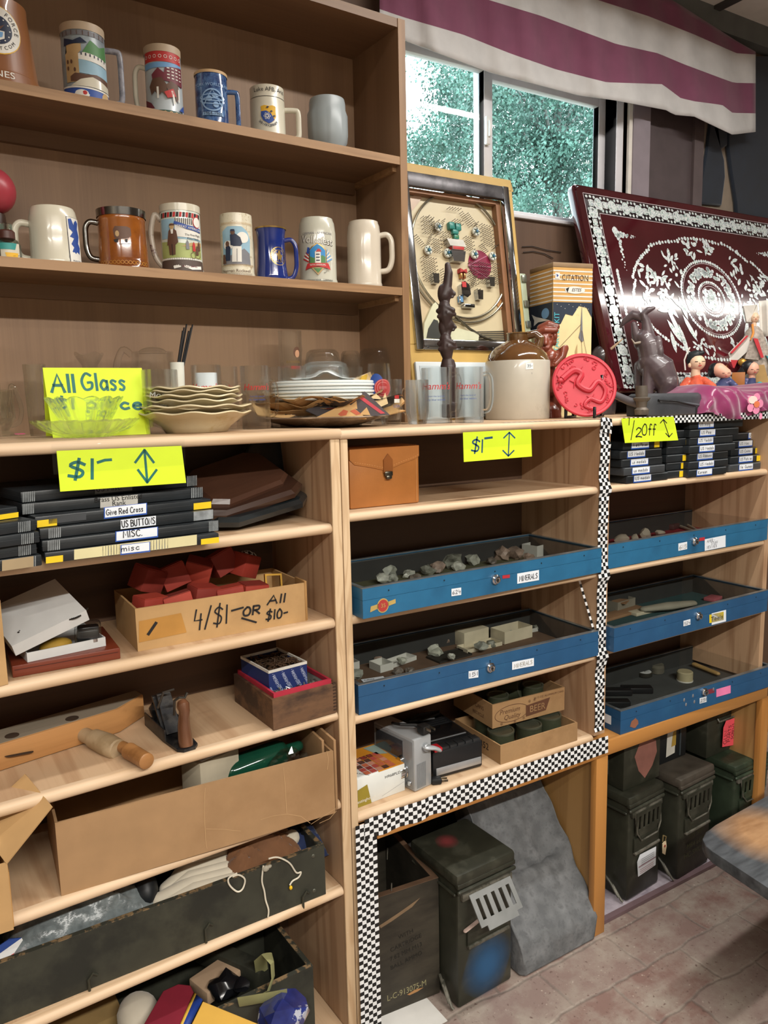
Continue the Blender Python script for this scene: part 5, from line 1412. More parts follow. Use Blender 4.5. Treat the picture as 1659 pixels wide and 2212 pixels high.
stick(LPl,'printed_side',lf_,t)

# ================================================================ pachinko machine leaning on the wall
TRp=V((1.662,1.93,2.249));BRp=V((1.662,1.82,TB+.001))
upv=(TRp-BRp).normalized()
PX=Plane(TRp,(1,0,0),upv);Hh=(TRp-BRp).length
a0=PX.px(890,780)[0]-.005
Wd=-a0
rx=atan2(upv.y,upv.z)
org=BRp+V((a0,0,0))
t=thing('pachinko_machine','vertical pinball machine in a yellow wooden frame, leaning below the window','pachinko machine',org,0)
Rl=Matrix.Rotation(-rx,4,'X')
inv=Matrix.Translation(-org)
PF=Plane(org,(1,0,0),upv)
def pp(x,y):q=PF.px(x,y);return q
def tilt(m,nm,mt,**kw):
 for v_ in m.bm.verts:v_.co=Rl@v_.co
 return m.build(nm,mt,parent=t,**kw)
yel=mat('pachinko_yellow','#c3a059',.45,var=.05,c2='#a07d40',ws=5,lo=.62,hi=.75)
zt_=Hh
fx0,fy1=.035,Hh-.045
gR=pp(1094,412);gB=pp(905,745);gT=pp(1000,385)
gx1,gz1,gz0=gR[0]-.004,pp(1085,408)[1],pp(920,745)[1]
gx0=pp(898,740)[0]
m=MB()
m.box(0,0,0,Wd,.045,gz0);m.box(0,0,gz1,Wd,.045,Hh);m.box(0,0,gz0,gx0,.045,gz1);m.box(gx1,0,gz0,Wd,.045,gz1)
tilt(m,'wooden_frame',yel,bevel=.004)
chrome=mat('chrome_trim','#b9bcc0',.12,metal=1,var=.05,c2='#7f8790',ws=30,lo=.55,hi=.7)
m=MB();cw_=.024
m.box(gx0-.004,-.010,gz0-.016,gx0+cw_,.006,gz1+.004,.003);m.box(gx1-cw_*.8,-.012,gz0-.016,gx1+.004,.006,gz1+.004,.003)
m.box(gx0,-.008,gz0-.016,gx1,.006,gz0+.016,.003)
tilt(m,'chrome_frame',chrome)
m=MB();m.box(gx0,-.009,gz1-.036,gx1,.006,gz1+.004,.002);tilt(m,'top_rail',mat('pachinko_rail','#5d5a5c',.35,metal=.5,c2='#3c393b',ws=14))
bx0,bx1,bz0,bz1=gx0+cw_,gx1-cw_*.8,gz0+.016,gz1-.036
DB=.030
m=MB();m.box(bx0,DB,bz0,bx1,DB+.005,bz1);tilt(m,'playfield',mat('playfield_cream','#d8c4a2',.35,var=.03,c2='#c9a98a',ws=2.5,lo=.5,hi=.7))
m=MB();m.box(bx1-.018,0.008,bz0,bx1,DB,bz1);m.box(bx0,.008,bz1-.012,bx1,DB,bz1);m.box(bx0,.008,bz0,bx0+.006,DB,bz1)
tilt(m,'inner_wall',mat('pachinko_brown','#8a5f3f',.5))
PB=Plane(org+(V((0,1,0))-upv*upv.y).normalized()*DB,(1,0,0),upv)
def pb(x,y):return PB.px(x,y)
el=[pb(*p)for p in((985,421),(1090,560),(985,688),(888,570))]
ecx,ecz=(el[1][0]+el[3][0])/2,(el[0][1]+el[2][1])/2
erx,erz=(el[1][0]-el[3][0])/2,(el[0][1]-el[2][1])/2
m=MB();m.tube([(ecx+erx*cos(k*2*pi/64),DB-.008,ecz+erz*sin(k*2*pi/64))for k in range(64)],.0035,8,closed=True)
m.tube([(ecx+erx*1.10*cos(k),DB-.008,ecz+erz*1.07*sin(k))for k in[pi*.95+i*pi*1.25/40 for i in range(41)]],.0035,8)
tilt(m,'rail_ring',mat('rail_steel','#a39a88',.25,metal=.9))
nail=mat('nail_brass','#5b5146',.35,metal=.6)
rows=[((928,478),5,(3,8),1),((921,470),6,(3.2,4.2),1),((942,480),5,(-1.6,5),1),((954,478),5,(-1.6,5),1),((965,452),5,(6,.8),1),((992,462),9,(2.6,3.6),1),((1004,465),8,(2.6,3.4),1),((1026,484),6,(-1.6,5),1),((976,478),4,(5.5,1),2),((908,472),5,(5.5,.7),5),((1034,488),5,(5.4,1.6),6),((893,512),7,(3,3.6),1),((908,558),6,(5.4,1),7),((950,505),4,(5.5,1),4),((930,520),4,(5,1),4),((1000,515),4,(5,1.2),4),((1008,590),4,(5,1),4),((950,585),9,(.8,5),1),((962,592),8,(.8,5),1),((1022,600),6,(-1.5,4.6),1),((1058,572),3,(5,1),6),((1034,532),6,(2.5,3),1),((1062,540),5,(3.4,-3.6),1),((1010,570),3,(5,1),3),((926,512),5,(-1.5,4.6),1),((1024,628),2,(6,.5),1),((1028,570),6,(4.4,1),6)]
m=MB()
nn=(V((0,1,0))-upv*upv.y).normalized()
for(x,y),n,(dx,dy),k in rows:
 for j in range(k):
  for i in range(n):
   q=pb(x+dx*i+1.2*j,y+dy*i+8*j)
   if((q[0]-ecx)/erx)**2+((q[1]-ecz)/erz)**2>.93:continue
   m.tube([(q[0],DB,q[1]),(q[0],DB-.017,q[1]+.0005)],.0009,5)
   m.tube([(q[0],DB-.017,q[1]+.0005),(q[0],DB-.0175,q[1]+.0005)],.0019,6)
o=tilt(m,'nail_rows',nail);o['kind']='stuff'
def gadget(x,y,nm,fn,mt):
 q=pb(x,y);m=MB();m.at((q[0],DB,q[1]),(pi/2,0,0));fn(m);m.M=Matrix.Identity(4)
 return tilt(m,nm,mt)
for x,y in((943,493),(1024,503),(921,543),(963,549),(1021,552),(1060,556)):
 def wh(m):
  m.mat(mat('wheel_white','#d9d6cb',.4)).cyl(.0135,.004,.014,24,bev=.002);m.mat(mat('wheel_green','#2f5a52',.4)).cyl(.0062,.014,.0155,16)
  m.mat(ink)
  for k in range(5):m.ell((.0095*cos(k*1.257),.0095*sin(k*1.257),.0142),(.0022,.0022,.001),8)
  m.mat(mat('wheel_hub','#3d6ea0',.3)).cyl(.003,.0155,.0175,12)
 gadget(x,y,'wheel',wh,None)
def cen(m):
 m.mat(mat('toy_teal','#3f8d83',.3)).box(-.022,.068,0,-.002,.090,.016,.003);m.box(.002,.066,0,.022,.088,.016,.003);m.box(-.010,.055,0,.012,.070,.014,.003)
 m.mat(mat('toy_green','#3d7c4a',.3)).box(-.006,.040,0,.012,.054,.014,.003)
 m.mat(mat('toy_white','#cfcac0',.3)).prism([(-.040,.036),(.020,.036),(.030,.016),(-.030,.016)],0,.020)
 m.mat(inkr).box(-.024,.004,0,.020,.016,.022,.001)
 m.mat(chrome).prism([(-.030,.002),(.024,.002),(.016,-.030),(-.024,-.030)],0,.022)
gadget(983,548,'center_piece',cen,None)
gadget(995,588,'bumper',lambda m:(m.mat(inkr).prism([(-.013,-.006),(-.012,.007),(0,.002),(.012,.007),(.013,-.006),(0,-.002)],0,.016),m.mat(gold).box(-.010,-.022,0,-.002,-.006,.012,.001),m.box(.003,-.022,0,.010,-.006,.012,.001)),None)
gadget(1036,572,'score_disc',lambda m:m.mat(mat('disc_maroon','#8e2545',.35)).cyl(.044,0,.002,36),None)
m=MB()
for e in((1050,554),(1058,578),(1052,602)):
 p,q=pb(1010,574),pb(*e);m.tube([(p[0],DB-.0028,p[1]),(q[0],DB-.0028,q[1])],.0012,5)
tilt(m,'score_line',mat('disc_line','#d58aa6',.4))
def pk(m):
 m.mat(chrome).loft([[(-.009,-.014,0),(.009,-.014,0),(.009,-.014,.018),(-.009,-.014,.018)],[(-.011,.014,0),(.011,.014,0),(.011,.014,.020),(-.011,.014,.020)]])
 m.mat(ink).box(-.007,.0142,.004,.007,.0148,.017)
for x,y in((935,605),(1055,612),(1030,640)):gadget(x,y,'pocket',pk,None)
def cp(m):
 m.mat(chrome).prism([(-.016,.018),(0,.030),(.016,.018),(.018,-.010),(.004,-.020),(-.016,-.012)],0,.02);m.mat(inkr).box(-.013,.010,.02,.002,.026,.022)
 m.mat(inklb).box(-.022,-.036,0,-.006,-.012,.014,.003);m.mat(chrome).box(-.010,-.050,0,.030,-.038,.020,.003)
gadget(998,632,'center_pocket',cp,None)
def pl_(pts_,nm,mt,th=.004):
 m=MB();a=[m.v((x,DB-th,z))for x,z in[pb(*p)for p in pts_]];b=[m.v((x,DB,z))for x,z in[pb(*p)for p in pts_]]
 k=len(a);m.f(a);m.f(b[::-1]);[m.f([a[i],a[(i+1)%k],b[(i+1)%k],b[i]])for i in range(k)]
 return tilt(m,nm,mt)
pl_([(880,430),(907,416),(909,430),(890,455),(880,462)],'corner_guard',mat('guard_pink','#caa58c',.3))
pl_([(1070,655),(1101,627),(1096,655),(1078,670)],'corner_guard',mat('guard_orange','#c08a5c',.3))
pl_([(1026,432),(1062,437),(1061,453),(1025,448)],'card_label',mat('guard_tan','#b59a66',.5),.001)
m=MB();m.mat(inkdn)
for x in(1030,1039):q=pb(x,441);m.disc(q[0],q[1],.0035)
for x,y in((1049,443),(1057,444)):q=pb(x,y);m.line([(q[0]-.003,q[1]),(q[0]+.003,q[1])],.0008);m.line([(q[0],q[1]-.003),(q[0],q[1]+.003)],.0008)
m.lay(Matrix(((1,0,0,0),(0,0,-1,DB-.001),(0,1,0,0),(0,0,0,1))));tilt(m,'card_print',None)
arch=[(914,734),(916,715),(925,695),(938,683),(944,690),(948,703),(960,712),(1012,726),(1027,720),(1026,742),(958,738),(950,718),(940,706),(930,712),(922,735)]
pl_([(909,738),(912,700),(930,660),(936,655),(946,668),(958,705),(1000,715),(1030,722),(1028,740)],'payout_arch',mat('payout_white','#d8d2b4',.4),.012)
pl_([(916,732),(920,712),(932,692),(940,695),(946,712),(952,728),(946,734)],'payout_mouth',mat('payout_dark','#3a3833',.5),.0135)
m=MB();q=[pb(*p)for p in((980,686),(1010,712),(1040,730),(1070,741))];m.tube([(x,DB-.010,z)for x,z in q],.006,8,flat=.5);tilt(m,'ball_track',mat('track_grey','#77736a',.3,metal=.7))
m=MB()
for i in range(6):p,r_=pb(1015+i*2,718+i*4),pb(1098,716+i*5);m.tube([(p[0],DB-.004,p[1]),(r_[0],DB-.004,r_[1])],.0016,5)
tilt(m,'track_wires',mat('track_dark','#55524d',.3,metal=.5))
m=MB();q=pb(1098,702);m.mat(inkn).ring(q[0],q[1],.0045,.0045,.0008);m.line([(q[0],q[1]),(q[0],q[1]+.004)],.0008);m.lay(Matrix(((1,0,0,0),(0,0,-1,DB-.0005),(0,1,0,0),(0,0,0,1))));tilt(m,'round_mark',None)
m=MB();m.poly([(bx0,.010,bz0),(bx1,.010,bz0),(bx1,.010,bz1),(bx0,.010,bz1)]);tilt(m,'glass_pane',pane('pachinko_glass','#f8fbfa',.8))
m=MB()
q0,q1=pp(1122,590),pp(1140,735)
m.box(Wd-.001,.0,q1[1]-.02,Wd+.022,.035,q0[1],.002)
tilt(m,'hinge_rail',mat('hinge_green','#a9b39a',.4,var=.1))
for y in(602,656,700):
 z=pp(1130,y)[1];m=MB();m.box(Wd+.002,-.006,z-.012,Wd+.021,.0,z+.010,.002);tilt(m,'hinge_plate',mat('hinge_steel','#8d9187',.3,metal=.8))
m=MB()
zq=pp(950,783)[1];xq=pp(893,790)[0]
m.box(xq,-.012,.004,Wd-.05,0,zq,.004);o=tilt(m,'lower_panel',mat('panel_white','#c9d0d2',.3,var=.03))
m=MB();m.box(xq+.012,-.0135,.012,Wd-.062,-.012,zq-.012,.003);tilt(m,'panel_inset',mat('panel_inset','#b4bfc3',.3))
for x in(921,994,1062):q=pp(x,743);m=MB();m.at((q[0],-.008,gz0-.008),(pi/2,0,0));m.cyl(.003,0,.002,10);m.M=Matrix.Identity(4);tilt(m,'screw',mat('screw_steel','#6f7174',.3,metal=1))
for k,pts_ in enumerate((((1128,533),(1150,532),(1180,540),(1212,545)),((1130,545),(1152,543),(1176,548),(1195,558)))):
 m=MB();m.tube([on(x,y,1,1.976)for x,y in pts_],.0014,6)
 one(m,'wire',mat('wire_black','#26221f',.5),('upper','lower')[k]+' thin black wire along the wall right of the pinball machine','wire')

 # ================================================================ lacquer panel and figures on the right counter
TLp=V((1.926,1.93,2.275));BLp=V((1.926,1.724,1.588))
up=(TLp-BLp).normalized()
PL=Plane(BLp,(1,0,0),up)
hL=(TLp-BLp).length
cxl=PL.px(1538,646)[0];wL=2*cxl
lac=mat('lacquer_red','#451018',.10,var=.25,vs=3,coat=1)
t=thing('lacquer_panel','dark red lacquer table panel inlaid with mother of pearl, leaning on the wall','panel',BLp,0)
rxl=-atan2(up.y,up.z);Rl2=Matrix.Rotation(rxl,4,'X')
def tl2(m,nm,mt,**kw):
 for v_ in m.bm.verts:v_.co=Rl2@v_.co
 return m.build(nm,mt,parent=t,**kw)
def rrect(x0,x1,y0,y1,r,n=6):
 P=[]
 for cx_,cy_,a in((x1-r,y1-r,0),(x0+r,y1-r,pi/2),(x0+r,y0+r,pi),(x1-r,y0+r,3*pi/2)):
  P+=[(cx_+r*cos(a+i*pi/2/n),cy_+r*sin(a+i*pi/2/n))for i in range(n+1)]
 return P
m=MB()
P=rrect(0,wL,0,hL,.022)
def rp(ins,d):return[(x+(ins if x<wL/2 else-ins),d,z+(ins if z<hL/2 else-ins))for x,z in P]
m.loft([rp(.004,.034),rp(0,.028),rp(0,.010),rp(.004,.004),rp(.007,.006),rp(.010,.0)])
tl2(m,'panel',lac)
m=MB();m.box(.05,.034,-.02,wL-.05,.056,.10);m.box(.04,.034,hL*.3,.09,.052,hL*.9)
tl2(m,'apron',mat('lacquer_dark','#2a0d12',.3))
def pearl():
 m,nt,b=_new('mother_of_pearl')
 co=_coord(nt)
 n=_n(nt,'ShaderNodeTexNoise',Scale=55.0,Detail=3.0);nt.links.new(co,n.inputs['Vector'])
 vo=_n(nt,'ShaderNodeTexVoronoi',Scale=190.0);nt.links.new(co,vo.inputs['Vector'])
 cr=_n(nt,'ShaderNodeValToRGB');e=cr.color_ramp.elements
 e[0].position,e[0].color=.30,lin('#54807e');e[1].position,e[1].color=.72,lin('#c9bcc8')
 for p_,c_ in((.40,'#7fb0a8'),(.48,'#b4c6c0'),(.56,'#9896b4'),(.64,'#a4d0c2')):k=e.new(p_);k.color=lin(c_)
 nt.links.new(n.outputs[0],cr.inputs[0])
 out=_mix(nt,_ramp(nt,vo.outputs['Distance'],.15,.7),cr.outputs[0],lin('#e9efec'))
 nt.links.new(out,b.inputs['Base Color']);b.inputs['Roughness'].default_value=.18;b.inputs['Metallic'].default_value=.25
 return m
mop=pearl();linew=mat('inlay_line','#b9aeb0',.3);dkl=mat('inlay_dark','#2a1a1e',.2,coat=1)
rn=random.Random(5)
def dot(m,x,y,r,k=9,lay=1,sy=1.0):
 a0=rn.uniform(0,6);m.mat(mop).flat([(x+r*cos(a0+i*2*pi/k)*rn.uniform(.85,1.1),y+r*sy*sin(a0+i*2*pi/k)*rn.uniform(.85,1.1))for i in range(k)],lay)
def leaf(m,x,y,L,w_,a,lay=1):
 m.mat(mop).flat([(x+L*cos(a)*q-w_*p_*sin(a),y+L*sin(a)*q+w_*p_*cos(a))for q,p_ in((0,0),(.25,.4),(.55,.5),(.8,.35),(1,0),(.8,-.35),(.55,-.5),(.25,-.4))],lay)
iL0,iT0=PL.px(1264,429)[0],None
o0=PL.px(1270,470)[0];o1=PL.px(1299,480)[0]
tz0=PL.px(1440,447)[1];tz1=PL.px(1440,483)[1]
bz_0=PL.px(1333,838)[1];bz_1=PL.px(1356,806)[1]
m=MB()
for x0,x1,y0,y1 in((o0,wL-o0,bz_0,tz0),(o1,wL-o1,bz_1,tz1)):
 for a,b in(((x0,y0),(x1,y0)),((x1,y0),(x1,y1)),((x1,y1),(x0,y1)),((x0,y1),(x0,y0))):m.mat(linew).line([a,b],.0022,1)
def strip(a,b,wd_,L):
 n=int(L/.066);d=(V(b)-V(a))/n
 nrm=V((-d.y,d.x)).normalized()
 for i in range(n):
  c=V(a)+d*(i+.5);dot(m,c.x,c.y,wd_*.33,14,2)
  e=V(a)+d*i
  dot(m,e.x,e.y,wd_*.20,10,2)
  for s_ in(-1,1):
   for q in(-.26,0,.26):
    k=e+d*q*1.0+nrm*s_*wd_*(.36 if q==0 else .34);dot(m,k.x,k.y,wd_*.09,6,2)
    k=e+d*(q+.12)+nrm*s_*wd_*.12;dot(m,k.x,k.y,wd_*.07,6,2)
wdb=abs(tz0-tz1)
mx_,my_=(o0+o1)/2,(tz0+tz1)/2;mb_=(bz_0+bz_1)/2
m.mat(dkl)
for q in([(o0,tz1),(wL-o0,tz1),(wL-o0,tz0),(o0,tz0)],[(o0,bz_0),(wL-o0,bz_0),(wL-o0,bz_1),(o0,bz_1)],[(o0,bz_1),(o1,bz_1),(o1,tz1),(o0,tz1)],[(wL-o1,bz_1),(wL-o0,bz_1),(wL-o0,tz1),(wL-o1,tz1)]):m.mat(dkl).flat(q,0)
strip((mx_,my_),(wL-mx_,my_),wdb,wL-2*mx_);strip((mx_,mb_),(wL-mx_,mb_),wdb,wL-2*mx_)
strip((mx_,mb_),(mx_,my_),wdb,my_-mb_);strip((wL-mx_,mb_),(wL-mx_,my_),wdb,my_-mb_)
m.lay(PL.M(),.0003);o=m.build('pearl_border',None,parent=t);o.data.transform(Matrix.Translation(-BLp))
m=MB()
ccx,ccy=cxl,PL.px(1538,646)[1]
R0=(PL.px(1600,646)[0]-PL.px(1477,646)[0])/2
Rv=(PL.px(1538,565)[1]-PL.px(1538,728)[1])/2
def annulus(r0,r1,n,rr,big=False):
 for i in range(n):
  a=rn.uniform(0,6.283)if big else 2*pi*i/n;q=rn.uniform(r0,r1);dot(m,ccx+R0*q*cos(a),ccy+Rv*q*sin(a),rr*rn.uniform(.8,1.15),7,1)
annulus(.985,.985,80,.0065);m.mat(linew).ring(ccx,ccy,R0*.93,Rv*.93,.002,1)
annulus(.60,.80,210,.0085,True);annulus(.44,.44,44,.0052);m.mat(linew).ring(ccx,ccy,R0*.40,Rv*.40,.002,1);m.ring(ccx,ccy,R0*.34,Rv*.34,.002,1)
annulus(.0,.30,70,.0075,True)
oL=PL.px(1366,620)[0];Ox=ccx-oL;Oy=PL.px(1515,518)[1]-ccy
for i in range(150):
 a=2*pi*i/150;k=1+.035*sin(6*a)*(abs(cos(3*a))>.75)
 dot(m,ccx+Ox*k*cos(a),ccy+Oy*k*sin(a),.0062 if i%3 else .0085,7,1)
def cluster(x,y,n,sx_,sy_,L=.030,w_=.014):
 for i in range(n):leaf(m,x+rn.gauss(0,sx_),y+rn.gauss(0,sy_),L*rn.uniform(.5,1.3),w_*rn.uniform(.6,1.2),rn.uniform(0,6.28),1+i%3)
def px_(x,y):return PL.px(x,y)
for mir in(1,-1):
 def Q(x,y):a,b=px_(x,y);return(a,b)if mir==1 else(2*ccx-a,b)
 for x,y,n,sx_,sy_ in((1400,590,14,.022,.020),(1450,570,16,.022,.030),(1425,610,26,.035,.025),(1395,640,12,.018,.020),(1492,535,14,.028,.014),(1440,650,12,.02,.02)):cluster(*Q(x,y),n,sx_,sy_)
 for x,y,an,L in((1430,640,-.9,.10),(1436,655,-1.2,.16),(1450,645,-.5,.10),(1465,640,-1.3,.09),(1420,670,.1,.08),(1440,690,-1.0,.10),(1474,680,-1.1,.11),(1465,700,-1.4,.13),(1448,715,-1.5,.08)):
  a,b=Q(x,y);leaf(m,a,b,L,.022,an if mir==1 else pi-an,3)
 for x,y,n in((1510,745,9),(1535,750,9),(1330,500,0)):
  if n:cluster(*Q(x,y),n,.02,.014,.026,.012)
 for sy_ in(1,-1):
  a,b=px_(1328,498);b=b if sy_==1 else(tz1+bz_1)-b;a=a if mir==1 else 2*ccx-a
  for i in range(16):
   q=i/16;dot(m,a+mir*q*.10+rn.gauss(0,.004),b-sy_*(.006+.012*abs(sin(i))),.009*(1.15-q),7,1);dot(m,a+mir*(.006+.010*abs(sin(i*2))),b-sy_*q*.15,.009*(1.15-q),7,1)
  dot(m,a,b,.014,10,2)
 a,b=px_(1344,636);a=a if mir==1 else 2*ccx-a
 for i in range(14):dot(m,a,b+(i-6.5)*.0125,.0075,6,1,1.3)
m.lay(PL.M(),.0003);o=m.build('pearl_inlay',None,parent=t);o.data.transform(Matrix.Translation(-BLp))
bronze=mat('carved_grey_wood','#54474a',.35,var=.25,vs=22,coat=.3)
def elephant(label,foot,y_,tall,mirror=1):
 o=on(foot[0],foot[1],1,y_);o.z=TB;rz=facing(o);f,s=fp(o,0)
 t=thing('elephant_statue',label,'figurine',o,rz);return t,f,s
t,f,s=elephant('rearing carved elephant with its trunk raised, in front of the lacquer panel',(1418,880),1.66,0)
m=MB()
m.limb([f(1432,822),f(1422,800),f(1408,785)],[29*s,34*s,29*s],18)
m.limb([f(1408,775),f(1402,745),f(1395,735)],[26*s,25*s,20*s],18)
m.limb([f(1404,740),f(1400,715),f(1397,695),f(1392,682),f(1402,674),f(1412,671)],[15*s,12*s,9*s,8*s,7*s,4*s],12)
m.limb([f(1392,690,.01),f(1372,682,.012),f(1356,694,.014),f(1348,706,.014)],[11*s,10*s,7*s,3*s],12)
m.limb([f(1386,745),f(1378,722),f(1374,702)],[13*s,10*s,6*s],12)
m.ell(f(1420,752,-.025),(10*s,5*s,24*s),16);m.ell(f(1424,764,-.028),(8*s,4*s,16*s),16)
m.limb([f(1404,795,-.02),f(1401,835,-.024),f(1402,880,-.024)],[14*s,12*s,12*s],14);m.limb([f(1385,790,.02),f(1384,840,.02),f(1388,880,.02)],[12*s,9*s,9*s],14)
m.limb([f(1440,830,-.016),f(1432,850,-.018),f(1436,880,-.018)],[20*s,14*s,12*s],14);m.limb([f(1446,830,.02),f(1450,858,.02),f(1448,880,.02)],[15*s,11*s,9*s],14)
m.limb([f(1454,812),f(1460,835),f(1456,850)],[3.5*s,3*s,4*s],8)
m.build('carving',bronze,parent=t,remesh=.0028,smoothit=3)
for sx in(-1,1):
 m=MB();m.tube([f(1388,742,-.014*sx-.008),f(1376,744,-.018*sx-.008),f(1370,734,-.018*sx-.008)],[3.4*s,2.6*s,.8*s],8);m.build('tusk',mat('tusk_bone','#8d8070',.4),parent=t)
t,f,s=elephant('dark carved elephant head with a pale tusk, behind the red plate',(1302,880),1.80,0)
m=MB()
m.limb([f(1300,884),f(1300,850),f(1300,800)],[30*s,32*s,26*s],16)
m.ell(f(1300,772),(22*s,22*s,24*s));m.limb([f(1304,770),f(1308,740),f(1308,715),f(1304,700)],[12*s,9*s,7*s,4*s],12)
m.ell(f(1288,776,-.02),(9*s,5*s,18*s))
m.build('carving',mat('carved_black_wood','#3b3536',.3,var=.2,coat=.4),parent=t,remesh=.003,smoothit=3)
m=MB();m.tube([f(1312,764,-.02),f(1326,752,-.03),f(1342,738,-.03)],[3.2*s,2.8*s,1*s],8);m.build('tusk',mat('tusk_pale','#b99f83',.4),parent=t)
iron=mat('old_iron','#6b6258',.5,metal=.3,var=.2,c2='#4d463e',ws=20,lo=.5,hi=.6)
o=on(1385,893,1,1.487);o.z=TB;t=thing('pipe_fitting','old brown metal pump head with a grey pipe, left of the black pouch','fitting',o,facing(o));f,s=fp(o,0)
m=MB()
m.loft([[tuple(V(f(1386,y,-.004))+V((r*s*cos(a),r*s*sin(a)*.8,0)))for a in[k*pi/8 for k in range(16)]]for y,r in((896,14),(885,15),(880,10),(868,12),(864,17),(860,18),(858,12),(852,13),(838,12),(834,12))])
m.build('head',iron,parent=t)
m=MB();m.limb([f(1384,876,.01),f(1360,866,.03),f(1328,850,.05)],[9*s,9*s,8*s],12);m.build('pipe',mat('pipe_grey','#6a676a',.4,metal=.3),parent=t)
o=on(1325,897,2,TB);t=thing('black_case','small black leather case lying behind the red plate, with the pipe end on it','case',(o.x+.03,1.60,TB),.3)
MB().box(-.05,-.03,0,.05,.03,.045,.008).build('case',mat('leather_black','#1f2022',.5,bump=.1,bs=300),parent=t)
rn2=random.Random(3)
for i,(x,y)in enumerate(((1338,889),(1349,885),(1360,891))):
 q=on(x,y+4,2,TB)
 one(MB().rock((0,0,.006),.009,i+40,sub=1),'pebble',mat('bead_%d'%i,('#8a5a44','#5d3c38','#9c9a8c')[i],.4),('small brown pebble','small dark red pebble','small grey pebble')[i]+' in front of the pipe, left of the black pouch','pebble',(q.x,min(q.y,1.60),TB))
a=on(1396,895,1,1.475);b=on(1521,890,1,1.475)
t=thing('zip_pouch','black leather zip pouch lying on the right counter beside the satin cloth','pouch',((a.x+b.x)/2,1.515,TB),.03)
wq=(b.x-a.x)/2;hq=hgt(V((a.x,1.475,TB)),1400,842)
lb=mat('leather_pouch','#3a3c40',.45,var=.1,bump=.15,bs=260)
m=MB();m.loft([[(x*wq*(1-.03*k_),y*.05*(1-.06*k_),z)for x,y in[(cos(a_)**1 if False else max(-1,min(1,1.25*cos(a_))),max(-1,min(1,1.25*sin(a_))))for a_ in[i*pi/16 for i in range(32)]]]for z,k_ in((0,1),(.003,.2),(hq*.45,0),(hq*.62,.3),(hq*.78,1),(hq*.86,3))])
m.build('body',lb,parent=t)
m=MB();m.tube([(-wq*.75,-.0502,hq*.60),(-.02,-.0508,hq*.55),(wq*.55,-.0500,hq*.36)],.0032,8);m.build('zip',mat('zip_black','#17181a',.4),parent=t)
m=MB();m.grid(12,2,lambda i,j:(-wq*.7+i*wq*1.5,-.0512+.001*j,hq*(.56-.2*i**1.5)+j*.006-.003));m.build('flap_edge',mat('leather_flap','#4a4d52',.45),parent=t,solid=.002)
m=MB();m.limb([(wq*.62,-.0505,hq*.30),(wq*.62,-.0505,hq*.05)],[.003,.003],6);m.build('seam',mat('zip_black','#17181a',.4),parent=t)
sat=mat('satin_magenta','#7d1e52',.28,var=.12,vs=8,sheen=.5,spec=.7)
a=on(1521,893,1,YB-.01)
x0,x1=a.x,a.x+.52
ztop=TB+hgt(V((a.x+.1,1.53,TB)),1560,838)
def sfn(i,j):
 x=x0+i*(x1-x0);e=min(1,i*7)**.6*min(1,(1-i)*6)**.5
 prof=_satin[min(len(_satin)-1,int(j*(len(_satin)-1)+.5))]
 wv=.008*sin(i*26+2*sin(j*9))+.006*sin(i*61+j*14)+.004*sin(i*17-j*22)
 y,z=prof
 hang=.020*max(0,sin(i*7-.4))*(1 if j<.1 else 0)
 return(x+.004*sin(j*30),y-wv*(1-j)*1.0-.004,TB+.003+max(0,(z*e*(1+.12*sin(i*9))+wv*.5))-hang)
H_=ztop-TB
_satin=[(1.441,-.004),(1.441,.006),(1.440,H_*.25),(1.442,H_*.5),(1.450,H_*.72),(1.465,H_*.88),(1.49,H_*.97),(1.53,H_),(1.58,H_*.99),(1.63,H_*.95),(1.68,H_*.93),(1.70,H_*.5),(1.705,0.0)]
ob=one(MB().grid(70,12,sfn),'satin_cloth',sat,'magenta satin cloth bunched under the dolls, hanging over the taped counter edge','cloth',(0,0,0),smooth=80,sub=1)
def flw(m):
 for k in range(5):m.mat(mat('flower_pink','#e58cae',.6)).disc(.026*cos(k*1.257),.020*sin(k*1.257),.017,.013,1)
 m.mat(mat('flower_cream','#ecd8cf',.6)).disc(-.012,.012,.022,.012,2);m.mat(mat('flower_orange','#dd7a50',.6)).disc(.008,-.002,.015,.010,3)
m=MB();flw(m);q=on(1630,872,1,1.4275);m.lay(XZ(q.x,1.4275,q.z),.0006);m.build('flower_print',None,parent=ob)
m=MB();m.mat(MATS['flower_pink']).disc(0,0,.008,.010);q=on(1643,899,1,1.4255);m.lay(XZ(q.x,1.4255,q.z),.0006);m.build('petal_print',None,parent=ob)
skin=mat('doll_skin','#e3bfa0',.45,var=.03);skinp=mat('doll_skin_pink','#e0a990',.45,var=.03);hair=mat('doll_hair','#17181c',.4)
dblk=mat('doll_black','#1a1f22',.5);dor=mat('doll_orange','#d0583a',.7,var=.2,vs=60,c2='#e0a08a',ws=50,lo=.6,hi=.66);dteal=mat('doll_teal','#1d8a92',.6,var=.1);dnav=mat('doll_navy','#39416b',.7,var=.2,c2='#8a86a8',ws=60,lo=.58,hi=.64);dred=mat('doll_red','#c22f38',.6);dwh=mat('doll_white','#d6d2c9',.7,var=.08);dgrey=mat('doll_brocade','#a79b90',.6,var=.25,vs=90);dgold=mat('doll_gold','#b5873a',.3,metal=.5)
def face(m_,f,x,y,r,d,dx=0):
 """closed eyes, nose and mouth on a doll's head that looks towards dx"""
 q=MB()
 q.mat(hair)
 for e in(-.36,.30):q.limb([f(x+dx+(e-.12)*r,y-r*.05,d-r*.0),f(x+dx+(e+.14)*r,y-r*.03,d)],[.0007,.0007],6)
 return q
ydl=1.655
def doll(label,foot,y=ydl,z=None):
 o=on(foot[0],foot[1],1,y);o.z=z if z else o.z
 t=thing('doll',label,'doll',o,facing(o));f,s=fp(o,0);return t,f,s,o
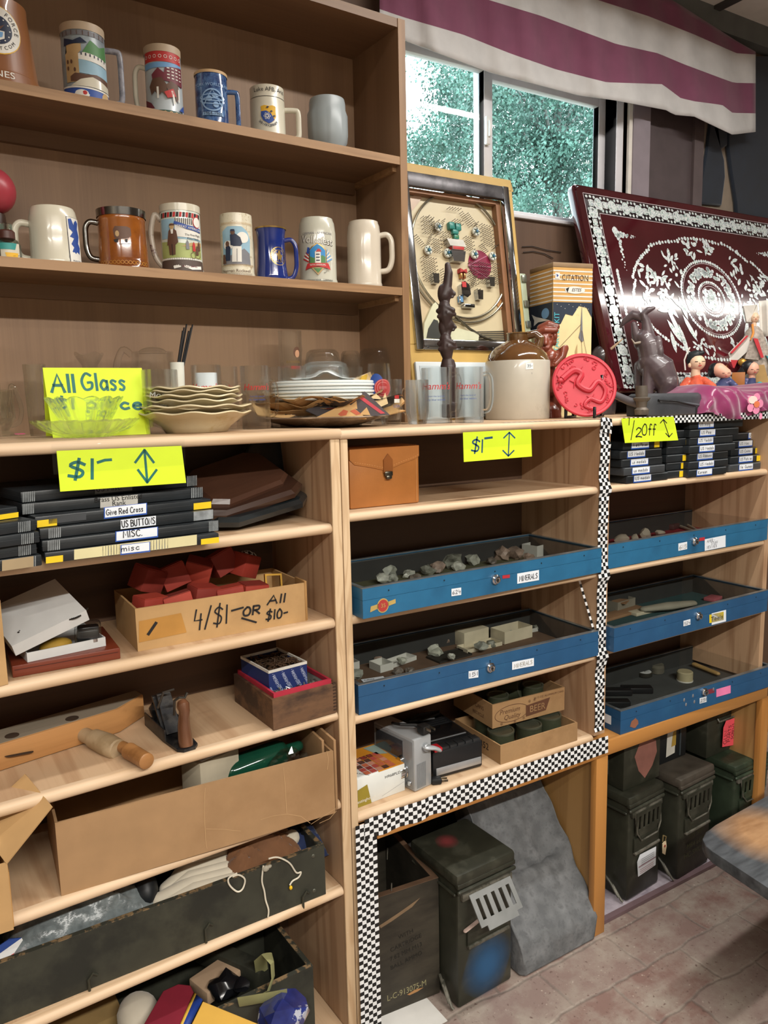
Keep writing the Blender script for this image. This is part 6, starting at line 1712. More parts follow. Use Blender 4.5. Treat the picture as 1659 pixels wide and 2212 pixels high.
def feat(t,f,s,x,y,r,d):
 """brows, eyes, nose and lips on the head"""
 m=MB();m.ell(f(x+r*.15,y+r*.12,d-.0012),(r*s*.10,r*s*.12,r*s*.14),8);m.build('nose',skin,parent=t)
 m=MB()
 for e in(-.28,.52):m.limb([f(x+(e-.14)*r,y-.08*r,d),f(x+(e+.14)*r,y-.06*r,d)],[r*s*.045]*2,6)
 m.build('eyes',hair,parent=t)
 m=MB();m.limb([f(x+.02*r,y+.48*r,d),f(x+.28*r,y+.47*r,d)],[r*s*.06]*2,6);m.build('lips',dred,parent=t)
t,f,s,o=doll('seated doll in an orange robe and black hat',(1510,867))
m=MB();m.limb([f(1500,858),f(1502,838),f(1504,818)],[22*s,20*s,12*s],16,.9);m.limb([f(1488,822),f(1478,842,-.008),f(1484,856,-.01)],[8*s,13*s,9*s],12);m.limb([f(1518,822),f(1535,838,-.008),f(1536,848,-.016)],[8*s,9*s,6*s],12)
m.ell(f(1502,862),(32*s,26*s,8*s));m.build('robe',dor,parent=t,remesh=.0025,smoothit=2)
m=MB();m.ell(f(1506,785),(16.5*s,16*s,17*s));m.limb([f(1503,800),f(1503,812)],[9*s,10*s]);m.ell(f(1492,790,-.012),(3.5*s,3*s,5*s),10);m.build('head',skin,parent=t)
feat(t,f,s,1509,784,16,-16*s)
m=MB();m.limb([f(1494,780,.004),f(1498,770,.004),f(1505,768,.002)],[10*s,12*s,10*s]);m.limb([f(1492,772),f(1515,764)],[6*s,5*s]);m.build('hat',dblk,parent=t)
m=MB();m.box(*f(1487,768,-.008),*f(1490,752,-.004))if False else m.tube([f(1484,800,-.01),f(1482,778,-.01),f(1488,760,-.006),f(1492,752,0)],1.6*s,6);m.build('hat_ribbon',dwh,parent=t)
m=MB();m.ell(f(1535,848,-.022),(5*s,5*s,7*s));[m.limb([f(1531+i*3,846,-.026),f(1533+i*3,853,-.03)],[1.6*s,1.4*s],6)for i in range(4)];m.limb([f(1517,838,-.02),f(1531,846,-.022)],[5*s,4.5*s]);m.build('hands',skin,parent=t)
m=MB();m.box(*f(1499,856,-.034),*f(1516,838,-.014),bev=.002);m.build('sleeve_cuff',dwh,parent=t)
m=MB();m.ell(f(1530,860,-.01),(22*s,18*s,8*s));m.build('skirt',dteal,parent=t)
t,f,s,o=doll('bowing doll in a dark patterned robe, beside the orange robed doll',(1565,860))
m=MB();m.limb([f(1562,855),f(1560,838),f(1566,822)],[24*s,21*s,12*s],16,.9);m.limb([f(1574,826,-.01),f(1588,840,-.018)],[8*s,6*s]);m.ell(f(1575,854),(28*s,22*s,8*s));m.build('robe',dnav,parent=t,remesh=.0025,smoothit=2)
m=MB();m.limb([f(1566,808,-.006),f(1554,800,-.006)],[12*s,15*s],16);m.build('head',skinp,parent=t)
m=MB();m.ell(f(1546,800),(13*s,15*s,16*s));m.ell(f(1541,806),(8*s,9*s,10*s));m.build('hair',hair,parent=t)
feat(t,f,s,1566,808,12,-18*s)
m=MB();m.limb([f(1582,838,-.016),f(1594,848,-.024)],[7*s,6*s]);m.ell(f(1594,850,-.026),(7*s,5*s,4.5*s));m.build('hands',skinp,parent=t)
o=on(1594,840,1,1.69);s=depth(o)/FPX
t=thing('wooden_block','small orange brown wooden block behind the bowing doll','block',(o.x,1.69,ztop-.006),facing(o));MB().box(-13*s,-.01,0,13*s,.015,38*s,.002).build('block',mat('block_wood','#a3652c',.5),parent=t)
t,f,s,o=doll('girl doll with long black hair in blue, sitting below the tall noble doll',(1628,862))
m=MB();m.limb([f(1622,856),f(1622,838),f(1624,822)],[16*s,15*s,9*s],14,.9);m.limb([f(1612,822),f(1606,842,-.008)],[7*s,9*s]);m.build('robe',dnav,parent=t,remesh=.0025,smoothit=2)
m=MB();m.ell(f(1625,798),(13*s,13*s,15*s));m.limb([f(1624,808),f(1624,818)],[6*s,7*s]);m.build('head',skinp,parent=t);feat(t,f,s,1628,800,12,-13*s)
m=MB();m.ell(f(1618,793,.004),(15*s,13*s,14*s));m.limb([f(1610,800,.006),f(1600,812,.008)],[10*s,8*s]);m.build('hair',hair,parent=t)
m=MB();m.limb([f(1638,832),f(1641,858)],[7*s,7*s]);m.limb([f(1656,834),f(1658,860)],[7*s,7*s]);m.build('trousers',mat('doll_turquoise','#21a3b4',.6,var=.2,vs=80),parent=t)
m=MB();m.ell(f(1608,850,-.012),(8*s,6*s,4*s));m.ell(f(1630,856,-.012),(5*s,5*s,4*s));m.build('hands',skinp,parent=t)
t,f,s,o=doll('tall noble doll with a white headdress and red and grey robes',(1630,862),1.70,ztop-.008)
m=MB()
n=20
m.loft([[tuple(V(f(cx_,y))+V((rx_*s*cos(a),ry_*s*sin(a),0)))for a in[k*2*pi/n for k in range(n)]]for cx_,y,rx_,ry_ in((1632,862,20,16),(1632,820,22,18),(1634,790,24,18),(1630,765,28,17),(1627,735,22,14),(1627,718,16,12),(1627,708,8,8))])
m.build('robe',dgrey,parent=t)
def panel_(pts_,nm,mt,d):
 m=MB();m.loft([[f(x,y,d)for x,y in pts_],[f(x,y,d-.010)for x,y in pts_]]);return m.build(nm,mt,parent=t,flat=True)
panel_([(1612,728),(1634,742),(1600,778),(1572,776)],'sleeve',dwh,-.018);panel_([(1572,776),(1600,778),(1594,795),(1566,780)],'sleeve_trim',dred,-.019)
panel_([(1614,728),(1618,728),(1590,764),(1586,762)],'sleeve_trim',dred,-.030)
panel_([(1624,732),(1640,735),(1636,780),(1612,776)],'sleeve',dgrey,-.026);panel_([(1626,734),(1634,736),(1645,775),(1640,776)],'sleeve_trim',dred,-.037)
panel_([(1632,790),(1646,790),(1655,828),(1632,826)],'trouser_front',mat('doll_straw','#b08d57',.6,var=.1),-.022);panel_([(1648,770),(1655,775),(1668,800),(1666,806)],'trouser_side',dteal,-.02)
m=MB();m.ell(f(1608,783,-.03),(9*s,6*s,8*s));m.build('gold_bell',dgold,parent=t)
m=MB();m.ell(f(1628,690),(8.5*s,8.5*s,11*s));m.limb([f(1627,700),f(1627,708)],[4*s,5*s]);m.build('head',skin,parent=t);feat(t,f,s,1629,690,8,-8.5*s)
m=MB();m.loft([[f(x,y,d)for x,y,d in((1606,664,.01),(1632,662,.01),(1636,700,.012),(1612,700,.012))],[f(x,y,d)for x,y,d in((1608,664,-.012),(1630,664,-.014),(1624,684,-.010),(1614,698,-.010))]]);m.build('headdress',dwh,parent=t)
m=MB();m.tube([f(1624,704,-.014),f(1626,722,-.022),f(1622,738,-.03)],2.4*s,8);m.build('cord',mat('doll_cord','#d68a3c',.5),parent=t)
m=MB();m.grid(6,6,lambda i,j:f(1634+26*i+4*j,655+75*j,.006+.006*sin(i*9)));m.build('veil',dwh,parent=t,solid=.001)

# ================================================================ flag valance, coat
rows=[[(820,40),(875,88),(960,120),(1060,157),(1150,180),(1250,206),(1330,217),(1440,238),(1456,248),(1500,252),(1582,291),(1632,285)],[(820,20),(873,38),(1000,75),(1100,115),(1200,150),(1310,178),(1430,182),(1470,212),(1500,219),(1560,227),(1582,244),(1632,245)],[(820,-75),(873,-58),(1055,0),(1170,35),(1250,65),(1330,95),(1420,115),(1480,140),(1560,170),(1585,179),(1632,180)],[(820,-165),(1050,-75),(1290,0),(1400,35),(1500,75),(1590,115),(1632,118)],[(820,-230),(1050,-150),(1290,-52),(1452,0),(1590,88),(1632,112)]]
def pl_at(P,x):
 for a,b in zip(P,P[1:]):
  if x<=b[0]:return a[1]+(b[1]-a[1])*(x-a[0])/(b[0]-a[0])
 return P[-1][1]
red_f=mat('flag_red','#743f57',.85,var=.06,sheen=.2);wht_f=mat('flag_white','#bebcba',.85,var=.05,sheen=.2)
m=MB([wht_f,red_f]);NX=80
G=[]
for k in range(len(rows)):
 for sub_ in range(4 if k<len(rows)-1 else 1):
  q=sub_/4;G.append((k,[]));
  for i in range(NX+1):
   x=820+812*i/NX
   y=pl_at(rows[k],x)*(1-q)+(pl_at(rows[k+1],x)if k+1<len(rows)else 0)*q
   hgt_=(k+q)/(len(rows)-1)
   d=1.885+.014*sin(i*.33+hgt_*2)*(1-hgt_*.6)+.007*sin(i*.9+hgt_*4)+.03*hgt_
   G[-1][1].append(m.v(on(x,y,1,d)))
for(k,a),(k2,b)in zip(G,G[1:]):
 m.m=k%2
 for i in range(NX):m.f([a[i],a[i+1],b[i+1],b[i]])
one(m,'flag_valance',None,'red and white striped flag hung as a valance over the window','flag',smooth=80,solid=.0015)
nav=mat('coat_navy','#0e1a28',.85,var=.15,sheen=.3);kh=mat('coat_khaki','#86796a',.85,var=.06)
def cloth_piece(pts_,nm,mt,y,t,th=.03):
 pts3=[on(a,b,1,y)for a,b in pts_]
 m=MB();fr_=[m.v(p)for p in pts3];bk=[m.v(p+V((0,th,0)))for p in pts3];k=len(fr_)
 m.f(fr_);m.f(bk[::-1]);[m.f([fr_[i],fr_[(i+1)%k],bk[(i+1)%k],bk[i]])for i in range(k)]
 o=m.build(nm,mt,parent=t,bevel=.008);o.data.transform(Matrix.Translation(-V(t.location)));return o
t=thing('hanging_coat','dark navy coat hanging beside the lacquer panel, right edge of the photo','coat',on(1600,200,1,1.96),0)
cloth_piece([(1512,180),(1536,180),(1534,262),(1526,330),(1506,440),(1560,445),(1568,382),(1566,345),(1560,322),(1576,312),(1578,180)],'sleeve',nav,1.962,t,.014)
cloth_piece([(1574,120),(1800,120),(1800,500),(1594,500),(1590,436),(1580,372),(1573,318)],'body',nav,1.957,t,.018)
t=thing('khaki_coat','khaki cloth coat showing as pale strips behind the navy coat','coat',on(1560,200,1,1.974),0)
cloth_piece([(1508,150),(1640,150),(1640,500),(1500,500),(1503,330)],'body',kh,1.974,t,.004)

# ================================================================ shelf contents, left bookcase
def mb_open(w_,d,h,th,floor=None):
 """open-topped box walls in local coordinates (front edge along +X, depth along +Y)"""
 m=MB();fl=th if floor is None else floor
 m.box(0,0,0,w_,d,fl);m.box(0,0,fl,w_,th,h);m.box(0,d-th,fl,w_,d,h);m.box(0,th,fl,th,d-th,h);m.box(w_-th,th,fl,w_,d-th,h)
 return m
def mb_rim(w_,d,h,th):
 m=MB();m.box(0,0,0,w_,th,h);m.box(0,d-th,0,w_,d,h);m.box(0,th,0,th,d-th,h);m.box(w_-th,th,0,w_,d-th,h);return m
def put(t,m,nm,mt=None,**kw):return m.build(nm,mt,parent=t,**kw)
def prints(t,P,nm,fn,lift=.0006):
 """marks on a face, drawn where they sit, then handed to the thing"""
 m=MB();fn(m,P);m.lay(P.M(),lift)
 o=m.build(nm,None,parent=t)
 bpy.context.view_layer.update()
 o.data.transform((Matrix.Translation(t.location)@t.rotation_euler.to_matrix().to_4x4()).inverted())
 return o
def rect_px(m,P,mt,x0,y0,x1,y1,sk=0.0,lay=0):
 """label seen between two upper corners; sk = how far its right end sits higher"""
 m.mat(mt).flat(P.pts([(x0,y0),(x1,y0-sk),(x1,y1-sk),(x0,y1)]),lay)
def face_plane(a,rz):return Plane(a,(cos(rz),sin(rz),0),(0,0,1))
bkraft=mat('case_black','#23272a',.38,var=.15,vs=30);bkgrey=mat('case_grey','#3d4043',.4,var=.15)
filmy=mat('strapping_film','#8b9092',.25,var=.25,vs=60);lblw=mat('label_white','#dde3ea',.5,var=.02);lblb=mat('label_blue','#2f58b0',.5);tapey=mat('tape_yellow','#e6c321',.45,var=.04);kraft=mat('label_kraft','#9a8768',.6,var=.05);maskt=mat('masking_tape','#cfc79a',.6,var=.05)
def case(label,pl,pr,z,th,d,grp,nm='display_case',mt=None):
 a,rz,w_,_=fbox(pl,pr,z,(pl[0],pl[1]-20))
 t=thing(nm,label,'case',a,rz,grp)
 put(t,MB().box(0,0,.0004,w_,d,th-.0006,.0022),'case_shell',mt or bkraft)
 put(t,MB().box(.008,.0,th*.52,w_-.008,d,th*.56).box(-.0003,-.0003,th*.50,w_+.0003,d,th*.515),'lid_seam',bkgrey)
 return t,face_plane(a,rz),w_
zA=[z+.0222 for z in ZA]
def thick(pl,z,y2):
 a=on(pl[0],pl[1],2,z);return hgt(a,pl[0],y2)
rows_=[((98,1218.6),(474,1172.8),'bottom',[('misc',262,1191,300,11)]),((91.6,1193),(474,1147),'second from the bottom',[('MISC.',266,1161,306,14)]),((87,1167),(462.7,1122),'third from the bottom',[('US BUTTONS',263,1139,334,14)]),((77,1141),(457,1098),'third from the top',[('Give Red Cross',229,1113,308,12)]),((48,1113),(440,1075),'second from the top',[]),((46,1087),(427,1050),'topmost',[('US Misc.',208,1062,262,11)])]
z=zA[0];th=thick((98,1218.6),z,1193.5)
for i,(pl,pr,wd_,txt)in enumerate(rows_):
 t,P,w_=case('long black display case, %s of the stack under the wide $1 sign'%wd_,pl,pr,z,th,.225,'black cases under the wide price sign')
 sl=(pl[1]-pr[1])/(pr[0]-pl[0])
 def yb(x):return pl[1]-(x-pl[0])*sl
 def piece(nm,fn_):
  prints(t,P,nm,fn_)
 def strap(x0,x1,n=7):
  def g(m,P):
   for k in range(n):x=x0+(x1-x0)*k/(n-1);m.mat(filmy).line([P.px(x,yb(x)-2),P.px(x,yb(x)-23)],.0016,0)
  piece('strapping_tape',g)
 def bit(nm,mt,x0,x1,up,dn):piece(nm,lambda m,P:rect_px(m,P,mt,x0,yb(x0)-up,x1,yb(x0)-dn,(x1-x0)*sl,0))
 def lab(x0,x1,y0,y1,blue=True,mt=lblw):
  def g(m,P):
   if blue:rect_px(m,P,lblb,x0-2,y0-1,x1+2,y1+3,(x1-x0)*sl,1)
   rect_px(m,P,mt,x0,y0,x1,y1,(x1-x0)*sl,2)
   m.mat(ink)
   for s_,tx,ty,tx1,hp in txt:
    a,b=P.px(tx,ty),P.px(tx1,ty-(tx1-tx)*sl);u=P.px(tx,ty-hp);h_=u[1]-a[1]
    L=sum((HAND[c_][0]+.22 if c_ in HAND else .4)for c_ in s_)-.22
    m.hand(s_,h_,a[0],a[1],wd=h_*.14,layer=3,sx=hypot(b[0]-a[0],b[1]-a[1])/(L*h_),rot=0)
   if i==4:
    for w_s,py_ in(('Brass US Enlisted',1076),('Rank',1087)):a=P.px(256,py_);m.text(w_s,.0125,a[0],a[1],3)
  piece('paper_label',g)
 if i==0:bit('masking_tape',maskt,160,425,24,2);strap(222,258);strap(326,362);lab(262,322,1178,1196);bit('yellow_tape',tapey,99,136,15,1);bit('yellow_tape',tapey,434,473,13,1)
 if i==1:lab(251,339,1149,1168);strap(104,128);strap(452,470)
 if i==2:lab(260,336,1123,1143,False);strap(106,130);bit('clear_tape',filmy,418,460,22,2)
 if i==3:lab(226,315,1097,1118);bit('clear_tape',bkgrey,105,186,22,6);bit('yellow_tape',tapey,418,456,15,1);bit('yellow_tape',tapey,80,123,16,1)
 if i==4:lab(216,297,1076,1097,False,mat('label_cream','#c9c7bf',.5));strap(50,72);strap(414,436)
 if i==5:lab(204,285,1046,1067,False,mat('label_dim','#77777a',.5));strap(50,74);strap(405,424)
 z+=th
z=zA[0]
for i,(xr_,yb_,wd_)in enumerate(((92,1222,'bottom'),(81,1197,'second from the bottom'),(87,1172,'middle'),(80,1146,'second from the top'),(40,1118,'topmost'))):
 t,P,w_=case('black display case cut by the left edge, %s of that stack'%wd_,(xr_-210,yb_+30),(xr_,yb_),z,th,.21,'black cases at the left photo edge')
 sl=30/210
 yb2=lambda x:yb_+(xr_-x)*sl
 if i==4:prints(t,P,'yellow_tape',lambda m,P:rect_px(m,P,tapey,xr_-45,yb2(xr_-45)-12,xr_-1,yb2(xr_-45)-1,45*sl,1))
 else:
  def fn(m,P):
   for k in range(7):x=xr_-40+k*4;m.mat(filmy).line([P.px(x,yb2(x)-2),P.px(x,yb2(x)-23)],.0016,0)
  prints(t,P,'strapping_tape',fn)
 if i==0:prints(t,P,'kraft_label',lambda m,P:rect_px(m,P,kraft,xr_-88,yb2(xr_-88)-24,xr_-20,yb2(xr_-88)-1,68*sl,1))
 z+=th
def plaque(label,cx,cy,z,sx_,sy_,tilt_,rot_,mt,edge):
 o=onv(cx,cy,.15);a=A(toA(o).x,toA(o).y,z)
 t=thing('award_plaque',label,'plaque',a,AY+rot_,'wooden plaques beside the black cases')
 k=.30
 P=[(-1+k,-1),(1-k,-1),(1,-1+k),(1,1-k),(1-k,1),(-1+k,1),(-1,1-k),(-1,-1+k)]
 m=MB();m.loft([[(x*sx_,y*sy_,0)for x,y in P],[(x*sx_,y*sy_,.011)for x,y in P],[(x*sx_*.93,y*sy_*.91,.019)for x,y in P]])
 o=m.build('board',mt,parent=t,flat=True);o.rotation_euler=tilt_
 return t
pbk=mat('plaque_black','#1d2326',.15,coat=.6);pbr=wood('plaque_walnut','#3a251c','#2a1a14',axis=0,freq=3,sc=8,rough=.3,coat=.5);pbr2=wood('plaque_brown','#4a3024','#38241b',axis=0,freq=3,sc=8,rough=.3,coat=.4)
plaque('black plaque with cut corners, lowest of the leaning plaques',536,1118,zA[0]+.042,.125,.085,(radians(16),radians(-7),0),.22,pbk,None)
plaque('dark walnut plaque, middle of the leaning plaques',522,1092,zA[0]+.068,.125,.08,(radians(22),radians(-10),0),.12,pbr,None)
plaque('brown plaque, topmost of the leaning plaques',512,1068,zA[0]+.092,.105,.07,(radians(27),radians(-12),0),.22,pbr2,None)
o=onv(600,1040,.245);a=A(toA(o).x,toA(o).y,zA[0]+.004)
t=thing('round_plaque','round black plaque standing against the back of the shelf behind the leaning plaques','plaque',a,AY);m=MB();m.cyl(.095,0,.018,40,bev=.004);o=m.build('disc',pbk,parent=t);o.rotation_euler=(radians(80),0,0);o.location=(0,0,.097)
m=MB();m.ell((0,0,0),.006,10);m.build('brass_hook',mat('brass','#a98238',.3,metal=.9),parent=t,loc=(.03,-.04,.12))
cardb=mat('cardboard_tan','#b38f60',.75,var=.05,c2='#a07d52',ws=4,lo=.5,hi=.7);cardi=mat('cardboard_inner','#9a7444',.8,var=.06);cardd=mat('cardboard_brown','#9d7c58',.8,var=.05,c2='#8c6c4a',ws=3,lo=.5,hi=.7)
a,rz,w_,h_=fbox((298,1407.7),(664,1341),zA[1],(295.5,1315))
dpt=.185
t=thing('cardboard_box','open tan cardboard tray of red boxes, marked 4 for $1 or all $10','box',a,rz)
put(t,mb_open(w_,dpt,h_,.004),'tray',cardb)
put(t,MB().box(w_-.0042,-.0012,.002,w_+.0012,.05,h_+.004,.001),'corner_flap',cardi)
P=face_plane(a,rz)
def fn(m,P):
 m.mat(mat('packing_tape','#b08040',.3)).flat(P.pts([(300,1342),(391,1324),(403,1366),(300,1388)]),0)
 m.mat(markerk)
 def word(s_,x0,y0,x1,hp,w2=.0034,sl=.17):
  a,b=P.px(x0,y0),P.px(x1,y0-(x1-x0)*sl);u=P.px(x0,y0-hp);hh_=u[1]-a[1]
  L=sum((HAND[c_][0]+.22 if c_ in HAND else .4)for c_ in s_)-.22
  m.hand(s_,hh_,a[0],a[1],wd=w2,layer=1,sx=hypot(b[0]-a[0],b[1]-a[1])/(L*hh_),slant=.12)
 word('4/$1',419,1358,490,40);m.line(P.pts([(500,1319),(525,1312)]),.004,1);word('OR',524,1331,560,18,.0042);m.line(P.pts([(522,1335),(553,1344)]),.004,1)
 word('All',577,1306,614,18,.0038);word('$10-',574,1340,620,20,.0036);m.line(P.pts([(320,1370),(337,1345)]),.006,1)
prints(t,P,'lettering',fn)
R2=Matrix.Translation(a)@Matrix.Rotation(rz,4,'Z')
redb=[mat('red_box_%d'%i,c_,.7,var=.08)for i,c_ in enumerate(('#8f2f22','#9e3828','#7c2a20'))]
rb=[(.035,.040,.062,.34,.1),(.085,.035,.060,-.1,-.2),(.135,.045,.066,.2,.15),(.185,.038,.058,-.15,-.1),(.235,.05,.055,.1,.1),(.05,.11,.09,.5,.35),(.10,.125,.085,.0,-.3),(.15,.12,.09,-.4,.3),(.20,.13,.10,.2,-.35),(.245,.12,.09,.6,.3)]
wl=['front left','second along the front','third along the front','fourth along the front','front right','back left, tilted','back row second','back row middle, tilted','back row fourth, standing highest','back right, tilted']
sx_=w_/.33
for i,(x,y,zz,rt,tl_)in enumerate(rb):
 q=R2@V((x*sx_,y,zz+(.012 if i<5 else .028)));t2=thing('small_red_box','small brick red carton in the tan tray, '+wl[i],'box',q,rz+rt,'red cartons in the tan tray')
 o=put(t2,MB().box(-.028,-.022,-.026,.028,.022,.022,.0015),'carton',redb[i%3]);o.rotation_euler=(tl_*.6,tl_,0)
 o2=put(t2,MB().box(-.0265,-.0205,.0222,.0265,.0205,.0235),'lid_flap',redb[(i+1)%3]);o2.rotation_euler=(tl_*.6,tl_,0)
q=R2@V((.28*sx_,.05,.085));m=MB();m.box(-.02,-.003,-.018,.02,.003,-.014);m.box(-.02,-.003,.014,.02,.003,.018);m.box(-.02,-.003,-.014,-.016,.003,.014);m.box(.016,-.003,-.014,.02,.003,.014)
t2=thing('brass_frame','small square brass buckle frame in the right of the tan tray','buckle',q,rz);o=put(t2,m,'frame',mat('brass','#a98238',.3,metal=.9));o.rotation_euler=(-.3,.1,0)
q=R2@V((.262*sx_,.155,.118));m=MB(chk)
for j in range(8):
 for i in range(12):
  m.m=(i+j)%2;a0,a1,b0,b1=2*pi*i/12,2*pi*(i+1)/12,pi*j/8,pi*(j+1)/8
  pq=[(.027*sin(b)*cos(a_)*(1+.1*sin(a_*3)),.024*sin(b)*sin(a_),.024*cos(b))for b,a_ in((b0,a0),(b0,a1),(b1,a1),(b1,a0))]
  m.poly(pq)
one(m,'tape_wad',None,'wad of black and white checkered tape at the back of the tan tray','tape',q,rz)
a,rz,w_,h_=fbox((27.5,1465),(261,1423),zA[1],(22,1440))
t=thing('flat_wooden_box','flat red brown wooden box under the open white carton','box',a,rz)
put(t,MB().box(0,0,0,w_,.17,h_,.002),'box',wood('mahogany_red','#6f2f1c','#5a2416',axis=0,freq=2,sc=8,rough=.35,coat=.3));put(t,MB().box(.004,-.0006,h_*.62,w_-.004,.0,h_*.66),'seam',mat('seam_dark','#3a160e',.5))
zc_=zA[1]+h_+.0005
a,rz,w_,h2=fbox((59.5,1431),(229,1395),zc_,(57,1411))
wc=mat('white_carton','#c5c6c5',.6,var=.04)
t=thing('white_carton','open white carton with a tilted lid, on the red brown box','box',a,rz)
put(t,mb_open(w_,.15,h2,.002),'tray',wc)
o=put(t,mb_open(w_*.98,.155,.022,.002),'lid',wc);o.rotation_euler=(radians(14),radians(-17),0);o.location=(-.018,-.002,h2-.002)
for v_ in o.data.vertices:v_.co.z=.024-v_.co.z
R3=Matrix.Translation(a)@Matrix.Rotation(rz,4,'Z')
q=R3@V((w_*.42,.035,h2*.6));one(MB().ell((0,0,0),(.03,.018,.014),16),'yellow_pouch',mat('pouch_yellow','#9c7a26',.7,var=.2),'yellow cloth pouch inside the open white carton','pouch',q,rz)
q=R3@V((w_*.84,.03,h2*.9));t2=thing('wrapped_watch','black and silver item in clear wrap at the right of the white carton','watch',q,rz-.3);put(t2,MB().box(-.02,-.02,-.014,.02,.03,.018,.005),'case',mat('watch_black','#1b1c1f',.2));put(t2,MB().cyl(.009,.0,.006,16),'button',mat('silver_bright','#c3c6c8',.15,metal=1)).location=(.01,-.02,-.004);put(t2,MB().box(-.024,-.024,-.016,.024,.034,.026,.008),'clear_wrap',pane('wrap_film','#f2f4f4',1.0,.12,base=.08))
m=MB()
pts_=[R3@V((w_*(-.05+.9*k/40),.02+.03*sin(k*.16),h2+.012+(.022+.022*k/40)))for k in range(41)]
for p,q_ in zip(pts_[::1],pts_[1::1]):
 m.ell((p+q_)/2,.0022,6)
one(m,'bead_chain',mat('chain_dark','#3b3835',.3,metal=.8),'dark bead chain lying over the tilted white lid','chain')['kind']='thing'
a,rz,w_,h_=fbox((-150,1520),(18,1478),zA[1],(-150,1330))
t=thing('cardboard_box','tan cardboard box cut off by the left edge, beside the red brown flat box','box',a,rz);put(t,mb_open(w_,.17,.150,.004),'tray',cardb)
z3=zA[2]
oldw=wood('old_beech','#b5834f','#94683c',axis=0,freq=3,sc=6,rough=.6,fib=.4);greyw=wood('grey_beech','#8d8373','#77705f',axis=0,freq=3,sc=6,rough=.7,fib=.4)
a,rz,w_,h_=fbox((0,1667.7),(331,1560),z3,(0,1609))
a2=a-V((cos(rz),sin(rz),0))*.22;Lc=w_+.22;dC=.075
t=thing('wooden_clamp','large old wooden hand screw clamp jaw with a wooden screw','clamp',a2,rz)
m=MB()
pr=[(0,0),(Lc*.86,0),(Lc,dC*.55),(Lc,dC),(0,dC)]
m.prism(pr,.001,h_,.004);jaw=put(t,m,'jaw',oldw)
put(t,MB().prism([(.002,.004),(Lc*.86-.004,.004),(Lc-.004,dC*.55),(Lc-.004,dC-.003),(.002,dC-.003)],h_-.002,h_+.0006),'weathered_top',greyw)
bore=mat('bore_dark','#3a2a1c',.9)
R4=Matrix.Translation(a2)@Matrix.Rotation(rz,4,'Z');Pf=face_plane(a2,rz)
for x_,y_ in((26,1590),(166,1560)):
 q=R4.inverted()@on(x_,y_,2,z3+h_);put(t,MB().cyl(.013,0,.0008,24),'bore',bore).location=(q.x,min(max(q.y,.02),.055),h_+.0008)
q0,q1=Pf.px(20,1632),Pf.px(62,1624);m=MB();m.limb([(q0[0],0,q0[1]),(q1[0],0,q1[1])],[.009,.009],14,.1);put(t,m,'slot',bore)
prints(t,Pf,'stamp',lambda m,P:None)if False else None
dow=wood('dowel_wood','#a58f70','#86704f',axis=0,freq=2,sc=14,rough=.6);dow2=wood('dowel_brown','#9a6c3f','#6f4724',axis=0,freq=2,sc=14,rough=.4,paint='#c9a36d')
qa=V((Pf.px(180,1588)[0],0,Pf.px(180,1588)[1]));m=MB()
m.tube([qa+V((0,.02,0)),qa+V((.006,-.02,-.001)),qa+V((.010,-.028,-.002))],[.015,.015,.019],20);m.tube([qa+V((.010,-.028,-.002)),qa+V((.020,-.070,-.005)),qa+V((.026,-.098,-.008)),qa+V((.027,-.102,-.008))],[.0195,.0225,.021,.018],20)
put(t,m,'screw_handle',dow)
p0=on(262,1612,2,z3+.016);p1=on(318,1645,2,z3+.016)
t=thing('wooden_screw','worn brown wooden clamp screw lying loose on the shelf front','screw',p0,0);d=p1-p0;L=d.length;m=MB()
m.tube([d*k for k in(0,.12,.22,.28,.3,.34,.38,.6,.62,.98,1.0)],[.011,.012,.010,.013,.016,.0165,.016,.0160,.0158,.0155,.012],20);put(t,m,'screw',dow2)
m=MB();m.tube([d*(-.30+.003*k)+V((0,0,0))for k in range(100)],[.0085+.0016*sin(k*.8)for k in range(100)],14);put(t,m,'thread',bore)
o=on(405,1618,2,z3);q=on(345,1565,2,z3);d=(q-o);rz=atan2(d.y,d.x)-pi/2
t=thing('hand_plane','old black iron hand plane with a brown wooden handle','plane',o,rz)
irb=mat('iron_black','#232427',.4,metal=.4,var=.2,c2='#3c3a38',ws=40)
m=MB();m.prism([(-.022,.0),(-.012,-.012),(.012,-.012),(.022,.0),(.027,.06),(.027,.17),(.015,.19),(-.015,.19),(-.027,.17),(-.027,.06)],.0005,.006);m.box(-.0275,.05,.004,-.0235,.17,.030,.002);m.box(.0235,.05,.004,.0275,.17,.030,.002);put(t,m,'sole',irb)
m=MB();m.loft([[(-.020,.075,.006),(.020,.075,.006),(.020,.082,.006),(-.020,.082,.006)],[(-.020,.13,.075),(.020,.13,.075),(.020,.138,.075),(-.020,.138,.075)]]);m.loft([[(-.017,.066,.012),(.017,.066,.012),(.017,.072,.012),(-.017,.072,.012)],[(-.014,.118,.082),(.014,.118,.082),(.014,.124,.082),(-.014,.124,.082)]]);put(t,m,'blade_and_frog',irb)
m=MB();m.tube([(0,.062,.052),(.0,.055,.085),(.008,.050,.092),(.020,.05,.088),(.026,.05,.098)],.003,8);m.tube([(-.02,.10,.06),(-.01,.09,.095),(.012,.085,.098)],.0025,8);put(t,m,'adjuster',mat('iron_worn','#55534f',.35,metal=.8))
m=MB();m.tube([(0,.006,.005),(0,.009,.02),(0,.012,.045),(0,.008,.066),(0,.004,.080),(0,.010,.090),(0,.016,.096)],[.0165,.0165,.0145,.0125,.0125,.015,.0105],18,flat=.85);put(t,m,'tote_handle',wood('tote_wood','#6b4630','#4e3120',axis=2,freq=3,sc=14,rough=.3,paint='#b38a62',coat=.3))
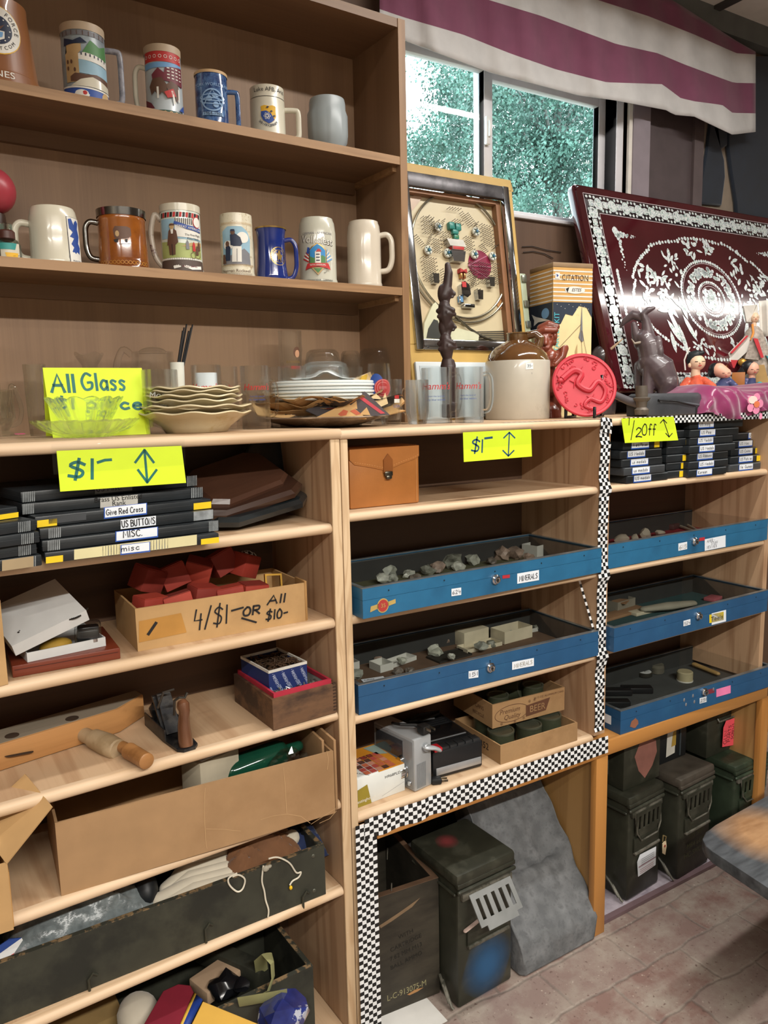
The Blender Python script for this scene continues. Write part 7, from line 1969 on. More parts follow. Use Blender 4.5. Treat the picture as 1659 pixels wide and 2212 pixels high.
m=MB();m.lathe([(0,.004),(.012,.004),(.010,.012),(.015,.026),(.017,.036),(.010,.046),(0,.048)],20);put(t,m,'front_knob',irb,loc=(0,.165,0))
a,rz,w_,h_=fbox((591,1578),(727,1539),z3,(588,1512));dB=.20
burnt=mat('burnt_wood','#6e5038',.6,var=.2,vs=6,c2='#3d2c22',ws=7,lo=.45,hi=.58,stretch=(.6,1,1.6))
t=thing('wooden_box','scorched brown wooden box with finger joints, right end of the tool shelf','box',a,rz);put(t,mb_open(w_,dB,h_,.007),'box',burnt)
m=MB()
for k in range(9):m.box(w_-.0075,-.0004,.006+k*h_/9,w_+.0004,.004,.006+(k+.5)*h_/9)
put(t,m,'finger_joints',mat('joint_dark','#3a281c',.7))
R5=Matrix.Translation(a)@Matrix.Rotation(rz,4,'Z')
t=thing('red_edged_carton','grey lined carton with a red edge set inside the scorched wooden box','box',R5@V((.009,.009,.010)),rz);put(t,mb_open(w_-.018,dB-.018,h_-.004,.002),'tray',mat('carton_grey','#a5a29b',.7));m=mb_rim(w_-.014,dB-.014,.010,.0055);put(t,m,'red_edge',mat('edge_red','#a82a3d',.5),loc=(-.002,-.002,h_-.010))
q=R5@V((w_*.10,.045,h_*.62));wb,db,hb=w_*.62,.13,.072
t=thing('blue_carton','torn dark blue carton printed MICRO SWITCH, filled with small parts','box',q,rz+.05);nb=mat('carton_blue','#1e2f66',.5,var=.08)
put(t,mb_open(wb,db,hb,.002),'tray',nb);put(t,mb_rim(wb+.001,db+.001,.006,.0028),'torn_edge',mat('torn_white','#cfccc4',.8,var=.1),loc=(-.0005,-.0005,hb-.005))
m=MB();m.mat(mat('print_pale','#b9c3dc',.5));rn=random.Random(8)
for i in range(5):
 for j in range(3):m.text('MICRO SWITCH',.0072,.012+i*.0235+(j%2)*.008,.012+j*.024,1,rot=-1.15)
m.bm.verts.ensure_lookup_table()
for v_ in list(m.bm.verts):
 v_.co.x=min(max(v_.co.x,.001),wb-.001);v_.co.y=min(max(v_.co.y,.001),hb-.008)
m.lay(Matrix.Translation((0,0,0))@Matrix.Rotation(pi/2,4,'X'));put(t,m,'printed_name',None)
def pile(label,nm,cat,q,rz,sx_,sy_,n,rr,mt,seed):
 rn=random.Random(seed);m=MB()
 for i in range(n):
  c0=V((rn.uniform(-sx_,sx_),rn.uniform(-sy_,sy_),rn.uniform(0,rr*1.5)));d=V((rn.gauss(0,1),rn.gauss(0,1),rn.gauss(0,.3))).normalized()*rr
  m.tube([c0-d,c0+d],rr*.16,5)
 o=one(m,nm,mt,label,cat,q,rz);o['kind']='stuff';return o
pile('heap of small rusty parts filling the blue carton','small_parts','parts',R5@V((w_*.10+wb/2,.045+db/2,h_*.62+hb*.78)),rz,wb*.42,db*.42,260,.009,mat('rust_parts','#4a3626',.6,metal=.3,var=.4),3)
pile('silvery pins and needles scattered in front of the blue carton','needles','needles',R5@V((w_*.5,.028,h_*.80)),rz,w_*.36,.012,120,.010,mat('needle_steel','#9a9a92',.3,metal=.9),4)
z4=zA[3]
a,rz,w_,h_=fbox((132.6,1936),(728,1755),z4,(124,1778));dB=.235
t=thing('cardboard_box','long brown cardboard box with creases, open top, fourth shelf','box',a,rz)
put(t,mb_open(w_-.004,dB,h_,.005),'tray',cardd);m=MB();m.box(w_-.001,.004,.004,w_+.005,dB,h_+.022,.001);m.box(w_-.018,.03,h_*.5,w_-.012,dB-.02,h_+.015,.001);put(t,m,'side_flap',cardd)
P=face_plane(a,rz)
def fn(m,P):
 m.mat(mat('crease_pale','#b8966c',.8))
 for pts_ in([(443,1702),(441,1750),(444,1815),(447,1833)],[(612,1658),(616,1700),(619,1756)],[(445,1790),(480,1791),(520,1795)],[(563,1770),(590,1762),(620,1758),(650,1763),(670,1778)],[(672,1780),(700,1762),(726,1745)],[(690,1778),(712,1768),(727,1751)],[(706,1622),(709,1640),(707,1662)]):m.line(P.pts(pts_),.0009,0)
prints(t,P,'crease_lines',fn)
R6=Matrix.Translation(a)@Matrix.Rotation(rz,4,'Z')
t=thing('small_carton','small white labelled carton sticking up inside the long cardboard box','box',R6@V((w_*.50,.05,h_*.55)),rz+.35);put(t,MB().box(0,0,0,.10,.07,.085,.002),'carton',mat('carton_pale','#aea48f',.7));put(t,MB().box(.01,.008,.0851,.085,.05,.086),'shipping_label',lblw)
m=MB();m.mat(ink)
for i in range(4):m.line([(.016,.014+i*.009),(.06+.01*(i%2),.014+i*.009)],.0015,0)
m.lay(Matrix.Translation((0,0,.0862)));put(t,m,'writing',None)
t=thing('green_bottle','green glass bottle lying inside the right of the long cardboard box','bottle',R6@V((w_*.74,.10,h_*.72)),rz);m=MB();m.limb([(-.05,0,0),(.05,.01,.01)],[.035,.033],20);m.limb([(.05,.01,.01),(.11,.02,.012)],[.016,.012],14);put(t,m,'bottle',mat('bottle_green','#154a37',.08,trans=.3,coat=.5))
t=thing('clear_bag','crumpled clear plastic bag beside the green bottle','bag',R6@V((w_*.84,.06,h_*.78)),rz);m=MB();m.rock((0,0,0),.045,9,3,.9,(1,.8,.7));put(t,m,'bag',pane('bag_film','#eef2f0',1.4,.1,base=.1),flat=True)
a,rz,w_,h_=fbox((-170,2075),(30,2008),z4,(-170,1900));hh_=hgt(on(30,2008,2,z4),30,1860)
t=thing('cardboard_box','torn cardboard box with its flap standing up, cut off by the left edge','box',a,rz);put(t,mb_open(w_,.16,hh_,.004),'tray',cardb)
ob=put(t,MB().prism([(0,0),(.11,.0),(.12,.10),(.01,.12)],0,.003),'flap',cardb);ob.location=(w_,.0,hh_-.002);ob.rotation_euler=(radians(20),radians(-42),radians(10))
ob=put(t,MB().box(w_-.002,.004,hh_*.02,w_+.0015,.10,hh_-.02),'tape_strip',mat('packing_tape2','#b98d55',.25))
t2=thing('circuit_box','white plastic piece with holes lying in the torn cardboard box','fixture',V(a)+V((cos(rz),sin(rz),0))*(w_-.055)+V((0,.03,hh_-.02)),rz);put(t2,MB().box(-.02,0,0,.045,.05,.05,.003),'plate',mat('plastic_white','#d5d7d6',.5));m=MB()
for i in range(5):m.at((-.012+i*.011,-.0004,.035),(pi/2,0,0)).cyl(.003,0,.001,10)
m.M=Matrix.Identity(4);put(t2,m,'holes',ink)
z5=zA[4]
a,rz,w_,h_=fbox((193,2137),(704,1931),z5,(193,2010));hh_=hgt(on(704,1931,2,z5),702,1826)
ex=V((cos(rz),sin(rz),0));a=a-ex*.30;w_+=.30;dB=.235
olive=mat('olive_paint','#33342b',.55,var=.12,c2='#1f211c',ws=6,lo=.48,hi=.62);chip=mat('chipped_edge','#7d6648',.7,c2='#2f3028',ws=40,lo=.42,hi=.5)
t=thing('olive_crate','long dark olive wooden crate filled with cloth, second shelf from the bottom','crate',a,rz);put(t,mb_open(w_,dB,hh_,.012),'crate',olive)
put(t,mb_rim(w_,dB,.0012,.011),'rim',chip,loc=(0,0,hh_))
P=face_plane(a,rz);R7=Matrix.Translation(a)@Matrix.Rotation(rz,4,'Z')
for x_,y_ in((201,2118),(451,2010),(660,1940)):
 q=P.px(x_,y_);m=MB();m.tube([(q[0]-.008,-.004,q[1]-.022),(q[0]-.009,-.006,q[1]+.010),(q[0],-.006,q[1]+.020),(q[0]+.008,-.005,q[1]+.012)],.0028,8);put(t,m,'staple_hook',mat('hook_iron','#46473d',.4,metal=.6))
for x_,y_ in((677,1849),(679,1924)):
 q=P.px(x_,y_);put(t,MB().ell((q[0],0,q[1]),(.005,.002,.005),12),'bolt',mat('bolt_iron','#5d5e54',.4,metal=.6))
def cloth(label,nm,q,rz,sx_,sy_,h_,mt,seed,nx=26,ny=18,k=5,cat='cloth'):
 rn=random.Random(seed);ks=[(rn.uniform(1,k),rn.uniform(1,k),rn.uniform(0,6))for _ in range(5)]
 def g(i,j):
  x,y=(i-.5)*2,(j-.5)*2
  dome=max(0,1-abs(x)**2.6)**.6*max(0,1-abs(y)**2.6)**.6
  wv=sum(sin(3.1*(a*x+b*y)+c)for a,b,c in ks)/5
  return(x*sx_+.004*wv,y*sy_,h_*dome*(1+.35*wv))
 return one(MB().grid(nx,ny,g),nm,mt,label,cat,q,rz,smooth=70)
def inC(x_,y_,v_,dz=0):
 """a spot in the crate: the sight line of a pixel met at depth v_ behind the front board"""
 q=on(x_,y_,0,0)if False else None
 Pq=Plane(a+V((-ex.y,ex.x,0))*v_,ex,(0,0,1));u_=Pq.px(x_,y_);return Pq.o+ex*u_[0]+V((0,0,u_[1]+dz))
linen=mat('linen_white','#bdb5a4',.9,var=.06,sheen=.2)
t8=inC(185,2000,.10);cloth('clear bubble wrap bag in the left part of the olive crate','bubble_wrap',(t8.x,t8.y,a.z+hh_-.05),rz-.05,.15,.07,.085,mat('bubble_film','#7d8688',.25,var=.2,vs=60,bump=.5,bs=120,trans=.35),5,cat='bubble wrap')
t8=inC(312,1945,.09);m=MB();m.ell((0,0,0),(.028,.05,.042),20);m.ell((-.02,.02,.03),(.03,.04,.012),16);one(m,'baseball_cap',mat('cap_black','#15181b',.5),'black cap between the bubble wrap and the white linen','cap',(t8.x,t8.y,a.z+hh_-.01),rz)
t8=inC(408,1912,.075);t=thing('linen_cloth','folded white linen cloth in the middle of the olive crate','cloth',(t8.x,t8.y,a.z+hh_-.030),rz)
for i in range(5):
 m=MB();m.limb([(-.085+.012*i,-.040+i*.014,.012*(i%2)),(.0,-.036+i*.014,.014+.006*i),(.085,-.045+i*.015,.012+.006*i)],[.014,.017,.013],14,.8);put(t,m,'fold',linen)
t8=inC(560,1858,.07);ob=cloth('brown drawstring cloth bag in the right of the olive crate','drawstring_bag',(t8.x,t8.y,a.z+hh_-.045),rz,.095,.055,.085,mat('cloth_brown','#6b472b',.85,var=.15,sheen=.2),12,40,26,9,cat='bag')
cord=mat('cord_white','#cfc9b8',.7)
def cordt(m,pts_,v_=-.004,r=.0019):
 Pq=Plane(a+V((-ex.y,ex.x,0))*v_,ex,(0,0,1));c_=[Pq.px(*p)for p in pts_];c_=_cat([tuple(p)for p in c_],5);m.tube([Pq.o+ex*p[0]+V((0,0,p[1]))for p in c_],r,6)
for lab,pts_ in(('white drawstring loop hanging over the crate front, left of the knotted cord',[(512,1886),(494,1897),(496,1912),(512,1926),(524,1920),(529,1900),(516,1890),(502,1894)]),('knotted white cord hanging straight down the crate front',[(569,1870),(567,1885),(566,1905),(571,1925),(574,1945),(580,1965),(579,1981)]),('white cord looped toward a yellow bead at the right of the crate',[(580,1855),(600,1852),(625,1864),(640,1885),(650,1884),(645,1895),(632,1903),(626,1912)])):
 t=thing('drawstring',lab,'cord',a,rz);m=MB();cordt(m,pts_);ob=put(t,m,'cord',cord);ob.data.transform(R7.inverted())
 if 'knotted' in lab:q=P.px(572,1873);put(t,MB().ell((q[0],-.006,q[1]),(.008,.005,.007),12).ell((q[0]+.008,-.006,q[1]+.002),(.006,.004,.004),10),'knot',cord)
 if 'bead' in lab:q=P.px(626,1915);put(t,MB().ell((q[0],-.005,q[1]),(.004,.004,.005),12),'bead',mat('bead_yellow','#d8ae1c',.3))
t8=inC(618,1830,.06);one(MB().limb([(-.02,0,0),(.02,.01,.004)],[.022,.018],16),'white_roll',linen,'rolled white cloth beside the brown bag','cloth',(t8.x,t8.y,a.z+hh_-.004),rz)
t8=inC(645,1812,.12);cloth('dark blue cloth in the right end of the olive crate','blue_cloth',(t8.x,t8.y,a.z+hh_-.07),rz,.05,.06,.06,mat('cloth_blue','#1d2c52',.85,sheen=.2),15)
t=thing('striped_ribbon','blue, white and red striped band, lower left corner of the photo','ribbon',a,rz)
for k,(pts_,mt)in enumerate((([(-40,2070),(0,2042),(20,2028),(47,2026),(-40,2088)],inkb),([(-40,2088),(47,2026),(55,2042),(-40,2106)],inkw),([(-40,2106),(55,2042),(60,2054),(30,2074),(-40,2112)],inkr))):
 Pq=Plane(a+V((-ex.y,ex.x,0))*.02,ex,V((-ex.y,ex.x,0))*.35+V((0,0,1)));m=MB();c_=Pq.pts(pts_);m.prism(c_[::-1],-.004,0)
 for v_ in m.bm.verts:v_.co=R7.inverted()@(Pq.M()@v_.co)
 put(t,m,'stripe',(mat('ribbon_blue','#1f3f86',.7),mat('ribbon_white','#d9d9d8',.7),mat('ribbon_red','#c8323a',.7))[k])
"""bottom bay"""
ZF=.085
MB().box(UL+.022,.02,ZF-.02,-.031,DEP,ZF).build('shelf',ply,parent=LA)
uR=-.105
def onAu(px_,py_,u_):
 d=ray(px_,py_);t_=((S0-CAM).dot(AU)+u_)/d.dot(AU);return CAM+d*t_
e0,e1=toA(onAu(593,2071,uR)),toA(onAu(680,2205,uR))
zt5=ZF+.19
t=thing('olive_crate','dark olive crate of straps and bags at the very bottom left','crate',A(uR-.62,.03,ZF),AY);put(t,mb_open(.62,.26,zt5-ZF,.012),'crate',olive);put(t,mb_rim(.62,.26,.0015,.0115),'rim',chip,loc=(0,0,zt5-ZF))
def atz(x_,y_,z):return on(x_,y_,2,z)
q=[atz(*p,zt5+.05)for p in((320,2212),(352,2145),(400,2130),(420,2150))]
maroon=mat('book_maroon','#7c1f30',.6,var=.06);bluec=mat('book_blue','#1f3c8c',.5);yelc=mat('carton_yellow','#d6a94c',.6,var=.03)
def slab(label,nm,pts_,z,th,mt,cat):
 p3=[atz(*p,z)for p in pts_];o_=p3[0];m=MB();f_=[m.v(p-o_)for p in p3];b_=[m.v(p-o_-V((0,0,th)))for p in p3];k=len(f_);m.f(f_);m.f(b_[::-1]);[m.f([f_[i],f_[(i+1)%k],b_[(i+1)%k],b_[i]])for i in range(k)]
 t=thing(nm,label,cat,o_,0);put(t,m,'body',mt,bevel=.002);return t,o_
zz=zt5+.045
t,o_=slab('maroon covered case with a blue and gold edge, lower left bottom','maroon_case',[(300,2230),(352,2140),(385,2125),(412,2128),(420,2146),(380,2240)],zz,.05,maroon,'case')
p3=[atz(*p,zz+.0015)for p in((420,2146),(438,2160),(398,2240),(378,2240))];m=MB();m.poly([p-o_ for p in p3]);put(t,m,'blue_edge',bluec,solid=.002)
p3=[atz(*p,zz+.002)for p in((419,2144),(424,2148),(384,2240),(378,2240))];m=MB();m.poly([p-o_ for p in p3]);put(t,m,'gold_line',mat('line_gold','#c9a13c',.5),solid=.002)
slab('plain yellow carton at the bottom edge of the photo','yellow_carton',[(395,2250),(438,2162),(570,2216),(600,2260)],zz+.02,.05,yelc,'box')
q=atz(300,2195,zt5-.01);one(MB().ell((0,0,0),(.045,.06,.04),18),'white_bundle',linen,'white cloth bundle left of the maroon case','cloth',q,0)
strapm=mat('webbing_olive','#8b8a5e',.85,var=.1)
def strap_(label,pts_,z,wd_):
 pr=[atz(x,y,z+dz)for x,y,dz in pts_];c_=[]
 m=MB();m.tube(pr,wd_,8,flat=.12,up=(0,1,.3));return one(m,'webbing_strap',strapm,label,'strap')
strap_('olive webbing strap standing up in a loop in the bottom crate',[(566,2100,.0),(562,2070,.05),(576,2060,.07),(588,2080,.06),(590,2110,.03),(580,2140,.01),(560,2152,0)],zt5+.0,.015)
strap_('olive webbing strap lying flat in front of the loop',[(515,2165,.01),(545,2160,.012),(590,2152,.01),(620,2146,.01)],zt5+.0,.018)
def lump(label,nm,x_,y_,z,r_,mt,seed,cat,sq=(1,1,.7),**kw):
 q=atz(x_,y_,z);return one(MB().rock((0,0,0),r_,seed,2,.6,sq),nm,mt,label,cat,q,0,**kw)
lump('shiny dark blue plastic bag in the right front of the bottom crate','blue_bag',612,2195,zt5-.02,.060,mat('bag_blue','#26306e',.15,var=.3,vs=20,c2='#a9acb8',ws=16,lo=.58,hi=.6,coat=1),3,'bag',flat=True)
lump('black camera like gadget in the middle of the bottom crate','black_gadget',490,2130,zt5-.01,.045,mat('gadget_black','#131417',.2),6,'gadget')
lump('small black ball shaped part beside the gadget','black_part',520,2128,zt5+.0,.022,mat('gadget_black','#131417'),9,'part')
q=atz(500,2075,zt5-.01);ob=one(MB().box(-.02,-.10,-.03,.02,.10,.02,.004),'dark_bar',olive,'dark olive wooden bar lying across the back of the bottom crate','bar',q,.5)
q=atz(470,2115,zt5-.015);ob=one(MB().box(-.05,-.03,-.02,.05,.04,.012,.003),'tan_folder',mat('folder_tan','#a58c72',.8),'tan folded card behind the black gadget','folder',q,.3)
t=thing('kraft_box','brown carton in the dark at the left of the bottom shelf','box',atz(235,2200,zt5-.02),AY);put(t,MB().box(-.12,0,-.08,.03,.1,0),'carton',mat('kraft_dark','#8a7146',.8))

# ================================================================ middle and right shelves
zB1,zB2,zB3=[z+.0202 for z in ZB]
a,rz,w_,h_=fbox((756.7,1101),(906.7,1086),zB1,(752,968))
lea=mat('leather_tan','#aa6d36',.4,var=.06,bump=.12,bs=220,coat=.15);led=mat('leather_tan_dark','#8c5324',.4)
t=thing('leather_case','tan leather case with a pointed flap and metal clasp, on the top middle shelf','case',a,rz)
put(t,MB().box(0,0,0,w_,.10,h_,.005),'body',lea)
m=MB();pf=[(.001,h_-.002),(.001,h_*.80),(w_*.07,h_*.72),(w_*.30,h_*.66),(w_*.48,h_*.60),(w_*.51,h_*.585),(w_*.54,h_*.60),(w_*.72,h_*.68),(w_*.93,h_*.755),(w_-.001,h_*.80),(w_-.001,h_-.002)]
f_=[m.v((x,-.0022,z))for x,z in pf];b_=[m.v((x,.001,z))for x,z in pf];k=len(pf);m.f(f_);m.f(b_[::-1]);[m.f([f_[i],f_[(i+1)%k],b_[(i+1)%k],b_[i]])for i in range(k)]
put(t,m,'flap',lea,bevel=.0008)
m=MB();m.mat(mat('thread_tan','#c9925a',.6))
for i in range(40):z=h_*.04+i*h_*.88/40;m.line([(w_-.009,z),(w_-.009,z+h_*.012)],.0013,1)
for(x0,z0),(x1,z1)in zip(pf[2:9],pf[3:10]):
 n=max(2,int(hypot(x1-x0,z1-z0)/.006))
 for i in range(n):q0=(x0+(x1-x0)*i/n,z0+(z1-z0)*i/n+.006);q1=(x0+(x1-x0)*(i+.5)/n,z0+(z1-z0)*(i+.5)/n+.006);m.line([q0,q1],.0011,4)
m.lay(XZ());put(t,m,'stitching',None)
m=MB();m.prism([(-.012,.030),(0,.044),(.012,.030),(.012,0),(-.012,0)],0,.003);m.M=Matrix.Identity(4)
for v_ in m.bm.verts:v_.co=V((w_*.53+v_.co.x,-.0025-v_.co.z,h_*.56+v_.co.y))
put(t,m,'clasp_tab',led)
m=MB();m.box(w_*.53-.011,-.009,h_*.50,w_*.53+.011,-.001,h_*.585,.003);m.box(w_*.53-.008,-.011,h_*.45,w_*.53+.008,-.001,h_*.52,.004);put(t,m,'clasp',mat('clasp_nickel','#5f5b50',.3,metal=.9))
blue=mat('tray_blue','#28648a',.38,var=.06,c2='#225477',ws=4,lo=.5,hi=.7);blue2=mat('tray_blue_deep','#244f76',.38,var=.06,c2='#2a5a80',ws=4,lo=.5,hi=.7)
steel=mat('worn_steel','#9aa2a6',.3,metal=.8,var=.2);lock_m=mat('lock_chrome','#c9ccd0',.12,metal=1);tglass=pane('tray_glass','#fbfdfd',.75,.02)
felt=mat('tray_felt','#5c5b45',.9,var=.1)
def tray(label,pl,pr,z,ptop,d,bm_,fl=None,wadd=0.0):
 a,rz,w_,h_=fbox(pl,pr,z,ptop);w_+=wadd
 t=thing('display_tray',label,'display tray',a,rz)
 k=h_*.40;th=.007
 put(t,mb_open(w_,d,h_-k-.0006,th),'tray',bm_)
 o=put(t,mb_rim(w_,d,k,th),'lid_frame',bm_,loc=(0,0,h_-k))
 m=mb_rim(w_+.0006,d+.0006,.0022,.010);put(o,m,'metal_edge',steel,loc=(-.0003,-.0003,k-.0012))
 m=MB();m.poly([(th,th,h_-.003),(w_-th,th,h_-.003),(w_-th,d-th,h_-.003),(th,d-th,h_-.003)]);put(o,m,'glass_lid',tglass,loc=(0,0,k-h_))
 put(t,MB().box(th,th,th,w_-th,d-th,th+.002),'felt',fl or felt)
 put(t,mb_rim(w_-2*th,d-2*th,h_-th-.006,.0012),'shade_liner',mat('tray_shade','#2b2d2b',.8,var=.1),loc=(th,th,th+.002))  # added dark lining: shade from the shelf above, put into the colour
 P=face_plane(a,rz);R=Matrix.Translation(a)@Matrix.Rotation(rz,4,'Z')
 for i in range(5):
  m=MB();m.at((w_*(.09+.205*i),0,h_-k*.5),(pi/2,0,0)).cyl(.0018,0,.0012,8);m.M=Matrix.Identity(4);put(o,m,'screw',mat('screw_dark','#2d3b47',.4,metal=.5),loc=(0,0,k-h_))
 return t,P,R,w_,h_,k
def lock(t,P,x,y):
 q=P.px(x,y);m=MB();m.at((q[0],0,q[1]),(pi/2,0,0))
 m.lathe([(0,.012),(.005,.012),(.006,.0125),(.0085,.012),(.009,.009),(.0125,.006),(.013,0),(0,0)],28);m.M=Matrix.Identity(4);ob=put(t,m,'lock',lock_m)
 m=MB();m.at((q[0],-.0121,q[1]),(pi/2,0,0)).cyl(.0028,0,.0004,16);m.M=Matrix.Identity(4);put(ob,m,'keyhole',ink)
def tag_(t,P,x0,y0,x1,y1,sk,txt=None,mt=lblw,tm=None,hp=.6,lines=(),nm='paper_label',fs=None):
 def g(m,P):
  rect_px(m,P,mt,x0,y0,x1,y1,sk,0)
  if txt:
   a,b=P.px(x0+(x1-x0)*.1,y1-(y1-y0)*.24),P.px(x1-(x1-x0)*.08,y1-sk*.82-(y1-y0)*.24);h_=(P.px(x0,y0)[1]-P.px(x0,y1)[1])*hp
   L=sum((HAND[c_][0]+.22 if c_ in HAND else .4)for c_ in txt)-.22
   m.mat(tm or ink).hand(txt,h_,a[0],a[1],wd=h_*.13,layer=1,sx=(b[0]-a[0])/(L*h_),rot=0)
  for(s_,fx,fy,sz)in lines:
   q=P.px(x0+(x1-x0)*fx,y0+(y1-y0)*fy-sk*fx);m.mat(tm or ink).hand(s_,sz,q[0],q[1],wd=sz*.12,layer=1)
 return prints(t,P,nm,g)
DT=.285
t1,P1,R1,w1_,h1_,k1=tray('blue metal display tray of mineral specimens numbered 624, upper one of two',(784.4,1337.4),(1299,1236),zB2,(783,1271.6),DT,blue,mat('felt_olive','#55563c',.9,var=.1))
lock(t1,P1,1069,1251);tag_(t1,P1,1085,1243,1101,1250,2,None,mat('label_red','#b5323c',.4));tag_(t1,P1,1117,1239,1164,1261,8,'MINERALS',hp=.5);tag_(t1,P1,975,1272,996,1288,3,'624',hp=.5)
def crest(m,P):
 q=P.px(827,1308);m.mat(mat('crest_gold','#b49a5a',.4)).disc(q[0],q[1],.0155,.0165);m.flat([(q[0]-.034,q[1]-.010),(q[0]-.010,q[1]-.004),(q[0]-.010,q[1]+.006),(q[0]-.032,q[1]+.003)],0);m.flat([(q[0]+.034,q[1]+.010),(q[0]+.010,q[1]+.006),(q[0]+.010,q[1]-.004),(q[0]+.034,q[1]+.0)],0)
 m.mat(mat('crest_red','#a83c38',.4)).disc(q[0],q[1],.0130,.0138,1);m.mat(MATS['crest_gold']).text('35',.013,q[0],q[1],2)
prints(t1,P1,'crest_sticker',crest)
t2_,P2,R2_,w2_,h2_,k2=tray('blue metal display tray of mineral specimens numbered 151, lower one of two',(775.6,1545),(1292,1415.6),zB3,(772.7,1481),DT,blue2,mat('felt_brown','#5f4a38',.9,var=.1))
lock(t2_,P2,1058,1441);tag_(t2_,P2,1106,1430,1153,1447,9,'MINERALS',tm=mat('marker_faded','#9a9484',.5),hp=.5);tag_(t2_,P2,1012,1450,1033,1466,3,'151',hp=.5)
zCa,zCb=ZCs[1]+.0202,ZCs[2]+.0202
t3,P3,R3_,w3,h3,k3=tray('blue metal display tray lined in red, topmost of the three on the right',(1308.7,1230),(1657,1165.5),zCa,(1308.7,1177),DT,blue,mat('felt_red','#8e1f2c',.9,var=.1))
lock(t3,P3,1499,1169);tag_(t3,P3,1465,1174,1484,1190,4,'615',tm=mat('marker_faded','#9a9484',.5),hp=.5);tag_(t3,P3,1510,1162,1522,1169,2,None,MATS['label_red'])
tag_(t3,P3,1522,1165,1567,1190,9,None,lines=(('AMER -',.1,.32,.009),('STUFF',.3,.58,.009),('NEW MEX',.1,.86,.009)),tm=inkgr)
t4,P4,R4_,w4,h4,k4=tray('blue metal display tray with a yellow note, middle of the three on the right',(1325.6,1409.5),(1657,1319.5),zCb,(1325.6,1356.5),DT,blue2,mat('felt_teal','#2b4a4a',.9,var=.1))
lock(t4,P4,1507,1330);tag_(t4,P4,1476,1341,1491,1353,4,'524',hp=.5);tag_(t4,P4,1537,1325,1568,1350,8);tag_(t4,P4,1532,1328,1563,1346,7,'Tools',mat('note_yellow','#e0c61c',.5),hp=.45,nm='yellow_note')
zCd=RZ1+.0005
t5,P5,R5_,w5,h5,k5=tray('blue metal display tray holding a clock, lowest of the three on the right',(1339.6,1587.6),(1659,1484),zCd,(1338.7,1536.5),DT,blue2,mat('felt_grey','#3f4240',.9,var=.1),wadd=.02)
lock(t5,P5,1520,1494);tag_(t5,P5,1511,1508,1526,1520,4,'251',hp=.5);tag_(t5,P5,1547,1489,1578,1506,9,None,mat('sticker_pink2','#e87fae',.5),nm='pink_sticker');tag_(t5,P5,1527,1490,1543,1500,4,None,mat('label_darkred','#7c2f3c',.5))
for x_,y_ in((1478,1512),(1482,1522),(1497,1503),(1500,1516),(1541,1489)):
 q=P5.px(x_,y_);put(t5,MB().ell((q[0],0,q[1]),(.004,.0012,.006),10),'paint_chip',inkgr)
q=P5.px(1370,1562);m=MB();rn=random.Random(4);m.mat(mat('rust_spot','#8a5a44',.6))
m.flat([(q[0]+(.014+.008*rn.random())*cos(i*.45),q[1]+(.010+.007*rn.random())*sin(i*.45))for i in range(14)]);m.lay(XZ());put(t5,m,'rust_spot',None)
m=MB();m.mat(lblw).flat([(-.105,.018),(-.035,.018),(-.035,.045),(-.105,.045)]);m.mat(ink).hand('51',.018,-.100,.023,.002,1);m.lay(Matrix.Translation((0,0,0))@Matrix.Rotation(-pi/2,4,'Z')@Matrix.Rotation(pi/2,4,'X'));put(t5,m,'side_label',None)
rocks=[mat('rock_%d'%i,c_,.5,var=.3,vs=40)for i,c_ in enumerate(('#8f9286','#a3a697','#77796c','#8d7a6b','#b3b5a8','#6a6258'))]
def intray(R,x_,y_,z):return on(x_,y_,2,z)
def rockthing(x_,y_,zf,r_,seed,mt,words,grp):
 q=on(x_,y_+3,2,zf);one(MB().rock((0,0,r_*.62),r_*1.2,seed,2,.8,(1,1,.78)),'mineral_specimen',mt,words,'mineral',q,seed,grp,flat=True)
g1='mineral specimens in tray 624';zf=zB2+.0095
for i,(x,y,r_,mt,wd_)in enumerate(((838,1240,.026,1,'pale clear crystal lump, left front of tray 624'),(828,1257,.018,4,'small whitish crystal in the left front corner of tray 624'),(866,1232,.022,1,'greenish crystal right of the clear lump in tray 624'),(848,1254,.016,0,'grey green pebble in front of the clear lump in tray 624'),(882,1244,.015,4,'white flat crystal chip near the front edge of tray 624'),(925,1238,.018,2,'green grey stone behind the front edge, left of the tray 624 number'),(945,1234,.020,3,'pinkish brown stone above the tray 624 number'),(975,1222,.030,2,'large grey green mineral cluster in the middle of tray 624'),(1000,1205,.028,2,'grey green cluster behind the large one in tray 624'),(1030,1200,.018,0,'round grey stone near the middle back of tray 624'),(1085,1205,.024,3,'dark reddish mineral left of the white cartons in tray 624'),(1115,1203,.024,3,'reddish brown mineral in front of the white cartons in tray 624'),(1060,1216,.014,5,'small brown chip near the front of tray 624'))):
 rockthing(x,y,zf,r_,i+1,rocks[mt],wd_,g1)
def cbox(x0,y0,x1,y1,zf,ytop,d,label,grp,mt=None,txt=None,R=None,closed=False):
 a,rz,w_,h_=fbox((x0,y0),(x1,y1),zf,(x0,ytop))
 t=thing('specimen_box',label,'box',a,rz,grp)
 if closed:put(t,MB().box(0,0,0,w_,d,h_,.001),'carton',mt or wc)
 else:put(t,mb_open(w_,d,h_,.0012),'carton',mt or wc)
 if txt:prints(t,face_plane(a,rz),'writing',lambda m,P:m.mat(ink).hand(txt,h_*.4,w_*.3,h_*.15,.0018,0))
 return t,a,rz,w_,h_
wbx=mat('specimen_white','#b9b9b0',.7,var=.04)
gb1='cartons in tray 624'
cbox(1160,1206,1212,1193,zf,1180,.055,'white open carton marked 100 at the right of tray 624',gb1,wbx,'100')
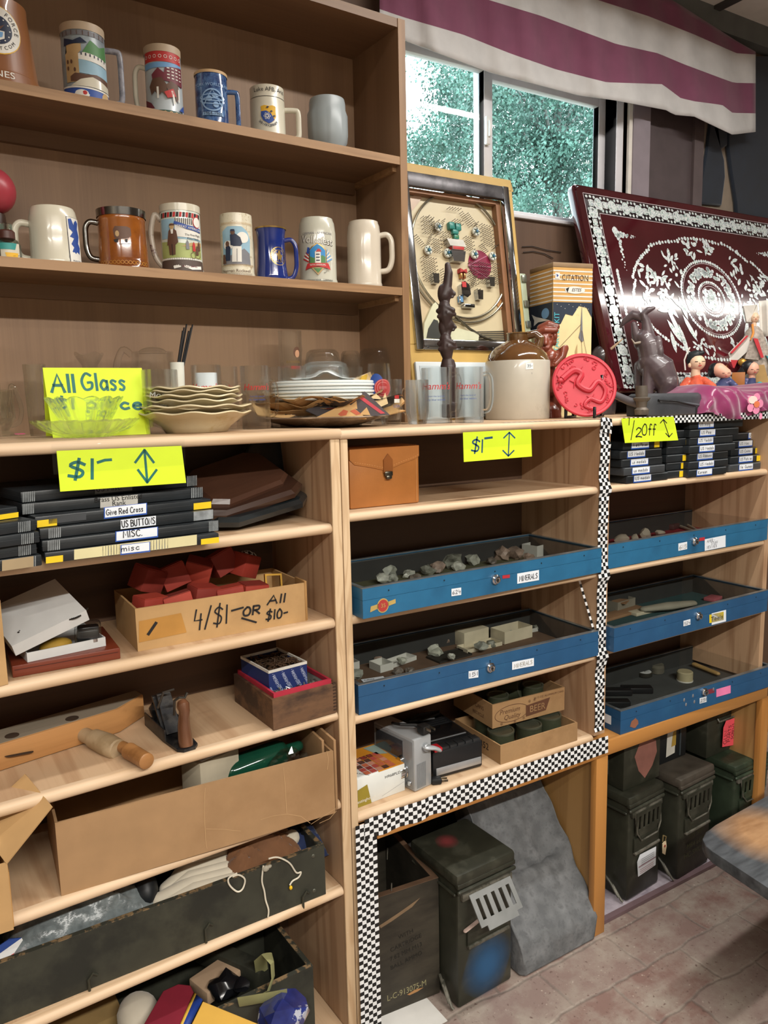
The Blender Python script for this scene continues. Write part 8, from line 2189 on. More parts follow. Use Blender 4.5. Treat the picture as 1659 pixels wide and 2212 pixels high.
cbox(1083,1198,1114,1190,zf,1184,.03,'small white carton left of the marked carton in tray 624',gb1,wbx);cbox(1046,1198,1072,1190,zf,1182,.03,'small cream carton near the back of tray 624',gb1,mat('specimen_cream','#a39c86',.7),closed=True)
for i,(x,y,wd_)in enumerate(((905,1222,'left'),(940,1226,'right'))):
 cbox(x,y,x+34,y-8,zf,y-8,.03,'flat cream card box beside the crystals in tray 624, '+('nearer the left' if i==0 else 'nearer the middle'),gb1,MATS['specimen_cream'])
for i,(x,y,r_,mt,wd_)in enumerate(((1020,1216,.020,1,'pale stone in the middle front of tray 624, right of the large cluster'),(910,1224,.017,2,'grey green chip between the card boxes in tray 624'),(958,1212,.020,0,'grey stone behind the large cluster in tray 624'),(1100,1190,.018,3,'brown stone close behind the reddish mineral in tray 624'),(895,1252,.014,5,'dark chip at the front edge of tray 624'),(1140,1212,.018,3,'reddish stone right in front of the marked carton'),(860,1222,.020,4,'whitish crystal behind the clear lump in tray 624'),(990,1228,.016,4,'white chip at the front edge above the lock of tray 624'))):
 rockthing(x,y,zf,r_,i+101,rocks[mt],wd_,g1)
g2='mineral specimens in tray 151';zf2=zB3+.0095;gb2='cartons in tray 151'
cbox(822,1454,850,1446,zf2,1438,.05,'white open carton with a brown stone, left of tray 151',gb2,wbx);cbox(850,1443,900,1425,zf2,1434,.04,'white open carton with a pale stone beside the brown stone carton',gb2,wbx)
cbox(745,1452,777,1444,zf2,1436,.05,'white carton at the left wall of tray 151',gb2,wbx);cbox(1003,1399,1056,1385,zf2,1368,.07,'tall cream carton with its lid on at the back middle of tray 151',gb2,mat('specimen_buff','#bdb49a',.7),closed=True)
cbox(1090,1392,1150,1376,zf2,1366,.06,'open cream carton of pale stones in the right half of tray 151',gb2,MATS['specimen_buff']);cbox(1140,1368,1200,1356,zf2,1360,.05,'shallow white dish with a green stone at the right of tray 151',gb2,wbx)
cbox(950,1434,1020,1415,zf2,1430,.06,'low black edged tray of stones near the front of tray 151',gb2,mat('specimen_black','#26241f',.6));cbox(1010,1412,1085,1394,zf2,1404,.05,'shallow cream box of grey stones near the front of tray 151',gb2,MATS['specimen_buff'])
for i,(x,y,r_,mt,wd_)in enumerate(((818,1430,.013,3,'brown stone in the left white carton of tray 151'),(868,1428,.012,1,'pale stone in the second white carton of tray 151'),(770,1462,.016,0,'grey crystal near the left front corner of tray 151'),(940,1412,.020,1,'pale green mineral in the middle of tray 151'),(900,1390,.028,3,'big pinkish mineral slab at the back of tray 151'),(960,1385,.026,3,'second pinkish mineral slab at the back of tray 151'),(975,1420,.012,4,'pale chip in the black edged tray'),(1040,1398,.016,0,'grey stone in the shallow cream box, left one'),(1062,1394,.014,2,'grey stone in the shallow cream box, right one'),(1105,1372,.014,4,'white stone in the open cream carton'),(1160,1358,.014,2,'green stone in the white dish of tray 151'),(860,1452,.012,5,'small dark stone in front of the cartons in tray 151'),(885,1450,.012,5,'small brown stone near the front glass edge of tray 151'))):
 rockthing(x,y,zf2+(.012 if mt in(1,4,0)and i in(0,1,6,7,9)else 0),r_,i+40,rocks[mt],wd_,g2)
q=on(785,1475,2,zf2);t=thing('written_card','small white hand written card in the front left corner of tray 151','card',q,-.2);put(t,MB().box(0,0,0,.06,.02,.002),'card',lblw);m=MB();m.mat(ink).hand('Calcite',.007,.006,.006,.0009);m.lay(Matrix.Translation((0,0,.0021)));put(t,m,'writing',None)
zf3=zCa+.0095
bone=mat('bone_white','#a89f8c',.6,var=.12)
for i,(x,y,r_,sq,wd_)in enumerate(((1344,1172,.024,(1.2,1,.8),'large pale stone at the left of the red lined tray'),(1370,1166,.017,(1,.8,1),'small upright pale stone beside the large one in the red lined tray'),(1393,1158,.022,(.9,.9,1.0),'rounded pale grey stone in the middle of the red lined tray'),(1424,1155,.020,(1.2,.8,.7),'pointed pale stone right of the rounded one in the red lined tray'))):
 q=on(x,y+4,2,zf3);one(MB().rock((0,0,r_*.6),r_,70+i,2,.4,sq),'stone_tool',bone,wd_,'stone',q,i,'pale stones in the red lined tray')
q=on(1450,1142,2,zf3);one(MB().box(-.03,-.02,0,.03,.02,.02,.004),'dark_stone',mat('stone_dark','#4a2f2e',.5),'dark flat stone at the back of the red lined tray','stone',q,.3)
for i,(p0,p1)in enumerate((((1466,1136),(1502,1148)),((1476,1130),(1508,1146)))):
 a,b=on(*p0,2,zf3+.006),on(*p1,2,zf3+.006);m=MB();m.limb([V((0,0,0)),(b-a)],[.006,.004],8);one(m,'bone_awl',bone,('front','rear')[i]+' one of two crossed bone awls in the red lined tray','awl',a,0)
zf4=zCb+.0095
cb4=mat('carton_mid','#8c6b4c',.8);gy=mat('carton_grey2','#7c7768',.8)
cbox(1334,1325,1372,1313,zf4,1302,.07,'small grey carton with a torn brown flap, left of the middle right tray','boxes in the middle right tray',gy);cbox(1308,1345,1400,1318,zf4,1339,.05,'long flat tan box along the front of the middle right tray','boxes in the middle right tray',cb4,closed=True);cbox(1375,1332,1425,1320,zf4,1325,.035,'flat cream packet in front of the long grey packet','boxes in the middle right tray',MATS['specimen_buff'],closed=True)
a,b=on(1392,1316,2,zf4+.016),on(1496,1303,2,zf4+.016);m=MB();m.limb([V((0,0,0)),(b-a)*.5,(b-a)],[.015,.022,.015],14,.6);one(m,'wrapped_packet',mat('packet_grey','#8c8877',.7,var=.1),'long grey wrapped packet in the middle right tray','packet',a,0)
q=on(1350,1300,2,zf4+.03);one(MB().prism([(-.03,-.01),(.03,-.01),(.02,.03),(-.02,.04)],0,.003),'torn_flap',cb4,'torn brown cardboard flap on the grey carton in the middle right tray','cardboard',q,.5,remesh=0)
q=on(1540,1296,2,zf4);one(MB().box(-.03,-.02,0,.03,.02,.012,.003),'pink_packet',mat('packet_pink','#a3555c',.6),'small pink packet in the right half of the middle right tray','packet',q,.2)
zf5=zCd+.0095
a,rz,w_,h_=fbox((1308,1475),(1356,1466),zf5,(1308,1462));t=thing('red_box','bright red box lid in the left of the lowest right tray','box',a,rz);put(t,MB().box(0,0,0,w_,.10,.035,.002),'box',mat('box_red','#c0202c',.5,var=.05))
for i,(x,y)in enumerate(((1330,1500),(1375,1495),(1325,1525))):
 q=on(x,y,2,zf5);one(MB().box(-.05,-.018,0,.05,.018,.02,.004),'black_case',mat('case_dark','#1a1b1c',.3),('black flat case in front of the red box lid','black flat case right of the red box lid','black flat case in the front left corner of the lowest tray')[i],'case',q,-.6,'black flat cases in the lowest right tray')
q=on(1392,1460,2,zf5);t=thing('pocket_watch','round white faced clock lying in the lowest right tray','clock',q,.3);put(t,MB().cyl(.026,0,.016,32,bev=.003),'case',mat('watch_dark','#4b4a42',.3,metal=.7));put(t,MB().cyl(.0225,.0160,.0166,32),'dial',mat('dial_white','#c9ccc8',.4));m=MB();m.mat(ink).line([(0,0),(.008,-.012)],.0014).line([(0,0),(-.010,-.006)],.0014);m.lay(Matrix.Translation((0,0,.0170)));put(t,m,'hands',None);put(t,MB().ell((-.016,.026,.008),(.006,.008,.005),12),'ring',steel)
q=on(1418,1452,2,zf5);t=thing('round_tin','small round grey tin beside the clock in the lowest right tray','tin',q,0);put(t,MB().cyl(.026,0,.024,28,bev=.002),'tin',mat('tin_grey','#6c695c',.4,metal=.4,var=.2));put(t,MB().cyl(.024,.0242,.030,28),'lid',mat('tin_lid','#7a7768',.4,metal=.4))
q=on(1479,1470,2,zf5);t=thing('tape_roll','cream roll of bandage in the lowest right tray','roll',q,0);put(t,MB().cyl(.026,0,.034,28,bev=.003),'roll',mat('roll_cream','#a39a78',.8,var=.1));put(t,MB().cyl(.027,0,.004,28),'base',mat('roll_white','#c5c3b8',.6))
for i,(p0,p1)in enumerate((((1500,1435),(1550,1455)),((1555,1430),(1588,1441)))):
 a,b=on(*p0,2,zf5+.012),on(*p1,2,zf5+.012);m=MB();m.limb([V((0,0,0)),(b-a)],[.010,.009],10,.7);one(m,'knife_handle',mat('handle_tan','#a98a55',.6,var=.15),('tan handled tool in the right half of the lowest tray','shorter tan handle at the right end of the lowest tray')[i],'tool',a,0)
a,b=on(1470,1418,2,zf5+.006),on(1560,1436,2,zf5+.006);m=MB();m.limb([V((0,0,0)),(b-a)*.3+V((0,.012,0)),(b-a)],[.003,.005,.004],8);one(m,'steel_tweezers',steel,'bright steel tool lying at the back of the lowest right tray','tool',a,0)
zD=DK+.0003
a,rz,w_,h_=fbox((770,1746),(872,1708),zD,(866,1650));h_=hgt(on(872,1708,2,zD),866,1650)
t=thing('bulb_carton','white and orange printed light bulb carton, left end of the lowest middle shelf','box',V(a)+V((.004,.0,0)),rz);dB=.135
put(t,MB().box(0,0,0,w_,dB,h_,.001),'carton',mat('carton_white','#d3d6d2',.5,var=.03));Pb=face_plane(t.location,rz)
def fn(m,P):
 m.mat(mat('carton_olive','#8f7f2c',.5)).flat([(0,0),(w_*.28,0),(w_*.20,h_*.72),(0,h_*.62)],0)
 m.mat(inkw).text('westinghouse',.011,w_*.15,h_*.20,1,rot=.02);m.mat(ink).text('H968PLD',.010,w_*.74,h_*.74,0,sx=1.2)
 m.mat(inkgr).line([(w_*.5,h_*.10),(w_*.98,h_*.34)],.0006,0)
prints(t,Pb,'printed_front',fn)
m=MB();m.mat(mat('carton_orange','#cf8a2a',.5)).flat([(w_*.45,.0),(w_,0),(w_,dB),(w_*.30,dB),(w_*.22,dB*.6),(w_*.55,dB*.45)])
rn=random.Random(6)
cols=[mat('patch_%d'%i,c_,.5)for i,c_ in enumerate(('#b5524a','#8e3b34','#c98d78','#5b3c34','#c06a4c'))]
for i in range(5):
 for j in range(5):m.mat(rn.choice(cols)).flat([(w_*(.20+i*.13)+.001,dB*(.04+j*.13)),(w_*(.32+i*.13),dB*(.04+j*.13)),(w_*(.32+i*.13),dB*(.16+j*.13)),(w_*(.20+i*.13)+.001,dB*(.16+j*.13))],1)
m.mat(inkn).text('7M 5D',.020,w_*.5,dB*.62,2);m.mat(mat('carton_sage','#8fa39a',.5)).flat([(w_*.8,dB*.6),(w_*.98,dB*.5),(w_*.98,dB*.95),(w_*.72,dB*.95)],1);m.mat(inkdn).flat([(w_*.12,dB*.72),(w_*.4,dB*.68),(w_*.44,dB*.98),(w_*.12,dB*.98)],1)
m.mat(ink).text('THE BULB SHOWN',.007,w_*.12,dB*.18,1,rot=-.9)
m.lay(Matrix.Translation((0,0,h_)));put(t,m,'printed_top',None)
sil=mat('radio_silver','#8d9194',.35,metal=.3,var=.05);sil2=mat('radio_light','#a9adb0',.35,metal=.3,var=.04)
a,rz,w_,h_=fbox((896,1712),(935,1696),zD,(886.5,1600));h_=hgt(a,887,1600)
Lr=.155
t=thing('portable_radio','grey silver portable radio standing on edge beside the bulb carton','radio',a,rz+.06)
put(t,MB().box(0,0,0,w_,Lr,h_,.004),'case',sil2)
put(t,MB().box(-.0015,.004,.006,.0,Lr-.004,h_-.006,.0006),'front_face',sil)
put(t,MB().box(-.003,.040,h_*.55,-.0012,Lr-.012,h_*.90,.0006),'dial_window',mat('dial_dark','#33363a',.15,coat=.5))
m=MB()
for i in range(9):m.box(-.003,.085+i*.006,.012,-.0015,.088+i*.006,h_*.5)
put(t,m,'speaker_grille',mat('grille_dark','#4c4f52',.4))
def knob(x,y,z,r_,l_,nm='knob'):
 m=MB();m.at((x,y,z),(0,-pi/2,0)).lathe([(0,l_),(r_*.85,l_),(r_*.9,l_-.002),(r_*.92,.004),(r_,.003),(r_,0),(0,0)],28);m.M=Matrix.Identity(4);put(t,m,nm,lock_m)
knob(-.0015,.040,h_*.33,.021,.020);knob(-.0015,.045,h_*.52,.011,.010);knob(-.0015,.016,h_*.14,.007,.004)
m=MB()
for i in range(7):m.box(.008+i*.0045,-.0012,h_*.05,.0105+i*.0045,0,h_*.52)
put(t,m,'side_ribs',sil)
m=MB();m.limb([(w_*.62,-.006,h_*.80),(w_*.95,-.012,h_*.76),(w_*1.18,-.012,h_*.70)],[.012,.010,.011],14,.5);put(t,m,'handle_arm',sil2)
m=MB();m.at((w_*.62,-.001,h_*.80),(pi/2,0,0)).cyl(.011,0,.010,20,bev=.002);m.M=Matrix.Identity(4);put(t,m,'pivot',sil)
cordb=mat('cord_black','#1a1b1c',.5)
m=MB();m.tube([(w_*.3,.10,h_+.008),(w_*.2,.06,h_+.018),(w_*.6,.03,h_+.020),(w_*.75,.012,h_+.016)],.004,8);m.box(w_*.5,-.004,h_+.004,w_*.95,.022,h_+.026,.004);put(t,m,'power_cord',cordb)
m=MB();m.box(w_*.6,-.022,h_+.018,w_*.63,-.004,h_+.024);m.box(w_*.85,-.022,h_+.018,w_*.88,-.004,h_+.024);put(t,m,'plug_prongs',mat('prong_steel','#b5ae9c',.2,metal=1))
a,rz,w_,h_=fbox((935.6,1686),(1045,1657),zD,(934,1627));dB=.22
pb_=mat('plastic_black','#1b1c1e',.3,var=.06)
t=thing('cassette_recorder','black cassette recorder with one red key, lying flat on the lowest middle shelf','cassette recorder',a,rz+.03)
put(t,MB().box(0,0,0,w_,dB,h_,.006),'case',pb_)
m=MB()
for i in range(6):m.box(w_*(.05+i*.155),.004,h_-.004,w_*(.05+i*.155)+w_*.14,.030,h_+.006,.0015)
kb=put(t,m,'keys',mat('key_black','#26282a',.3))
put(t,MB().box(w_*.05-.0006,.002,h_-.010,w_*.20,.0305,h_+.0075,.0015),'record_key',mat('key_red','#c5202c',.35))
put(t,MB().box(w_*.06,-.002,h_*.14,w_*.96,.001,h_*.40,.0008),'trim_bar',mat('trim_silver','#a9abae',.3,metal=.5))
put(t,MB().box(w_*.08,.045,h_-.001,w_*.92,.13,h_+.004,.002),'cassette_lid',mat('lid_black','#141517',.12,coat=.5))
put(t,MB().box(w_*.12,.05,h_+.0042,w_*.88,.055,h_+.0050),'lid_line',sil)
m=MB()
for i in range(5):m.box(w_*.1,.14+i*.012,h_,w_*.9,.146+i*.012,h_+.002)
put(t,m,'speaker_slots',pb_)
m=MB();m.tube([(w_*.1,.19,h_+.006),(w_*.4,.15,h_+.018),(w_*.8,.17,h_+.016),(w_*.95,.20,h_+.008),(w_*.5,.205,h_+.010),(w_*.2,.17,h_+.014),(w_*.6,.14,h_+.02)],.0032,8);put(t,m,'cable',cordb)
q=on(945,1692,2,zD);t=thing('power_plug','black two prong plug lying on the shelf between the radio and the recorder','plug',q,-.4);put(t,MB().box(-.016,-.010,0,.010,.010,.016,.004),'plug',cordb);put(t,MB().box(.010,-.007,.006,.026,-.005,.011).box(.010,.005,.006,.026,.007,.011),'prongs',MATS['prong_steel']);m=MB();m.tube([(-.016,0,.008),(-.035,.012,.006),(-.04,.04,.005)],.0035,8);put(t,m,'cord',cordb)
a,rz,w_,h_=fbox((1081,1652),(1247,1599),zD,(1078,1611));dB=.205;Rr=Matrix.Translation(a)@Matrix.Rotation(rz,4,'Z')
cbb=mat('cardboard_worn','#a07f58',.8,var=.07,c2='#8e6e4a',ws=5)
t=thing('cardboard_box','shallow cardboard tray of green cans, stamped 3352 on its side','box',a,rz);put(t,mb_open(w_,dB,h_,.004),'tray',cbb);hL_=h_
m=MB();m.mat(ink).text('3352',.026,-.075,h_*.52,0);m.lay(Matrix.Rotation(-pi/2,4,'Z')@Matrix.Rotation(pi/2,4,'X'));put(t,m,'stamp',None)
olv=mat('can_olive','#3f4433',.4,metal=.2,var=.15);olvl=mat('can_lid','#55584a',.35,metal=.4,var=.2)
for i,(x,y,wd_)in enumerate(((.045,.06,'front left'),(.135,.06,'front middle'),(.205,.065,'front right'),(.06,.145,'back left'),(.15,.145,'back right'))):
 t=thing('ration_can','olive green can in the shallow tray, '+wd_,'can',Rr@V((x*w_/.25,y,.0045)),0,'olive cans in the shallow tray');hc=hL_+(.004,-.002,.006,.010,.012)[i];rr_=.036
 put(t,MB().cyl(rr_,0,hc,30,bev=.002),'body',olv);put(t,MB().lathe([(rr_-.0055,hc-.001),(rr_-.004,hc+.0025),(rr_+.0008,hc+.0025),(rr_+.001,hc-.002)],30),'rim',olvl);put(t,MB().lathe([(0,hc),(rr_-.006,hc),(rr_-.006,hc+.0008),(0,hc+.0008)],30),'lid',olvl)
zBe=zD+hL_+.017
a,rz,w_,h_=fbox((1063.6,1574.5),(1219,1533),zBe,(1062,1523));dB=.19;Rr=Matrix.Translation(a)@Matrix.Rotation(rz,4,'Z')
t=thing('beer_carton','printed cardboard beer tray stacked on the shallow tray of cans','box',a,rz);put(t,mb_open(w_,dB,h_,.004),'tray',cbb);Pe=face_plane(a,rz)
brn=mat('print_brown','#5c3b28',.7)
def fn(m,P):
 m.mat(brn).ring(w_*.26,h_*.46,w_*.23,h_*.36,.0016,0);m.text('Premium',.019,w_*.23,h_*.58,0,shear=.25);m.text('Quality',.019,w_*.26,h_*.32,0,shear=.25)
 m.flat([(w_*.45,h_*.14),(w_*.73,h_*.20),(w_*.79,h_*.72),(w_*.45,h_*.62)],0);m.mat(cbb).text('BEER',.027,w_*.61,h_*.41,1,sx=.95)
 m.mat(brn).text('24-12 OZ. ALUMINUM CANS',.0085,w_*.77,h_*.84,0)
 for x_,z_ in((.12,.10),(.30,.06),(.42,.12),(.50,.76),(.57,.78)):m.text('*',.022,w_*x_,h_*z_-.004,0)
prints(t,Pe,'printed_front',fn)
m=MB();m.mat(brn).text('CANS',.016,-.06,h_*.62,0).text('RECYCLE',.013,-.065,h_*.3,0);m.lay(Matrix.Rotation(-pi/2,4,'Z')@Matrix.Rotation(pi/2,4,'X'));put(t,m,'printed_side',None)
for i,(x,y,wd_,tl_)in enumerate(((.05,.05,'front left',.0),(.115,.10,'middle, tipped on its side',1.3),(.17,.06,'front right, with an open lid',.2),(.06,.13,'back left',.1))):
 t=thing('ration_can','olive green can in the beer tray, '+wd_,'can',Rr@V((x*w_/.23,y,.006)),0,'olive cans in the beer tray');o_=put(t,MB().cyl(.030,0,h_*.92,28,bev=.002),'body',olv);o2_=put(t,MB().lathe([(.025,h_*.915),(.027,h_*.95),(.031,h_*.95),(.031,h_*.9)],28),'rim',olvl)
 if tl_>1:o_.rotation_euler=o2_.rotation_euler=(tl_,0,.6);o_.location=o2_.location=(0,.03,.031)
zS=ZCs[0]+.0202;thS=.0235
lets=[['US medals','us medals','us medals','US Medals','Award Plaques'],['','','','',''],['Korean','US Medals','US Ribbons','US Medals','US Medals','US Pins','US Insig'],['New Guinea','US Patches','US Coins','US Misc','US Tokens']]
grp='black medal cases on the right top shelf'
def mcase(label,x0,x1,yf,d,z,th,txt,lx,yl=None,mt=None):
 t=thing('medal_case',label,'case',(x0,yf,z),0,grp);w_=x1-x0
 put(t,MB().box(0,0,.0004,w_,d,th-.0008,.002),'case_shell',mt or bkraft)
 put(t,MB().box(.004,-.0006,th-.004,w_-.004,.0004,th-.002),'lid_edge',mat('case_edge','#6b7074',.3))
 if txt:
  m=MB();m.mat(lblb).flat([(lx-.002,.001),(lx+.072,.001),(lx+.072,th-.003),(lx-.002,th-.003)]);m.mat(lblw).flat([(lx,.0045),(lx+.070,.0045),(lx+.070,th-.0025),(lx,th-.0025)],1)
  L=sum((HAND[c_][0]+.22 if c_ in HAND else .4)for c_ in txt)-.22
  m.mat(ink).hand(txt,.0085,lx+.005,.0085,.0011,2,sx=min(1.3,.060/(L*.0085)));m.lay(XZ());put(t,m,'paper_label',None)
 if yl is not None:m=MB();m.mat(tapey).flat([(yl,.002),(yl+.022,.002),(yl+.022,th-.004),(yl,th-.004)]);m.lay(XZ());put(t,m,'yellow_tape',None)
 return t
xf=lambda x_,y_,yf:on(x_,y_,1,yf)[0]
nm_=['bottom','second from the bottom','middle','second from the top','topmost','sixth','seventh']
for i,(xl_,xr_)in enumerate(((1353,1443),(1347,1436),(1341,1430),(1338,1428),(1344,1429))):
 yf=1.452+(.006,.0,.004,.002,.008)[i]
 mcase('black medal case, %s of the nearest stack by the checkered tape'%nm_[i],xf(xl_,1040,yf),xf(xr_,1035,yf),yf,.20,zS+i*thS,thS,lets[0][i],.030+.004*(i%3),.128 if i==4 else None,bkraft if i!=1 else bkgrey)
for i in range(6):
 yf=1.470+.004*(i%2)
 mcase('black medal case between the nearest stack and the labelled stack, %s'%('bottom','second up','third up','fourth up','fifth up','topmost')[i],xf(1432,1035,yf)+.012,xf(1484-(2 if i else 0)+(6 if i>3 else 0),1030,yf),yf,.22,zS+i*thS,thS,'',0,.060+.006*i if i<5 else None)
for i in range(7):
 yf=1.452+(.0,.004,.008,.0,.006,.002,.01)[i]
 mcase('black medal case in the tall labelled stack, %s'%('bottom','second up','third up','fourth up','fifth up','sixth up','topmost under the counter')[i],xf(1486,1030,yf),xf((1569,1572,1571,1586,1580,1592,1600)[i],1024,yf),yf,.22,zS+i*thS,thS,lets[2][i],.040+.008*(i%2),None)
for i in range(5):
 yf=1.470+.012*i
 mcase('black medal case in the last stack against the right panel, %s'%('bottom, grey fronted','second up','third up','fourth up','topmost, longer')[i],xf(1574,1018,yf)+.004*i,min(xf((1643,1646,1634,1626,1660)[i],1014,yf),XC1-.004),yf,.21,zS+i*thS,thS,lets[3][i],.052-.006*i if i<4 else .08,(.15-.012*i)if 0<i<4 else None,bkgrey if i==0 else None)

 # ================================================================ bays of the base cabinet
odrab=mat('can_drab','#2f3027',.42,var=.15,c2='#44443a',ws=9,lo=.52,hi=.68,metal=.1);odrab2=mat('can_green','#2b3528',.42,var=.15,c2='#3f4a3a',ws=9,lo=.52,hi=.68,metal=.1);worn=mat('worn_edge','#6d6a60',.45,metal=.3,var=.2,c2='#3a3a31',ws=30)
def ammo(label,front,top,d,z,mt,grp=None,latch='closed',stencil=True,lh=.15,lidmt=None):
 """tall metal can: ribbed lid with an overhanging rim, slotted front latch, wire bail"""
 a,rz,w_,h_=fbox(front[0],front[1],z,(front[0][0],front[0][1]-50));h_=hgt(a,*top)
 t=thing('ammo_can',label,'ammunition can',a,rz,grp);hl=h_*lh*.62
 put(t,MB().box(.004,.004,.0006,w_-.004,d-.004,h_-hl,.008),'body',mt)
 put(t,MB().box(-.003,-.003,h_-hl,w_+.003,d+.003,h_,.010).box(-.001,-.0045,h_-hl-.003,w_+.001,.010,h_-hl+.010,.003),'lid',lidmt or mt)
 m=MB();m.limb([(.004,-.002,h_-hl-.012),(w_-.004,-.002,h_-hl-.012)],[.006,.006],10);put(t,m,'lid_bead',mt)
 put(t,MB().box(.012,-.007,h_-hl*2.0-.004,w_-.012,.006,h_-hl*1.55,.003),'latch_hinge',worn)
 lw,lh_=w_*.72,h_*.24
 def plate():
  m=MB();n=5;th=.003
  sl_=lw*.085;gap=(lw-n*sl_)/(n+1);z0,z1=-lh_*.70,-lh_*.16
  m.box(-lw/2,-th,z1,lw/2,0,0);m.box(-lw/2,-th,-lh_*.86,lw/2,0,z0);m.box(-lw*.36,-th,-lh_,lw*.36,0,-lh_*.86)
  for i in range(n+1):m.box(-lw/2+(gap+sl_)*i,-th,z0,-lw/2+(gap+sl_)*i+gap,0,z1)
  return m
 lx,lz=w_*.52,h_-hl*1.75
 o=put(t,plate(),'latch_plate',mat('latch_steel','#b4b8b8',.32,metal=.7,var=.1)if latch=='open' else mt,loc=(lx,-.007,lz),rot=(radians(-38)if latch=='open' else radians(2),0,0))
 put(t,MB().box(lx-lw*.50,-.004,lz-lh_*1.62,lx+lw*.50,.004,lz-lh_*1.05,.002),'catch',mt)
 put(t,MB().box(lx-lw*.50,-.009,lz-lh_*1.66,lx+lw*.50,.003,lz-lh_*1.56,.002),'catch_lip',worn)
 m=MB();m.tube([(lx-lw*.5,-.004,lz-lh_*.1),(lx-lw*.46,-.008,lz-lh_*.8),(lx-lw*.30,-.010,lz-lh_*1.15),(lx+lw*.36,-.010,lz-lh_*1.15),(lx+lw*.5,-.008,lz-lh_*.8),(lx+lw*.5,-.004,lz-lh_*.1)],.0024,8)
 if latch!='open':put(t,m,'wire_bail',worn)
 m=MB();m.tube([(-.004,d*.30,h_*.14),(-.010,d*.20,h_*.12),(-.012,.012,h_*.03),(-.010,.006,h_*.02)],.004,8);m.tube([(-.004,d*.36,h_*.16),(-.013,d*.24,h_*.14),(-.014,.02,h_*.045)],.004,8);put(t,m,'side_handle',worn)
 m=MB();m.limb([(-.001,.01,h_-hl-.022),(-.001,d-.01,h_-hl-.022)],[.004,.004],8);put(t,m,'side_bead',mt)
 return t,a,rz,w_,h_,lx,lz,lh_,lw
sty=mat('stencil_yellow','#8a7f45',.6)
zf_=.0005
pq=[on(*p,2,.001)for p in((800,2212),(870,2212),(968,2160),(945,2138),(860,2180))]
t=thing('paper_sheet','white sheet of card on the bricks under the dark crate','paper',(.82,1.41,.001),.02);put(t,MB().box(-.02,.010,0,.20,.32,.0022),'sheet',mat('card_white','#cfcdc8',.7,var=.03))
a,rz,w_,_=fbox((806,2203),(950,2144),.0035,(806,2100));h_=hgt(on(950,2144,2,.0035),944.5,1896)
t=thing('ammunition_crate','dark stained wooden crate with stencilled numbers, open top, on the floor','crate',a,rz);dB=.30
put(t,mb_open(w_,dB,h_,.016),'crate',mat('crate_dark','#2e2a22',.6,var=.2,c2='#3d382e',ws=8,stretch=(.4,1,1.5)));put(t,mb_rim(w_,dB,.0015,.0155),'rim',mat('crate_rim','#5d4634',.7,var=.2),loc=(0,0,h_))
for x_,y_ in((w_*.32,.008),(w_*.62,dB*.5)):m=MB();m.rod((x_,y_,h_-.01),(x_+.002,y_,h_+.022),.0016,seg=6);put(t,m,'nail',worn)
Pc=face_plane(a,rz)
def fn(m,P):
 m.mat(mat('stencil_pale','#8f8a66',.6)).text('L-C-913075-M',.024,w_*.50,h_*.135,0,sx=.82,rot=.02)
prints(t,Pc,'stencil_number',fn)
def fn(m,P):
 m.mat(mat('stencil_black','#15140f',.6))
 for i,s_ in enumerate(('WITH','CARTRIDGE','7.62 MM M13','BALL AMMO','LOT 1234')[:4]):m.text(s_,.017,w_*.50,h_*(.62-i*.075),0,rot=.12)
prints(t,Pc,'stencil_words',fn)
m=MB();m.mat(mat('scar_pale','#7d674e',.7)).flat([(w_*.12,h_*.77),(w_*.40,h_*.82),(w_*.72,h_*.885),(w_*.60,h_*.83),(w_*.30,h_*.77),(w_*.14,h_*.745)]);m.lay(XZ());put(t,m,'scraped_patch',None)
m=MB();m.mat(mat('chip_wood','#a0764a',.7)).flat([(w_*.50,h_*.10),(w_*.62,h_*.115),(w_*.75,h_*.105),(w_*.66,h_*.09),(w_*.54,h_*.085)]);m.lay(XZ());put(t,m,'chipped_patch',None)
t,a,rz,w_,h_,lx,lz,lh_,lw=ammo('ammunition can with a silver slotted latch hanging open and a blue sprayed patch',((990,2186),(1110,2116)),(969,1892),.20,zf_,odrab,latch='open')
Pm=face_plane(a,rz)
spray=bpy.data.materials.new('spray_blue');spray.use_nodes=True;nt=spray.node_tree;b=nt.nodes['Principled BSDF'];b.inputs['Base Color'].default_value=lin('#1f4f80');b.inputs['Roughness'].default_value=.5
def spraymat(name,c_,r0):
 """sprayed dot that fades out at its edge"""
 m_=bpy.data.materials.new(name);m_.use_nodes=True;nt=m_.node_tree;b=nt.nodes['Principled BSDF'];b.inputs['Base Color'].default_value=lin(c_);b.inputs['Roughness'].default_value=.55
 at_=_n(nt,'ShaderNodeAttribute');at_.attribute_name='fade';n=_n(nt,'ShaderNodeTexNoise',Scale=300.0);mu=_n(nt,'ShaderNodeMath',operation='MULTIPLY');nt.links.new(at_.outputs['Fac'],mu.inputs[0]);nt.links.new(_ramp(nt,n.outputs[0],.3,.6),mu.inputs[1]);nt.links.new(mu.outputs[0],b.inputs['Alpha']);return m_
